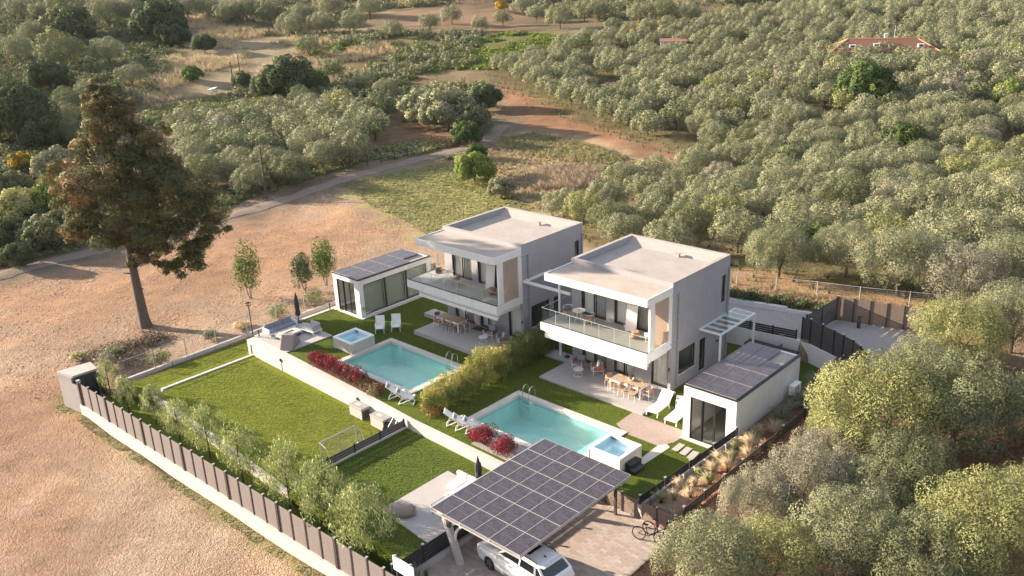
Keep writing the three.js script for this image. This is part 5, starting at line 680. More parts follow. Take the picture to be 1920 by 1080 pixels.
// lobes: [{c: centre, r: radii, n: leaves, col: [..] or fn}], each leaf one bent-free triangle pair facing roughly out of its clump
function leafCloud(seed, lobes, { size, aspect = 0.45, soft = 0.24, hang = 0, fill = 0.45, low = -0.75, cols, quads = false }) {
  const R = rng(seed), g3 = () => { let v; do v = V(R() * 2 - 1, R() * 2 - 1, R() * 2 - 1); while (v.lengthSq() > 1 || v.lengthSq() < 0.01); return v.normalize(); };
  const total = lobes.reduce((s, l) => s + l.n, 0), per1 = quads ? 4 : 3, pos = new Float32Array(total * per1 * 3), nor = new Float32Array(total * per1 * 3), col = new Float32Array(total * per1 * 3), idx = [];
  let q = 0;
  for (const L of lobes) {
    const c = V(...L.c), r = Array.isArray(L.r) ? V(...L.r) : V(L.r, L.r, L.r), tone = 0.88 + R() * 0.24, cs = L.cols ?? cols, base = cs[Math.floor(R() * cs.length)];
    for (let i = 0; i < L.n; i++) {
      let d; do d = g3(); while (d.y < low);
      const f = 1 - fill * R() * R() + (R() < 0.08 ? 0.12 * R() : 0), p = c.clone().add(d.clone().multiply(r).multiplyScalar(f));
      const out = V(d.x / r.x, d.y / r.y, d.z / r.z).normalize(), n = out.clone().addScaledVector(g3(), soft).normalize(), face = n.clone().addScaledVector(g3(), 0.75).normalize();
      const t = V().crossVectors(face, g3()).normalize(); if (hang) { t.lerp(V(0, -1, 0), hang).normalize(); face.addScaledVector(t, -face.dot(t)).normalize(); } const b = V().crossVectors(face, t).normalize();
      const s = size * (0.6 + 0.8 * R()), w = s * aspect;
      const P = quads ? [p.clone().addScaledVector(t, -s / 2), p.clone().addScaledVector(b, w / 2).addScaledVector(n, s * 0.08), p.clone().addScaledVector(t, s / 2), p.clone().addScaledVector(b, -w / 2).addScaledVector(n, s * 0.08)] : [p.clone().addScaledVector(t, -s * 0.5).addScaledVector(b, -w / 2), p.clone().addScaledVector(t, -s * 0.4).addScaledVector(b, w / 2), p.clone().addScaledVector(t, s * 0.6)];
      const gn = V().crossVectors(P[1].clone().sub(P[0]), P[2].clone().sub(P[0])); if (gn.dot(n) < 0) P.reverse();
      const sn = face.clone().multiplyScalar(face.dot(n) < 0 ? -0.25 : 0.25).add(n).normalize(), lv = tone * (0.82 + 0.36 * R()), pick = R() < 0.8 ? base : cs[Math.floor(R() * cs.length)];
      P.forEach((v, m) => { const o = (q * per1 + m) * 3; pos.set([v.x, v.y, v.z], o); nor.set([sn.x, sn.y, sn.z], o); col.set([pick[0] * lv, pick[1] * lv, pick[2] * lv], o); });
      const o = q * per1; idx.push(o, o + 1, o + 2); if (quads) idx.push(o, o + 2, o + 3); q++;
    }
  }
  const g = new THREE.BufferGeometry(); g.setAttribute('position', new THREE.BufferAttribute(pos, 3)); g.setAttribute('normal', new THREE.BufferAttribute(nor, 3)); g.setAttribute('color', new THREE.BufferAttribute(col, 3)); g.setIndex(idx); return g;
}
const C = {
  olive: [[0.265, 0.275, 0.155], [0.235, 0.25, 0.14], [0.3, 0.3, 0.18]], olivedark: [[0.2, 0.215, 0.11], [0.175, 0.195, 0.1]], olivegrey: [[0.3, 0.285, 0.2], [0.26, 0.255, 0.17], [0.32, 0.29, 0.215]], oliveyellow: [[0.31, 0.31, 0.125], [0.27, 0.285, 0.115], [0.25, 0.27, 0.12]],
  dark: [[0.085, 0.115, 0.045], [0.1, 0.13, 0.055]], bright: [[0.14, 0.2, 0.05], [0.11, 0.17, 0.04]], walnut: [[0.075, 0.12, 0.03], [0.1, 0.15, 0.035], [0.06, 0.1, 0.025]], yellow: [[0.55, 0.33, 0.02], [0.5, 0.36, 0.04], [0.16, 0.16, 0.05]], lime: [[0.2, 0.26, 0.055], [0.17, 0.24, 0.05], [0.25, 0.28, 0.07]],
  pepper: [[0.38, 0.42, 0.16], [0.44, 0.46, 0.22], [0.28, 0.34, 0.12]], red: [[0.27, 0.015, 0.04], [0.22, 0.015, 0.035], [0.33, 0.03, 0.065], [0.13, 0.03, 0.03], [0.1, 0.09, 0.04]], redgreen: [[0.34, 0.05, 0.05], [0.12, 0.13, 0.05], [0.3, 0.25, 0.14]], bamboo: [[0.36, 0.34, 0.09], [0.28, 0.31, 0.08], [0.42, 0.36, 0.12]], bamboodark: [[0.14, 0.18, 0.05], [0.18, 0.21, 0.06]],
  pine: [[0.11, 0.12, 0.05], [0.14, 0.14, 0.055], [0.18, 0.155, 0.065]], pinebrownlit: [[0.33, 0.21, 0.105], [0.27, 0.19, 0.095], [0.2, 0.165, 0.075]], scrub: [[0.17, 0.19, 0.085], [0.22, 0.215, 0.11], [0.13, 0.16, 0.065]], straw: [[0.72, 0.56, 0.32], [0.6, 0.47, 0.26], [0.78, 0.64, 0.4]], strawgreen: [[0.42, 0.42, 0.15], [0.35, 0.37, 0.13], [0.48, 0.44, 0.2]],
};
// a rounded crown of radius about 1: clumps over a dome
function domeLobes(seed, { n = 16, flat = 0.78, core = true, leaves = 2600, spread = 0.62, lobe = 0.42 }) {
  const R = rng(seed), out = [], per1 = Math.round(leaves / (n * 1.1 + (core ? 4 : 0)));
  for (let i = 0; i < n; i++) { const u = (i + 0.5) / n, y = 1 - 1.45 * u, a = i * 2.39996 + R() * 0.9, rr = Math.sqrt(Math.max(0.02, 1 - y * y)), k2 = spread * (0.85 + R() * 0.3), s = lobe * (0.7 + R() * 0.65); out.push({ c: [Math.cos(a) * rr * k2, y * k2 * flat, Math.sin(a) * rr * k2], r: [s, s * (0.8 + R() * 0.3), s], n: Math.round(per1 * s * s / (lobe * lobe)) }); }
  if (core) out.push({ c: [0, -0.05, 0], r: [0.62, 0.52 * flat, 0.62], n: per1 * 4 });
  return out;
}
const crowns = {};
function crown(key, seed, opt, leaf) { return keep(`crown_${key}_${seed}`, () => leafCloud(seed * 91 + 7, domeLobes(seed * 17 + 3, opt), leaf)); }
const near = { n: 50, leaves: 36000, spread: 0.76, lobe: 0.27, flat: 0.84 }, mid = { n: 26, leaves: 9000, spread: 0.72, lobe: 0.31 }, far = { n: 18, leaves: 3200, spread: 0.68, lobe: 0.36 };
const trunkGeo = keep('trunk', () => { const gs = [bar([0, -0.6, 0], [0.05, 0.35, 0.03], 0.1, 7, 0.075)]; for (let i = 0; i < 4; i++) { const a = i * 1.6 + 0.4; gs.push(bar([0.05, 0.33, 0.03], [Math.cos(a) * 0.34, 0.85, Math.sin(a) * 0.34], 0.055, 5, 0.03)); gs.push(bar([Math.cos(a) * 0.34, 0.85, Math.sin(a) * 0.34], [Math.cos(a + 0.5) * 0.55, 1.2, Math.sin(a + 0.5) * 0.55], 0.03, 4, 0.012)); } return join(gs); });
const protos = {};
function tree(name, key, geo, material, x, y, z, rad, hgt, turn, label, category, group, lift = 0.82) { // rad: crown radius; the crown centre stands hgt above the ground
  let o; const pk = name + key;
  if (protos[pk]) { o = protos[pk].clone(); o.name = numbered(name); scene.add(o); }
  else { o = new THREE.Group(); o.name = numbered(name); scene.add(o); part(o, 'trunk', trunkGeo, M.bark); part(o, 'crown', geo, material); protos[pk] = o; }
  o.position.set(x, y, z); o.rotation.y = turn; o.userData = { label, category }; if (group) o.userData.group = group;
  const [tr, cr] = o.children; cr.position.set(0, hgt, 0); cr.scale.set(rad, rad * lift / 0.82, rad); const th = hgt / 1.02; tr.scale.set(Math.max(0.9, rad * 0.55), th, Math.max(0.9, rad * 0.55)); cr.material = material; return o;
}
const oliveMats = ['olive', 'olive', 'olivedark', 'olivegrey', 'oliveyellow'];
function oliveGeo(kind, tone, v) { const lf = kind === 'near' ? { size: 0.031, aspect: 0.5 } : kind === 'mid' ? { size: 0.056, aspect: 0.55 } : { size: 0.092, aspect: 0.6 }; return crown(`o${kind}${tone}`, v + (kind === 'near' ? 40 : kind === 'mid' ? 60 : 80), { near, mid, far }[kind], { ...lf, cols: C[tone] }); }
const planted = [];
function olive(px, py, rpx, tone, label, group, o = {}) { // by the pixel of the crown's middle and its radius in pixels
  const kind = o.kind ?? (rpx > 58 ? 'near' : rpx > 24 ? 'mid' : 'far'); let hc = 3, p, rad = 2;
  for (let i = 0; i < 4; i++) { p = at(px, py, hc); rad = rpx * p.depth / F0; hc = rad * (o.h ?? 0.72); }
  const v = (planted.length * 7 + 3) % (kind === 'near' ? 2 : 3); planted.push([p.x, p.z, rad]);
  return tree(o.name ?? 'olive_tree', `${kind}${tone}${v}`, oliveGeo(kind, tone, v), LEAF, p.x, p.gy, p.z, rad, hc, planted.length * 1.7, label, o.cat ?? 'tree', group, o.lift ?? 0.82);
}
// --- big olives close to the camera at the lower right
[[1652, 775, 128, 'oliveyellow', 'large yellow green olive tree at the right edge of the ornamental grass bed'], [1800, 765, 125, 'olivedark', 'large dark olive tree beside the patch of red soil'], [1800, 632, 88, 'oliveyellow', 'olive tree whose crown hides the right end of the gravel drive'], [1722, 690, 66, 'olive', 'olive tree below the right end of the tall curved fence'], [1905, 600, 85, 'olive', 'olive tree at the frame edge level with the gravel drive'],
  [1555, 862, 72, 'olivegrey', 'pinkish grey dry tree below the largest yellow green olive'], [1510, 915, 88, 'olivegrey', 'grey dry looking tree in the middle of the lower right trees'], [1425, 945, 80, 'olivegrey', 'grey leaved tree right beside the outer fence of the grass bed'], [1335, 1068, 112, 'olive', 'olive tree right below the two bicycles'], [1440, 1060, 105, 'oliveyellow', 'yellow green olive tree at the lower frame edge, second from the bicycles'], [1590, 1010, 110, 'olive', 'olive tree below the pinkish grey dry tree'], [1720, 1050, 110, 'olivedark', 'dark small leaved olive tree at the lower frame edge'], [1850, 1000, 128, 'oliveyellow', 'broad yellow green olive tree in the lower corner below the red soil'], [1965, 930, 85, 'oliveyellow', 'olive tree cut by the frame edge right of the lower corner tree'], [1985, 760, 85, 'olivedark', 'dark olive tree cut by the frame edge beside the red soil'],
  [1575, 800, 62, 'oliveyellow', 'small yellow green olive tree against the outer fence of the grass bed'], [1700, 880, 92, 'olivedark', 'dark olive tree between the grey trees and the red soil'], [1640, 925, 80, 'olive', 'olive tree right of the pinkish grey dry tree'],
  [1900, 500, 78, 'olive', 'olive tree at the frame edge above the drive, upper one'], [1805, 520, 76, 'olivegrey', 'grey green olive tree behind the right end of the brown fence'], [1690, 495, 80, 'olive', 'round olive tree standing behind the brown fence'], [1590, 470, 66, 'olive', 'olive tree behind the wire fence left of the round one'], [1462, 475, 62, 'olive', 'olive tree behind the wire fence right of the near villa'], [1385, 435, 52, 'olive', 'olive tree peeking over the roof of the near villa']].forEach(([x, y, r, c, l]) => olive(x, y, r, c, l, undefined, { h: r > 100 ? 0.75 : 0.8 }));
// --- the dense grove: trees in loose rows
{
  const R = rng(71), gl = 'grey green olive tree in the dense grove behind the villas', rest = [];
  const G2 = onLand([[300, 265], [440, 228], [600, 205], [715, 218], [750, 258], [690, 300], [560, 346], [440, 384], [400, 392], [310, 340]]), fwd = [FH.x, FH.z], pts = [];
  const b = 0.45, ax = [Math.cos(b), Math.sin(b)], az = [-Math.sin(b), Math.cos(b)];
  for (let i = -60; i < 60; i++) for (let j = -60; j < 60; j++) { const x = 40 + (i * ax[0] + j * az[0]) * 4.85 + (R() - 0.5) * 1.5, z = -95 + (i * ax[1] + j * az[1]) * 4.85 + (R() - 0.5) * 1.5, big = R(), tone = R(), turn = R() * 6.28, skip = R();
    const g1 = inside(ZONES.grove.poly, x, z), g2 = inside(G2, x, z); if (!(g1 || g2) || skip < 0.06) continue; if (planted.some(([px, pz, pr]) => Math.hypot(px - x, pz - z) < pr + 1.6)) continue; if (roadDist(x, z) < 4 || edgeDist(ZONES.strip.poly, x, z) > -2.4 || edgeDist(ZONES.meadow.poly, x, z) > -1.2) continue; if (x > -34 && x < 13 && z > -18.6 + clamp(-x - 2, 0, 12) * 0.25) continue;
    const d = V(x, ground(x, z) + 2.5, z).sub(EYE), dep = d.dot(LOOK), sx = 960 + F0 * d.dot(RIGHT) / dep, sy = 540 - F0 * d.dot(UPV) / dep; if (sx < -60 || sx > 1990 || sy < -60) continue; pts.push({ x, z, dep, big, tone, turn, g2 }); }
  pts.sort((p, q) => p.dep - q.dep); void fwd;
  pts.forEach((p, i) => {
    const rad = (2.1 + p.big * 0.6) * (p.g2 ? 1.22 : 1) * (p.dep > 150 ? 0.95 : 1), hc = rad * (0.66 + p.tone * 0.1), tone = p.tone < 0.72 ? 'olive' : p.tone < 0.9 ? 'olivedark' : p.tone < 0.95 ? 'olivegrey' : 'oliveyellow', kind = p.dep < 120 ? 'mid' : 'far', v = Math.floor(p.turn * 10) % 3, y = ground(p.x, p.z);
    planted.push([p.x, p.z, rad]);
    if (i < 262) tree('olive_tree', `${kind}${tone}${v}`, oliveGeo(kind, tone, v), LEAF, p.x, y, p.z, rad, hc, p.turn, p.g2 ? 'grey green olive tree in the smaller grove behind the dirt road' : gl, 'tree', p.g2 ? 'olive trees of the smaller grove' : 'olive trees of the dense grove', 0.8);
    else rest.push([p.x, y + hc, p.z, rad, p.turn]);
  });
  const im = new THREE.InstancedMesh(oliveGeo('far', 'olive', 1), LEAF, rest.length), m = new THREE.Matrix4(); rest.forEach(([x, y, z, r, t], i) => im.setMatrixAt(i, m.compose(V(x, y, z), new THREE.Quaternion().setFromEuler(new THREE.Euler(0, t, 0)), V(r, r * 0.95, r)))); im.name = 'olive_grove'; im.userData = { kind: 'stuff', label: 'far rows of the olive grove below the hills' }; im.castShadow = true; scene.add(im);
  console.log('grove', pts.length, rest.length);
}
// --- trees and large bushes one can tell apart on the left and top, by pixel, radius, colour
function bush(px, py, rpx, tone, name, label, cat, o = {}) {
  const kind = o.kind ?? (rpx > 58 ? 'near' : rpx > 20 ? 'mid' : 'far'); let hc = 2, p, rad = 2; for (let i = 0; i < 4; i++) { p = at(px, py, hc); rad = rpx * p.depth / F0; hc = rad * (o.h ?? 0.68); }
  const lf = kind === 'near' ? { size: 0.05, aspect: 0.6 } : kind === 'mid' ? { size: 0.095, aspect: 0.65 } : { size: 0.16, aspect: 0.65 }, v = Math.floor(px) % 2; planted.push([p.x, p.z, rad]);
  return tree(name, `${kind}${tone}${v}`, crown(`b${kind}${tone}`, v + 11, { near, mid, far }[kind], { ...lf, cols: C[tone] }), LEAF, p.x, p.gy, p.z, rad, hc, px * 0.37, label, cat ?? 'tree', o.group, o.lift ?? 0.82);
}
{
  const og = 'scattered olive trees of the far slopes', ol = 'scattered grey green olive tree on the far slope';
  for (const [x, y, r] of [[35, 15, 24], [75, 22, 22], [115, 12, 30], [200, 25, 36], [245, 20, 32], [30, 92, 32], [60, 62, 28], [112, 97, 44], [200, 97, 34], [245, 142, 28], [130, 190, 32], [165, 168, 26], [120, 217, 28], [130, 252, 32], [425, 25, 26], [460, 20, 28], [505, 25, 28], [545, 47, 30], [572, 28, 26], [602, 45, 28], [577, 87, 26], [620, 12, 26], [662, 40, 25], [692, 15, 26], [737, 55, 20], [806, 42, 22], [846, 28, 22], [942, 34, 18], [1005, 25, 20], [1050, 30, 30], [1095, 22, 24], [1122, 18, 28], [1200, 25, 26], [1240, 22, 28], [1290, 25, 26], [680, 150, 22], [722, 168, 25], [565, 183, 26], [650, 200, 24], [625, 132, 24], [350, 12, 30], [390, 15, 26], [1700, 18, 22], [1825, 32, 24], [1588, 132, 25], [1672, 122, 24], [1728, 112, 26], [1560, 140, 18], [1560, 15, 26], [1610, 22, 25], [900, 45, 18], [980, 12, 22], [1150, 48, 20]]) olive(x, y, r, ['olive', 'olivedark', 'olive'][Math.floor(x) % 3], ol, og, { h: 0.78 });
  for (const [x, y, r, c, l] of [[130, 45, 46, 'scrub', 'broad grey green tree high on the left hill'], [302, 42, 52, 'dark', 'large dark round tree on the hill above the dry grass'], [330, 68, 26, 'dark', 'dark tree at the foot of the largest hill tree'], [270, 14, 32, 'dark', 'dark tree behind the largest hill tree'], [90, 145, 40, 'dark', 'dark tree crown below the street light on the hill'], [382, 83, 23, 'dark', 'lone dark round bush in the dry hill grass, upper one'], [360, 140, 20, 'bright', 'lone green round bush in the dry hill grass, lower one'], [25, 218, 72, 'dark', 'big dark tree at the frame edge above the wires'], [78, 250, 42, 'dark', 'dark tree beside the big one above the wires'], [105, 312, 40, 'olive', 'grey green bushy tree right of the yellow broom'], [540, 148, 52, 'dark', 'large dark tree group above the vineyard'], [500, 162, 30, 'dark', 'dark bush left of the large tree group above the vineyard'], [592, 152, 26, 'bright', 'green bush right of the large dark tree group'], [455, 152, 20, 'dark', 'small dark bush beside the pole above the vineyard'], [700, 190, 30, 'dark', 'dark tree with yellow flowers behind the small grove'], [792, 203, 44, 'olive', 'left tree of the round clump beside the red gate'], [838, 210, 54, 'olive', 'largest tree of the round clump beside the red gate'], [908, 185, 34, 'dark', 'dark tree at the back of the round clump'], [882, 225, 40, 'olivedark', 'dark tree right of the largest clump tree'], [876, 252, 30, 'walnut', 'low deep green bush at the foot of the round clump'],
    [888, 316, 38, 'lime', 'fresh green leafy tree in the meadow behind the far villa'], [893, 288, 20, 'walnut', 'dark topped tree behind the fresh green one'], [940, 354, 27, 'olive', 'low olive bush beside the fresh green tree'], [1150, 323, 22, 'walnut', 'deep green fig bush at the grove edge'], [1625, 165, 56, 'walnut', 'large deep green walnut tree below the red roofed farmhouse'], [1692, 265, 42, 'walnut', 'deep green tree standing among the olives'], [1475, 302, 32, 'bright', 'bright green tree among the olives'], [1535, 458, 42, 'bright', 'green climbing bush between olives near the villa'], [1897, 180, 34, 'lime', 'yellow green tree at the frame edge in the grove'], [1505, 130, 22, 'olivegrey', 'pale leaved tree left of the farmhouse'], [1690, 105, 22, 'walnut', 'green tree in front of the farmhouse roof'], [1462, 132, 22, 'bright', 'small bright green tree left of the farmhouse'],
    [30, 385, 40, 'strawgreen', 'pale leafy shrub at the frame edge by the dirt road'], [95, 372, 40, 'lime', 'sunlit leafy shrub behind the big pine, left one'], [150, 345, 40, 'olive', 'grey bush behind the big pine'], [20, 440, 42, 'dark', 'dark shrub by the dirt road at the frame edge'], [75, 445, 42, 'scrub', 'thick shrub by the dirt road, second from the frame edge'], [125, 420, 40, 'scrub', 'thick shrub by the dirt road left of the pine'], [172, 425, 36, 'scrub', 'thick shrub by the dirt road just left of the pine trunk'], [20, 345, 30, 'scrub', 'shrub below the yellow broom'], [30, 480, 30, 'dark', 'low dark shrub touching the dirt road']])
    bush(x, y, r, c, r > 24 && c !== 'scrub' ? 'tree' : 'shrub', l, r > 24 ? 'tree' : 'shrub');
  for (const [x, y, r, l] of [[40, 303, 24, 'yellow flowering broom at the frame edge'], [115, 70, 22, 'yellow flowering broom high on the left hill'], [1180, 68, 15, 'yellow flowering broom, left end of the row above the grove'], [1200, 48, 10, 'yellow flowering broom, upper left of the row above the grove'], [1222, 50, 9, 'small yellow broom in the middle of the row above the grove'], [1238, 52, 13, 'yellow flowering broom, upper right of the row above the grove'], [1262, 66, 11, 'yellow flowering broom, right end of the row above the grove'], [940, 12, 12, 'yellow flowering broom by the terraced field'], [715, 168, 10, 'yellow flowers beside the small grove']]) bush(x, y, r, 'yellow', 'broom_shrub', l, 'shrub', { h: 0.7 });
}
// --- the big pine
{
  const p = at(270, 612), t = thing('pine_tree', 'tall pine with browning needles and painted evening sun, standing alone in the bare field', 'tree', [p.x, p.gy - 0.1, p.z], 0.756), raw = [[0.15, 18.9, 0.75], [0.4, 17.8, 1.1], [0.6, 17, 1.4], [1.75, 16.6, 1.1], [-0.85, 15.3, 1.5], [0.3, 14.3, 2.1], [2.7, 15, 1.35], [1.95, 13.3, 2.1], [-2.3, 12.2, 1.8], [0, 11.4, 2.4], [3.2, 12.4, 1.9], [4.7, 11, 2.0], [-3.1, 9.8, 1.6], [-1.8, 8.6, 1.7], [0.9, 9, 2.4], [3.7, 9.4, 2.4], [6.1, 9.6, 1.9], [6.9, 8.2, 1.3], [4.3, 7, 1.8], [4.4, 5.5, 1.1], [2.7, 5.1, 0.9], [0.7, 5.9, 0.9], [1.8, 7.1, 1.6], [-0.8, 7.8, 1.4], [-3.4, 8.6, 1.0], [5.3, 6.6, 1.0]];
  const R = rng(31), lobes = []; raw.forEach(([x, y, r0], i) => { const r = r0 * (y > 11.5 ? 1.22 : 1.06); const brown = x < 0.9 || y > 13.5; for (let q = 0; q < 11; q++) { const a = R() * 6.28, f = (0.35 + 0.65 * R()) * r, s = r * (0.22 + R() * 0.2), lx = x + Math.cos(a) * f, ly = y + Math.sin(a) * f * 0.9, bp = clamp(0.16 - lx * 0.055 + (ly - 10) * 0.015, 0.03, 0.4); lobes.push({ c: [lx, ly, (R() - 0.5) * r * 2.1], r: [s * 1.15, s * 0.75, s * 1.15], n: Math.round(470 * s * s + 90), cols: R() < bp ? C.pinebrownlit : C.pine }); } lobes.push({ c: [x, y, 0], r: [r * 0.75, r * 0.75, r * 0.8], n: Math.round(150 * r * r), cols: C.pine }); void brown; void i; });  // browner clumps left and top mix real browning with painted low sun
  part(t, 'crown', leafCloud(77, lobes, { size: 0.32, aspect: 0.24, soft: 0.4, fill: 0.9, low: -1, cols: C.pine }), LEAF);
  const br = []; for (const [x, y, z] of [[-2, 9, 0.8], [1, 11, -1], [4, 8.4, 0.5], [5.5, 9.4, -0.5], [2, 6.6, 0.8], [-1.5, 8.3, -0.8], [3, 12, 0.4], [-0.6, 14.5, 0.2], [1.2, 16, 0]]) br.push(bar([0.1, y - 1.6, 0], [x, y, z], 0.13, 5, 0.04));
  part(t, 'trunk', join(bar([0.25, -0.6, 0], [0.1, 0.9, 0], 0.6, 10, 0.42), bar([0.1, 0.88, 0], [0, 6, 0], 0.42, 10, 0.3), bar([0, 5.98, 0], [0.2, 12, 0], 0.3, 8, 0.2), bar([0.2, 12, 0], [0.2, 18.6, 0], 0.2, 7, 0.04)), M.bark); part(t, 'branches', join(br), M.bark);
  for (const [y, a] of [[3.2, 0.4], [4.6, 2.4], [5.4, -0.8]]) part(t, 'branch_stub', bar([0.03, y, 0], [Math.cos(a) * 0.75, y + 0.25, Math.sin(a) * 0.75], 0.07, 5, 0.04), M.bark);
}
// --- slender drooping trees inside the taupe fence
{
  const where = ['first slender tree, beside the concrete shelter', 'second slender tree from the concrete shelter', 'third slender tree from the concrete shelter', 'fourth slender tree from the concrete shelter', 'fifth slender tree from the concrete shelter, middle of the row', 'slender tree in front of the football goal', 'slender drooping tree at the end of the black slat fence', 'tall slender tree behind the carport terrace', 'slender drooping tree closest to the name board'];
  const spec = [[-30.3, 21.6, 2.9, 0.75], [-27.3, 21.8, 2.6, 0.7], [-24.4, 21.4, 2.7, 0.75], [-20.9, 21.6, 2.9, 1.0], [-17.9, 21.3, 3.4, 1.2], [-14.0, 21.5, 3.5, 1.2], [-9.7, 21.3, 3.9, 1.4], [-6.3, 21.3, 4.1, 1.4], [-3.7, 21.1, 3.7, 1.6]];
  spec.forEach(([x, z, h, w], i) => {
    const R = rng(300 + i), lobes = [], n = 26; for (let q = 0; q < n; q++) { const u = q / (n - 1), y = lerp(0.9, h * 0.95, Math.pow(u, 0.85)), a = q * 2.4 + R(), rr = w * Math.sin(Math.PI * (0.2 + 0.72 * u)) * (0.6 + 0.35 * R()), s = w * (0.2 + 0.2 * R()); lobes.push({ c: [Math.cos(a) * rr, y, Math.sin(a) * rr], r: [s, s * (1.1 + R() * 0.8), s], n: Math.round(62 * w * w + 22), cols: i < 3 ? [...C.pepper, C.olivegrey[0]] : C.pepper }); }
    const t = thing('pepper_tree', where[i] + ', with thin hanging leaves', 'tree', [x, -1.5, z], i); part(t, 'crown', leafCloud(500 + i, lobes, { size: 0.17, aspect: 0.22, hang: 0.6, soft: 0.8, fill: 0.95, low: -1, cols: C.pepper }), LEAF);
    part(t, 'trunk', join(bar([0, -0.1, 0], [0.05, h * 0.55, 0.03], 0.055, 6, 0.035), bar([0.05, h * 0.55, 0.03], [0, h * 0.9, 0], 0.035, 5, 0.012)), M.bark); for (let q = 0; q < 4; q++) { const a = q * 1.7 + i; part(t, 'branch', bar([0.03, h * (0.4 + q * 0.08), 0.02], [Math.cos(a) * w * 0.5, h * (0.62 + q * 0.09), Math.sin(a) * w * 0.5], 0.02, 4, 0.008), M.bark); }
  });
}
// --- small trees behind the wire fence and shrubs along it
function shrub(name, label, x, y, z, r, h, tone, o = {}) { const t = thing(name, label, o.cat ?? 'shrub', [x, y, z], x * 3, o.group); part(t, 'foliage', leafCloud(Math.round(Math.abs(x * 91 + z * 57)) + 5, domeLobes(Math.round(Math.abs(x * 31 + z * 13)), { n: 12, leaves: o.n ?? 1100, spread: 0.62, lobe: 0.42, flat: 1 }).map((l) => ({ ...l, c: [l.c[0] * r, (l.c[1] * 0.6 + 0.55) * h, l.c[2] * r], r: [l.r[0] * r, l.r[1] * h * 0.62, l.r[2] * r] })), { size: o.size ?? 0.12, aspect: o.aspect ?? 0.5, hang: o.hang ?? 0, soft: 0.7, fill: 0.6, low: -1, cols: C[tone] }), LEAF); const st = []; for (let i = 0; i < 5; i++) { const a = i * 1.3; st.push(bar([Math.cos(a) * 0.06, -0.1, Math.sin(a) * 0.06], [Math.cos(a) * r * 0.5, h * 0.6, Math.sin(a) * r * 0.5], 0.022, 4, 0.01)); } part(t, 'stems', join(st), M.bark).userData.kind = 'stuff'; return t; }
for (const [px, py, r, h, c, l] of [[470, 560, 1.25, 4.6, 'bright', 'slim leaning green tree behind the wire fence, left of three'], [572, 545, 1.0, 3.3, 'dark', 'dark slim tree behind the wire fence, middle of three'], [612, 535, 1.1, 3.7, 'bright', 'slim green tree behind the wire fence near the far garden house']]) { const p = at(px, py); shrub('young_tree', l, p.x, p.gy, p.z, r, h, c, { cat: 'tree', n: 2600, size: 0.17 }); }
for (const [px, py, r, h, c, l] of [[300, 682, 0.8, 1.0, 'oliveyellow', 'yellowish shrub growing through the wire fence'], [395, 636, 0.6, 0.7, 'olive', 'small shrub at a wire fence post'], [520, 596, 1.0, 1.1, 'oliveyellow', 'pale shrub behind the sofa at the wire fence'], [590, 575, 0.9, 1.6, 'oliveyellow', 'tall pale shrub right of the closed parasol'], [455, 615, 0.7, 0.5, 'straw', 'low dry shrub behind the lamp post'], [200, 695, 0.9, 1.3, 'olivegrey', 'pale shrub beside the concrete shelter'], [215, 672, 0.8, 0.9, 'olive', 'grey green shrub behind the concrete shelter'], [150, 672, 0.7, 0.4, 'strawgreen', 'low weeds on the field side of the concrete shelter']]) { const p = at(px, py); shrub('shrub', l, p.x, p.gy, p.z, r, h, c, { size: 0.14 }); }
{ const dry = [[0.2, 0.15, 0.11], [0.15, 0.115, 0.085], [0.24, 0.19, 0.12]]; C.shadebrush = dry; [[195, 668, 'dry brush standing for shade on the bank behind the concrete shelter, left patch'], [235, 655, 'dry brush standing for shade on the bank behind the concrete shelter, middle patch'], [285, 640, 'dry brush standing for shade between the pine trunk and the wire fence'], [250, 680, 'dry brush standing for shade against the wire fence beside the concrete shelter']].forEach(([px, py, l]) => { const p = at(px, py); shrub('shade_brush', l, p.x, p.gy - 0.1, p.z, 1.6, 0.6, 'shadebrush', { n: 1800, size: 0.14 }); }); }  // dark brown brush put in where the bank lies in shade
// red shrubs
{ const xs = [-20.9, -19.9, -18.9, -17.9, -16.9, -15.9, -15.0, -14.2]; xs.forEach((x, i) => shrub('red_shrub', ['first red shrub, at the lounge terrace end of the row', 'second red shrub of the row by the far pool', 'third red shrub of the row by the far pool', 'fourth red shrub of the row by the far pool', 'fifth red shrub of the row by the far pool', 'sixth red shrub of the row by the far pool', 'dull green and red shrub near the end of the row', 'last low shrub of the red row, beside the deck chairs'][i], x, -0.02, 11.35 + i * 0.06, i > 5 ? 0.55 : 0.68, i > 5 ? 0.75 : 0.95 + (i % 3) * 0.1, i > 5 ? 'redgreen' : 'red', { n: 2200, size: 0.085, aspect: 0.45 })); }
shrub('red_shrub', 'small red bush beside the third deck chair of the near pool', -5.35, 0, 11.85, 0.45, 0.6, 'red', { n: 1000, size: 0.1, aspect: 0.35 }); shrub('red_shrub', 'large round red bush at the corner of the near pool', -4.55, 0, 11.75, 0.8, 1.1, 'red', { n: 4800, size: 0.07, aspect: 0.45 }); shrub('red_shrub', 'round red bush half hidden by the carport roof', -2.8, 0, 11.9, 0.85, 1.05, 'red', { n: 4800, size: 0.07, aspect: 0.45 });
struct('planting_bed', slab([[-5.2, 10.6], [-0.3, 10.6], [-0.3, 12.3], [-5.2, 12.2]], -0.2, 0.014), M.gravelgrey, 'grey pebble bed at the edge of the near pool'); struct('planting_bed', slab([[-21.6, 10.85], [-13.9, 11.2], [-13.9, 11.95], [-21.6, 11.65]], -0.2, 0.012), M.soilbed ?? (M.soilbed = mat([0.16, 0.1, 0.07], 1, { map: per(tSoil, 3) })), 'dark soil under the row of red shrubs');
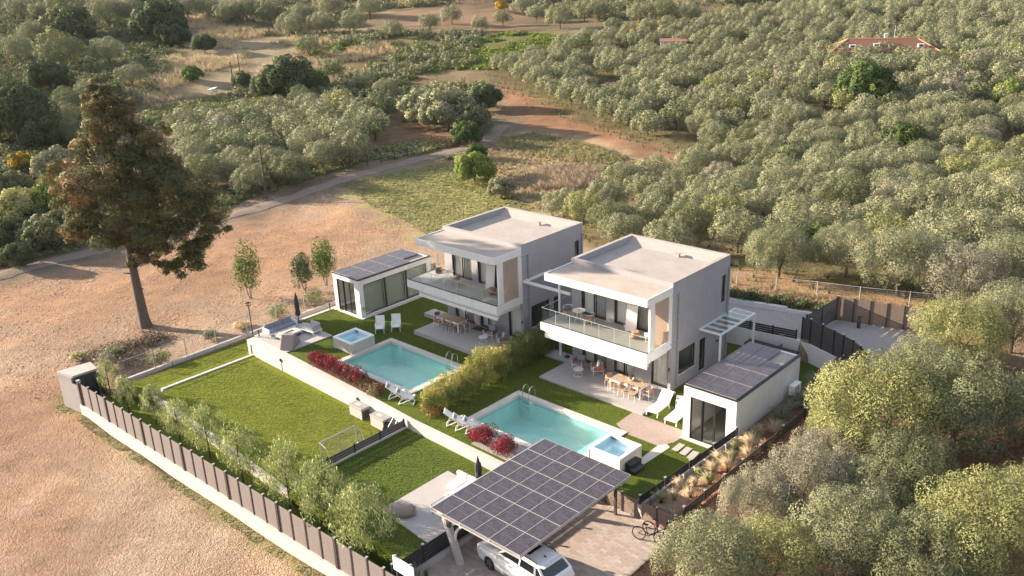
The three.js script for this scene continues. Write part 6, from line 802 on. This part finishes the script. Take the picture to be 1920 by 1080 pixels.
// bamboo between the gardens
{ const zs = [10.9, 9.75, 8.6, 7.4, 6.2, 5.0, 3.7, 2.4, 1.1, -0.2]; zs.forEach((z, i) => { const R = rng(900 + i), t = thing('bamboo_clump', ['bamboo clump nearest the white deck chairs, with an orange base', 'second bamboo clump from the deck chairs', 'third bamboo clump from the deck chairs', 'fourth bamboo clump from the deck chairs', 'yellow tipped bamboo clump in the middle of the hedge', 'sixth bamboo clump from the deck chairs', 'seventh bamboo clump from the deck chairs', 'dark bamboo clump, third from the near villa', 'dark bamboo clump, second from the near villa', 'dark bamboo clump touching the terrace of the near villa'][i], 'bamboo', [-9.55 - i * 0.06, 0, z], i), h = [1.6, 1.65, 1.6, 1.75, 2.2, 1.9, 1.8, 1.8, 1.7, 1.7][i], lobes = []; for (let q = 0; q < 14; q++) { const u = q / 13, a = q * 2.4 + R(); lobes.push({ c: [Math.cos(a) * 0.48, lerp(0.25, h, u), Math.sin(a) * 0.55], r: [0.38, 0.42, 0.42], n: 230, cols: u < 0.2 && i === 0 ? [[0.45, 0.24, 0.09]] : i > 5 ? C.bamboodark : u > 0.62 || i === 4 ? C.bamboo : [...C.bamboo.slice(1, 2), ...C.bamboodark] }); } part(t, 'foliage', leafCloud(1200 + i, lobes, { size: 0.2, aspect: 0.2, soft: 0.8, fill: 0.8, low: -1, cols: C.bamboo }), LEAF); const cn = []; for (let q = 0; q < 14; q++) { const a = R() * 6.28, r = R() * 0.45; cn.push(bar([Math.cos(a) * r, 0, Math.sin(a) * r], [Math.cos(a) * r * 1.6, h * (0.9 + R() * 0.45), Math.sin(a) * r * 1.6], 0.012, 4, 0.006)); } part(t, 'canes', join(cn), mat([0.42, 0.36, 0.14], 0.7)).userData.kind = 'stuff'; }); }
// ornamental grasses in the sloping bed
function grassGeo(seed, n, h, w, cols, droop = 0.5) { const R = rng(seed), pos = [], col = [], idx = [], nor = []; for (let i = 0; i < n; i++) { const a = R() * 6.28, r0 = R() * 0.12 * w, l = h * (0.65 + 0.5 * R()), out = w * (0.35 + 0.65 * R()), c = cols[Math.floor(R() * cols.length)], v = 0.75 + 0.5 * R(), bw = 0.012 + 0.012 * R(), b = pos.length / 3, ca = Math.cos(a), sa = Math.sin(a); for (let k2 = 0; k2 <= 3; k2++) { const u = k2 / 3, rr = r0 + out * u * u, y = l * (u - droop * 0.45 * u * u * u), ww = bw * (1 - u * 0.85); pos.push(ca * rr - sa * ww, y, sa * rr + ca * ww, ca * rr + sa * ww, y, sa * rr - ca * ww); nor.push(ca * 0.6, 0.7, sa * 0.6, ca * 0.6, 0.7, sa * 0.6); col.push(c[0] * v, c[1] * v, c[2] * v, c[0] * v, c[1] * v, c[2] * v); if (k2 < 3) { const q = b + k2 * 2; idx.push(q, q + 2, q + 1, q + 1, q + 2, q + 3); } } } const g = new THREE.BufferGeometry(); g.setAttribute('position', new THREE.Float32BufferAttribute(pos, 3)); g.setAttribute('normal', new THREE.Float32BufferAttribute(nor, 3)); g.setAttribute('color', new THREE.Float32BufferAttribute(col, 3)); g.setIndex(idx); return g; }
{ const R = rng(55), gA = [0, 1, 2].map((i) => grassGeo(60 + i, 170, 0.75, 0.62, C.straw)), gB = [0, 1, 2].map((i) => grassGeo(70 + i, 170, 0.7, 0.6, C.strawgreen)), gC = [0, 1, 2].map((i) => grassGeo(80 + i, 150, 0.6, 0.7, C.olive));
  let n = 0; for (let i = 0; i < 40; i++) { const u = i / 39, z = lerp(10.4, -6.5, u), lane = i % 3, x = z > 3.9 ? lerp(edgeX(z) + 0.55, edgeX(z) + 1.9, (lane + 0.2 + 0.5 * R()) / 3) : lerp(7.5, 8.6, R()), y = ground(x, z), late = z < 2.5, g = late ? gC : R() < 0.5 ? gA : gB, t = thing('ornamental_grass', late ? 'soft green ornamental grass beside the blank wall of the near garden house' : g === gA ? 'straw coloured ornamental grass tuft in the bed between two dark fences' : 'green ornamental grass tuft in the bed between two dark fences', 'grass tuft', [x, y - 0.03, z], R() * 6, late ? 'green grasses by the garden house wall' : g === gA ? 'straw grasses in the bed' : 'green grasses in the bed'); const s = 0.65 + R() * 0.5; t.scale.setScalar(s); part(t, 'blades', g[i % 3], BLADE); n++; }
  for (let i = 0; i < 7; i++) { const x = lerp(0.35, 2.6, R()), z = lerp(20.6, 22.2, R()), t = thing('lavender', 'tall silvery weed beside the post of the carport', 'plant', [x, -1, z], R() * 6, 'silvery weeds by the carport post'); part(t, 'blades', grassGeo(90 + i, 70, 1.0, 0.35, C.olivegrey, 0.2), BLADE); } void n; }
// shrubs at the back of the gravel drive
for (let i = 0; i < 13; i++) { const R = rng(700 + i), u = i / 12, x = lerp(-3.5, 3.6, u), z = lerp(-13.0, -14.6, u) + (R() - 0.5) * 0.5; shrub('shrub', 'low shrub in the strip between the gravel drive and the wire fence', x, 1.3, z, 0.5 + R() * 0.3, 0.5 + R() * 0.5, i % 3 ? 'scrub' : 'dark', { n: 420, size: 0.16, group: 'low shrubs behind the gravel drive' }); }
// ---------------------------------------------------------------- ground cover and far things
function scatter(name, label, geo, material, n, area, seed, size, o = {}) {
  const R = rng(seed), m = new THREE.Matrix4(), list = []; let guard = 0; const xs = area.map((p) => p[0]), zs = area.map((p) => p[1]), x0 = Math.min(...xs), x1 = Math.max(...xs), z0 = Math.min(...zs), z1 = Math.max(...zs);
  while (list.length < n && guard++ < n * 12) { const x = lerp(x0, x1, R()), z = lerp(z0, z1, R()); if (!inside(area, x, z) || roadDist(x, z) < (o.road ?? 1.9) || edgeDist(PLOT, x, z) > -0.3) continue; if (o.patch && N2(x * o.patch + seed, z * o.patch) + 0.4 * N2b(x * o.patch * 3, z * o.patch * 3) < (o.level ?? 0)) continue; const s = size * (0.6 + 0.8 * R()); list.push(m.clone().compose(V(x, ground(x, z) - 0.03, z), new THREE.Quaternion().setFromEuler(new THREE.Euler(0, R() * 6.28, 0)), V(s, s * (0.8 + 0.4 * R()), s))); }
  const im = new THREE.InstancedMesh(geo, material, list.length); list.forEach((q, i) => im.setMatrixAt(i, q)); im.name = name; im.userData = { kind: 'stuff', label }; im.castShadow = im.receiveShadow = true; scene.add(im); return im;
}
const tuft = (seed, cols, h, w, n) => grassGeo(seed, n, h, w, cols, 0.35);
{
  scatter('dry_grass', 'tall straw coloured grass of the meadow', tuft(201, [...C.straw, C.strawgreen[2]], 0.5, 0.4, 18), BLADE, 4500, ZONES.meadow.poly, 41, 0.85);
  scatter('green_grass', 'fresh green grass behind the far villa', tuft(202, [...C.strawgreen, [0.55, 0.52, 0.22]], 0.22, 0.24, 9), BLADE, 8000, ZONES.green.poly, 42, 0.9, { patch: 0.07, level: -1.2 });
  scatter('hill_grass', 'dry pale grass of the hill', tuft(203, C.straw, 0.7, 0.6, 12), BLADE, 5000, ZONES.hillgrass.poly, 43, 1.5, { patch: 0.04, level: -0.2 });
  scatter('vines', 'low rows of vines above the small grove', leafCloud(204, domeLobes(3, { n: 5, leaves: 60, core: false }), { size: 0.4, aspect: 0.8, cols: C.oliveyellow }), LEAF, 1500, ZONES.vineyard.poly, 44, 0.75);
  scatter('vines', 'green vines above the large grove', leafCloud(205, domeLobes(4, { n: 5, leaves: 60, core: false }), { size: 0.5, aspect: 0.8, cols: C.lime }), LEAF, 800, ZONES.vines.poly, 45, 0.85, { patch: 0.04, level: -0.2 });
  const sc = (s, c) => leafCloud(s, domeLobes(s, { n: 7, leaves: 260, core: false }), { size: 0.24, aspect: 0.6, cols: c });
  scatter('scrub', 'low scrub covering the left slopes', sc(206, C.scrub), LEAF, 2600, ZONES.scrub.poly, 46, 1.2);
  scatter('scrub', 'mixed bushes in the middle distance', sc(207, [...C.scrub, C.olive[0]]), LEAF, 750, ZONES.mid.poly, 47, 1.2, { patch: 0.03, level: -0.1 });
  scatter('green_scrub', 'leafy weeds in the middle distance', sc(208, [...C.lime, ...C.bright]), LEAF, 350, ZONES.mid.poly, 48, 0.9, { patch: 0.05, level: 0.15 });
  scatter('roadside_weeds', 'weeds along the dirt road', sc(209, [...C.scrub, ...C.strawgreen]), LEAF, 1500, ZONES.verge.poly, 49, 0.45, { road: 2.2 });
  scatter('roadside_scrub', 'thick scrub beyond the dirt road', sc(210, [...C.scrub, ...C.dark]), LEAF, 420, onLand([[-40, 400], [130, 390], [260, 380], [430, 355], [640, 285], [620, 300], [430, 385], [150, 465], [-40, 500]]), 50, 1.1, { road: 3.6 });
  scatter('grove_weeds', 'grass and weeds between the olive trees', tuft(211, [...C.strawgreen, ...C.scrub], 0.5, 0.5, 16), BLADE, 6000, ZONES.grove.poly, 51, 1.1);
  scatter('field_weeds', 'sparse dry weeds on the bare field', tuft(212, [[0.6, 0.47, 0.33], [0.5, 0.4, 0.24]], 0.1, 0.13, 8), BLADE, 3500, onLand([[-40, 545], [420, 420], [760, 400], [800, 470], [640, 500], [480, 600], [260, 660], [150, 690], [90, 760], [-40, 700]]), 52, 1, { patch: 0.11, level: -0.1 });
  scatter('fence_grass', 'thin green grass along the footing of the long fence', tuft(213, C.strawgreen, 0.12, 0.1, 8), BLADE, 4000, [[-34, 23.5], [-20, 23.25], [3, 22.8], [3, 23.3], [-20, 23.75], [-34, 24.1]], 53, 0.7, { patch: 0.35, level: -0.15 });
  scatter('drive_verge', 'dry orange grass behind the gravel drive', tuft(214, [[0.42, 0.24, 0.12], ...C.straw], 0.4, 0.35, 20), BLADE, 1300, [[-4, -12.7], [4, -14.5], [11, -16], [11, -18.4], [4, -16.8], [-4, -15]], 54, 1);
  scatter('undergrowth', 'grass and weeds on red soil under the near olives', tuft(215, [...C.strawgreen, [0.3, 0.15, 0.08]], 0.35, 0.4, 18), BLADE, 2500, [[9.5, 12], [9.5, -6], [24, -10], [34, 10], [30, 30], [12, 26]], 55, 1);
  const high = onLand([[-60, -30], [1980, -30], [1990, 8], [1500, 18], [1290, 40], [1040, 30], [1000, 10], [690, 22], [540, 72], [330, 22], [-60, 30]]);
  scatter('hill_scrub', 'bushes and small trees on the far slopes', leafCloud(216, domeLobes(216, { n: 9, leaves: 420, core: true, lobe: 0.45 }), { size: 0.2, aspect: 0.6, cols: [...C.scrub, ...C.olivedark] }), LEAF, 900, high, 58, 2.2, { patch: 0.02, level: -0.25 });
  scatter('hill_scrub', 'dry grass of the far slopes', tuft(217, C.straw, 0.6, 0.8, 10), BLADE, 3000, high, 59, 1.8);
  { const g = new THREE.IcosahedronGeometry(0.06, 0); g.scale(1.3, 0.7, 1); scatter('soil_clods', 'small clods of dry soil on the bare field', g, mat([0.34, 0.22, 0.145], 1), 14000, [[-62, 23.6], [-33, 23.9], [-20, 23.8], [4, 23.4], [4, 34], [-30, 45], [-62, 45]], 56, 0.8, { patch: 0.2, level: -0.3 }); }
  { const g = new THREE.IcosahedronGeometry(0.09, 0); g.scale(1.4, 0.6, 1); scatter('soil_clods', 'clods on the field round the pine', g, mat([0.33, 0.21, 0.14], 1), 9000, onLand([[-40, 555], [430, 420], [770, 410], [790, 465], [640, 490], [480, 590], [150, 690], [-40, 760]]), 57, 0.9, { patch: 0.2, level: -0.2 }); }
}
scatter('tall_grass', 'tall bleached grass in the middle of the meadow', tuft(230, [[0.85, 0.7, 0.48], [0.8, 0.62, 0.42]], 0.95, 0.4, 22), BLADE, 1500, onLand([[985, 330], [1040, 315], [1130, 320], [1140, 345], [1070, 362], [1000, 358]]), 71, 0.9);
scatter('green_grass', 'greener grass at the upper edge of the meadow', tuft(231, C.strawgreen, 0.45, 0.4, 16), BLADE, 2500, onLand([[930, 262], [1000, 250], [1090, 268], [1180, 300], [1100, 310], [980, 290]]), 72, 0.9);
// short lawn grass with uneven tone
{
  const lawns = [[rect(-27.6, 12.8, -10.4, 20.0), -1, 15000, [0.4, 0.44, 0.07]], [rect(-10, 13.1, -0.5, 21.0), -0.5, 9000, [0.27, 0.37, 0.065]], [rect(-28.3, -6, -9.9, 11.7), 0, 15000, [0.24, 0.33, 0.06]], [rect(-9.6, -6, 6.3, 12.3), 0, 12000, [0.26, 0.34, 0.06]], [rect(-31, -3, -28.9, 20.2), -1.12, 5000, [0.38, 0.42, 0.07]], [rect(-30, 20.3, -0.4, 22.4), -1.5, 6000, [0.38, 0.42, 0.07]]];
  const blocked = [[P1.x0, P1.z0, P1.x1, P1.z1], [P2.x0, P2.z0, P2.x1, P2.z1], [-28.4, 7.5, -24.05, 11.6], [-22.3, 6.85, -20.25, 8.9], [1, 7.4, 3.5, 9.6], [-28.4, -3.3, -24.9, 4.4], [3.4, -3.2, 6.9, 4.4], [-21.6, -6.5, -11.3, 3.85], [-9.7, -6.7, 0.5, 3.6], [-0.4, 3.4, 3.7, 6], [3, 5.3, 3.7, 8.2], [-4.8, 14.4, -0.7, 19.5], [-21.6, 10.8, -13.8, 12], [-5.3, 10.5, -0.2, 12.5], [-10.4, 12.6, -10, 20.8]];
  const g = grassGeo(301, 7, 0.075, 0.06, [[1, 1, 1]], 0.3), m = new THREE.Matrix4(), col = new THREE.Color();
  lawns.forEach(([poly, y, n, c], q) => {
    const R = rng(620 + q), list = [], [x0, z0] = poly[0], [x1, z1] = poly[2];
    for (let i = 0; i < n; i++) { const x = lerp(x0, x1, R()), z = lerp(z0, z1, R()), s = 0.45 + 0.4 * R(); if (blocked.some(([a, b, e, f]) => x > a && x < e && z > b && z < f)) continue; if (q === 0 && z > 19.2 + (x + 27.6) * 0.06) continue; if (q === 2 && z > 11.2) continue; if (q === 3 && (x > edgeX(z) - 0.25 && z > 4.3)) continue; if (q === 5 && z < 20.5 + (x + 30) * 0.03) continue; list.push([x, z, s, R() * 6.28]); }
    const im = new THREE.InstancedMesh(g, BLADE, list.length);
    list.forEach(([x, z, s, t], i) => { im.setMatrixAt(i, m.compose(V(x, y - 0.005, z), new THREE.Quaternion().setFromEuler(new THREE.Euler(0, t, 0)), V(s, s, s))); const w = 1 + 0.22 * N2(x * 0.35, z * 0.35) + 0.14 * N2b(x * 1.1, z * 1.1), dry = q === 0 ? 0.5 * sstep(3.2, 0, Math.hypot(x + 15.5, (z - 15.6) * 1.4)) + 0.15 * N2b(x * 0.3 + 9, z * 0.3) : 0.1 * N2b(x * 0.3, z * 0.3); im.setColorAt(i, col.setRGB(c[0] * w * (1 + 0.25 * dry), c[1] * w * (1 - 0.12 * dry), c[2] * w * (1 + 0.7 * dry))); });
    im.name = 'lawn_grass'; im.userData = { kind: 'stuff', label: 'short mown grass of a garden lawn' }; im.castShadow = im.receiveShadow = true; scene.add(im);
  });
}
// utility poles, street light, gate, wires
function pole(px, py, h, label, armed) { const p = at(px, py), t = thing('utility_pole', label, 'pole', [p.x, p.gy - 0.3, p.z]); part(t, 'shaft', cyl(0.14, 0.09, h, 8), M.bark); if (armed) part(t, 'cross_arm', box(-0.7, h - 0.5, -0.05, 0.7, h - 0.38, 0.05), M.bark, [0, 0, 0], 0.6); part(t, 'insulator', cyl(0.06, 0.04, 0.15, 6), M.whitemetal, [0, h, 0]); return t; }
pole(500, 372, 6.6, 'dark utility pole beside the dirt road in the small grove', false); pole(438, 162, 5, 'thin pole above the vineyard', false); pole(450, 140, 4.2, 'second thin pole above the vineyard', false);
{ const p = at(26, 170), t = thing('street_light', 'tall street light on the hill at the frame edge', 'street light', [p.x, p.gy, p.z], 0.7), h = 9.5; part(t, 'shaft', cyl(0.11, 0.07, h, 8), M.rust); part(t, 'arm', bar([0, h, 0], [-1.9, h + 0.8, 0], 0.06, 6), M.galv); part(t, 'lamp_head', rbox(0.8, 0.14, 0.3, 0.05), M.whitemetal, [-2.1, h + 0.85, 0]); }
{ const a = at(-30, 300).add(V(0, 7, 0)), b = at(250, 185).add(V(0, 6, 0)); [0, 1, 2].forEach((i) => { const pts = []; for (let u = 0; u <= 1.001; u += 0.1) pts.push(V(lerp(a.x, b.x, u), lerp(a.y, b.y, u) - Math.sin(u * Math.PI) * 1.5 - i * 0.7, lerp(a.z, b.z, u))); tag(part(scene, numbered('power_line'), new THREE.TubeGeometry(new THREE.CatmullRomCurve3(pts), 30, 0.035, 4), M.black), ['upper power line crossing before the big dark tree', 'middle power line crossing before the big dark tree', 'lower power line crossing before the big dark tree'][i], 'cable'); }); }
{ const p = at(832, 276), t = thing('field_gate', 'rusty red barred gate at the end of the dirt road', 'gate', [p.x, p.gy, p.z], 0.55); for (let i = 0; i < 3; i++) part(t, 'gate_rail', box(-1.6, 0.3 + i * 0.55, -0.03, 1.6, 0.37 + i * 0.55, 0.03), M.rust); for (let i = 0; i < 9; i++) part(t, 'gate_bar', box(-1.6 + i * 0.39, 0.2, -0.02, -1.56 + i * 0.39, 1.55, 0.02), M.rust); for (const s of [-1, 1]) part(t, 'gate_post', box(s * 1.7 - 0.06, -0.3, -0.06, s * 1.7 + 0.06, 1.8, 0.06), M.rust); }
{ const t = thing('wire_fence', 'old post and wire fence along the far side of the dirt road', 'fence'); const q = [[690, 312], [715, 307], [740, 300], [765, 294], [790, 288], [812, 280]].map(([x, y]) => at(x, y)); q.forEach((p, i) => { part(t, 'post', cyl(0.07, 0.06, 1.5, 6), M.bark, [p.x, p.gy - 0.2, p.z]); if (i) for (const h of [0.5, 0.9, 1.25]) part(t, 'wire', bar([q[i - 1].x, q[i - 1].gy + h, q[i - 1].z], [p.x, p.gy + h, p.z], 0.012, 3), M.galv); }); }
// low white wall on the left hill
{ const a = at(62, 190), b = at(98, 205), t = thing('boundary_wall', 'low white wall between dark trees on the left hill', 'wall'); part(t, 'wall_body', beam([a.x, a.gy + 0.6, a.z], [b.x, b.gy + 0.6, b.z], 0.3, 1.3), M.whitewash); part(t, 'wall_cap', beam([a.x, a.gy + 1.3, a.z], [b.x, b.gy + 1.3, b.z], 0.4, 0.1), M.concrete); }
// farmhouse with its hipped red roof
{
  const p = at(1650, 116), t = thing('farmhouse', 'long farmhouse with hipped red tiled roof among olive trees', 'house', [p.x, p.gy - 0.5, p.z], 0.5), L = 16.5, W = 7, h = 2.6, rise = 1.9, e = 0.7;
  const a = L / 2, b = W / 2; part(t, 'wall', join(...wallBoxes('x', -a, a, -1.5, h, b - 0.25, b, [[-7, -5.9, 0.8, 2.0], [-4.5, -3.5, 0, 2.1], [-2, -0.8, 0.8, 2.0], [3, 4.2, 0.8, 2.0], [5.6, 6.8, 0.8, 2.0]]), box(-a, -1.5, -b, a, h, -b + 0.25), box(-a, -1.5, -b + 0.25, -a + 0.25, h, b - 0.25), box(a - 0.25, -1.5, -b + 0.25, a, h, b - 0.25)), M.whitewash);
  for (const [x0, x1, y0, y1] of [[-7, -5.9, 0.8, 2.0], [-2, -0.8, 0.8, 2.0], [3, 4.2, 0.8, 2.0], [5.6, 6.8, 0.8, 2.0]]) part(t, 'window', box(x0, y0, b - 0.2, x1, y1, b - 0.15), M.dark); part(t, 'door', box(-4.5, 0, b - 0.2, -3.5, 2.1, b - 0.14), M.rust);
  // roof slopes built of tile courses
  const A = [-a - e, h, b + e], Bc = [a + e, h, b + e], Cc = [a + e, h, -b - e], Dc = [-a - e, h, -b - e], E1 = [-a + b * 0.7, h + rise, 0], E2 = [a - b * 0.7, h + rise, 0];
  const course = (p0, p1, q0, q1, n) => { const pos = []; for (let i = 0; i < n; i++) { const u0 = i / n, u1 = (i + 1.12) / n, mixp = (s, r, u) => s.map((v, c) => lerp(v, r[c], Math.min(1, u))), l0 = mixp(p0, q0, u0), r0 = mixp(p1, q1, u0), l1 = mixp(p0, q0, u1), r1 = mixp(p1, q1, u1); l0[1] += 0.07; r0[1] += 0.07; pos.push(...l0, ...r0, ...r1, ...l0, ...r1, ...l1, ...l0, l0[0], l0[1] - 0.09, l0[2], ...r0, ...r0, l0[0], l0[1] - 0.09, l0[2], r0[0], r0[1] - 0.09, r0[2]); } const g = new THREE.BufferGeometry(); g.setAttribute('position', new THREE.Float32BufferAttribute(pos, 3)); const uv = []; for (let i = 0; i < pos.length / 3; i++) uv.push(pos[i * 3], pos[i * 3 + 2]); g.setAttribute('uv', new THREE.Float32BufferAttribute(uv, 2)); g.computeVertexNormals(); return g; };
  M.tile2 = M.tile.clone(); M.tile2.side = THREE.DoubleSide; part(t, 'roof', join(course(A, Bc, E1, E2, 12), course(Bc, Cc, E2, E2, 12), course(Cc, Dc, E2, E1, 12), course(Dc, A, E1, E1, 12)), M.tile2);
  M.ridge = mat([0.5, 0.2, 0.1], 0.85); part(t, 'ridge', join(bar(E1, E2, 0.16, 6), ...[[A, E1], [Dc, E1], [Bc, E2], [Cc, E2]].map(([x, y]) => bar([x[0], x[1] + 0.08, x[2]], y, 0.14, 6))), M.ridge);
  for (const [x, y] of [[-5.2, 0.35], [-1.2, 0.42], [6.0, 0.35]]) { const z = lerp(b + e, 0, y), yy = h + rise * y; const d = new THREE.Group(); d.name = 'skylight'; d.position.set(x, yy, z); t.add(d); part(d, 'casing', box(-0.5, 0, -0.35, 0.5, 0.55, 0.45), M.whitemetal); part(d, 'pane', box(-0.3, 0.12, 0.451, 0.3, 0.45, 0.46), M.dark); }
  part(t, 'chimney', box(0.4, h + rise - 0.3, -1.2, 1.0, h + rise + 0.8, -0.6), M.whitewash); part(t, 'aerial', join(bar([2, h + rise - 0.2, -0.2], [2, h + rise + 2.2, -0.2], 0.04, 5), bar([1.3, h + rise + 2, -0.2], [2.7, h + rise + 2, -0.2], 0.03, 4)), M.galv);
  part(t, 'porch_post', box(-a + 0.4, -1.5, b + 0.4, -a + 0.6, h, b + 0.6), M.whitewash); part(t, 'porch_post', box(-a + 3.6, -1.5, b + 0.4, -a + 3.8, h, b + 0.6), M.whitewash);
}
function shed(px, py, w, d, h, m, roofM, label) { const p = at(px, py), t = thing('shed', label, 'shed', [p.x, p.gy, p.z], 0.6); part(t, 'wall', join(...wallBoxes('x', -w / 2, w / 2, -0.6, h, d / 2 - 0.12, d / 2, [[-0.5, 0.5, 0, 1.9]]), box(-w / 2, -0.6, -d / 2, w / 2, h, -d / 2 + 0.12), box(-w / 2, -0.6, -d / 2 + 0.12, -w / 2 + 0.12, h, d / 2 - 0.12), box(w / 2 - 0.12, -0.6, -d / 2 + 0.12, w / 2, h, d / 2 - 0.12)), m); part(t, 'roof', moved(box(-w / 2 - 0.2, 0, -d / 2 - 0.2, w / 2 + 0.2, 0.1, d / 2 + 0.2), 0, h + 0.12, 0, 0.08), roofM); part(t, 'door', box(-0.5, 0, d / 2 - 0.09, 0.5, 1.9, d / 2 - 0.04), M.rust); return t; }
shed(1555, 158, 2.6, 2.2, 2.4, M.whitewash, M.rust, 'small white shed with a rusty front left of the walnut tree'); shed(1528, 160, 3, 2, 1.6, M.galv, M.galv, 'grey metal shed beside the small white one'); shed(1262, 100, 5, 3.5, 2.4, M.whitewash, M.tile, 'small house with red roof half hidden in the grove'); shed(1325, 104, 2, 1.6, 1.6, M.rust, M.tile, 'tiny rusty hut in the grove');
{ const p = at(400, 178), t = thing('garden_tent', 'small white sheet of a shelter at the vineyard edge', 'shelter', [p.x, p.gy, p.z], 0.4); part(t, 'cover', moved(box(-0.9, 0, -0.6, 0.9, 0.05, 0.6), 0, 1.2, 0, 0.2, 0, 0.2), M.whitemetal); for (const s of [-1, 1]) part(t, 'post', bar([s * 0.8, -0.2, 0.4], [s * 0.8, 1.25, 0.4], 0.04), M.whitemetal); part(t, 'side', box(-0.9, 0, -0.6, 0.9, 1.1, -0.55), M.whitemetal); }

renderer.render(scene, camera);
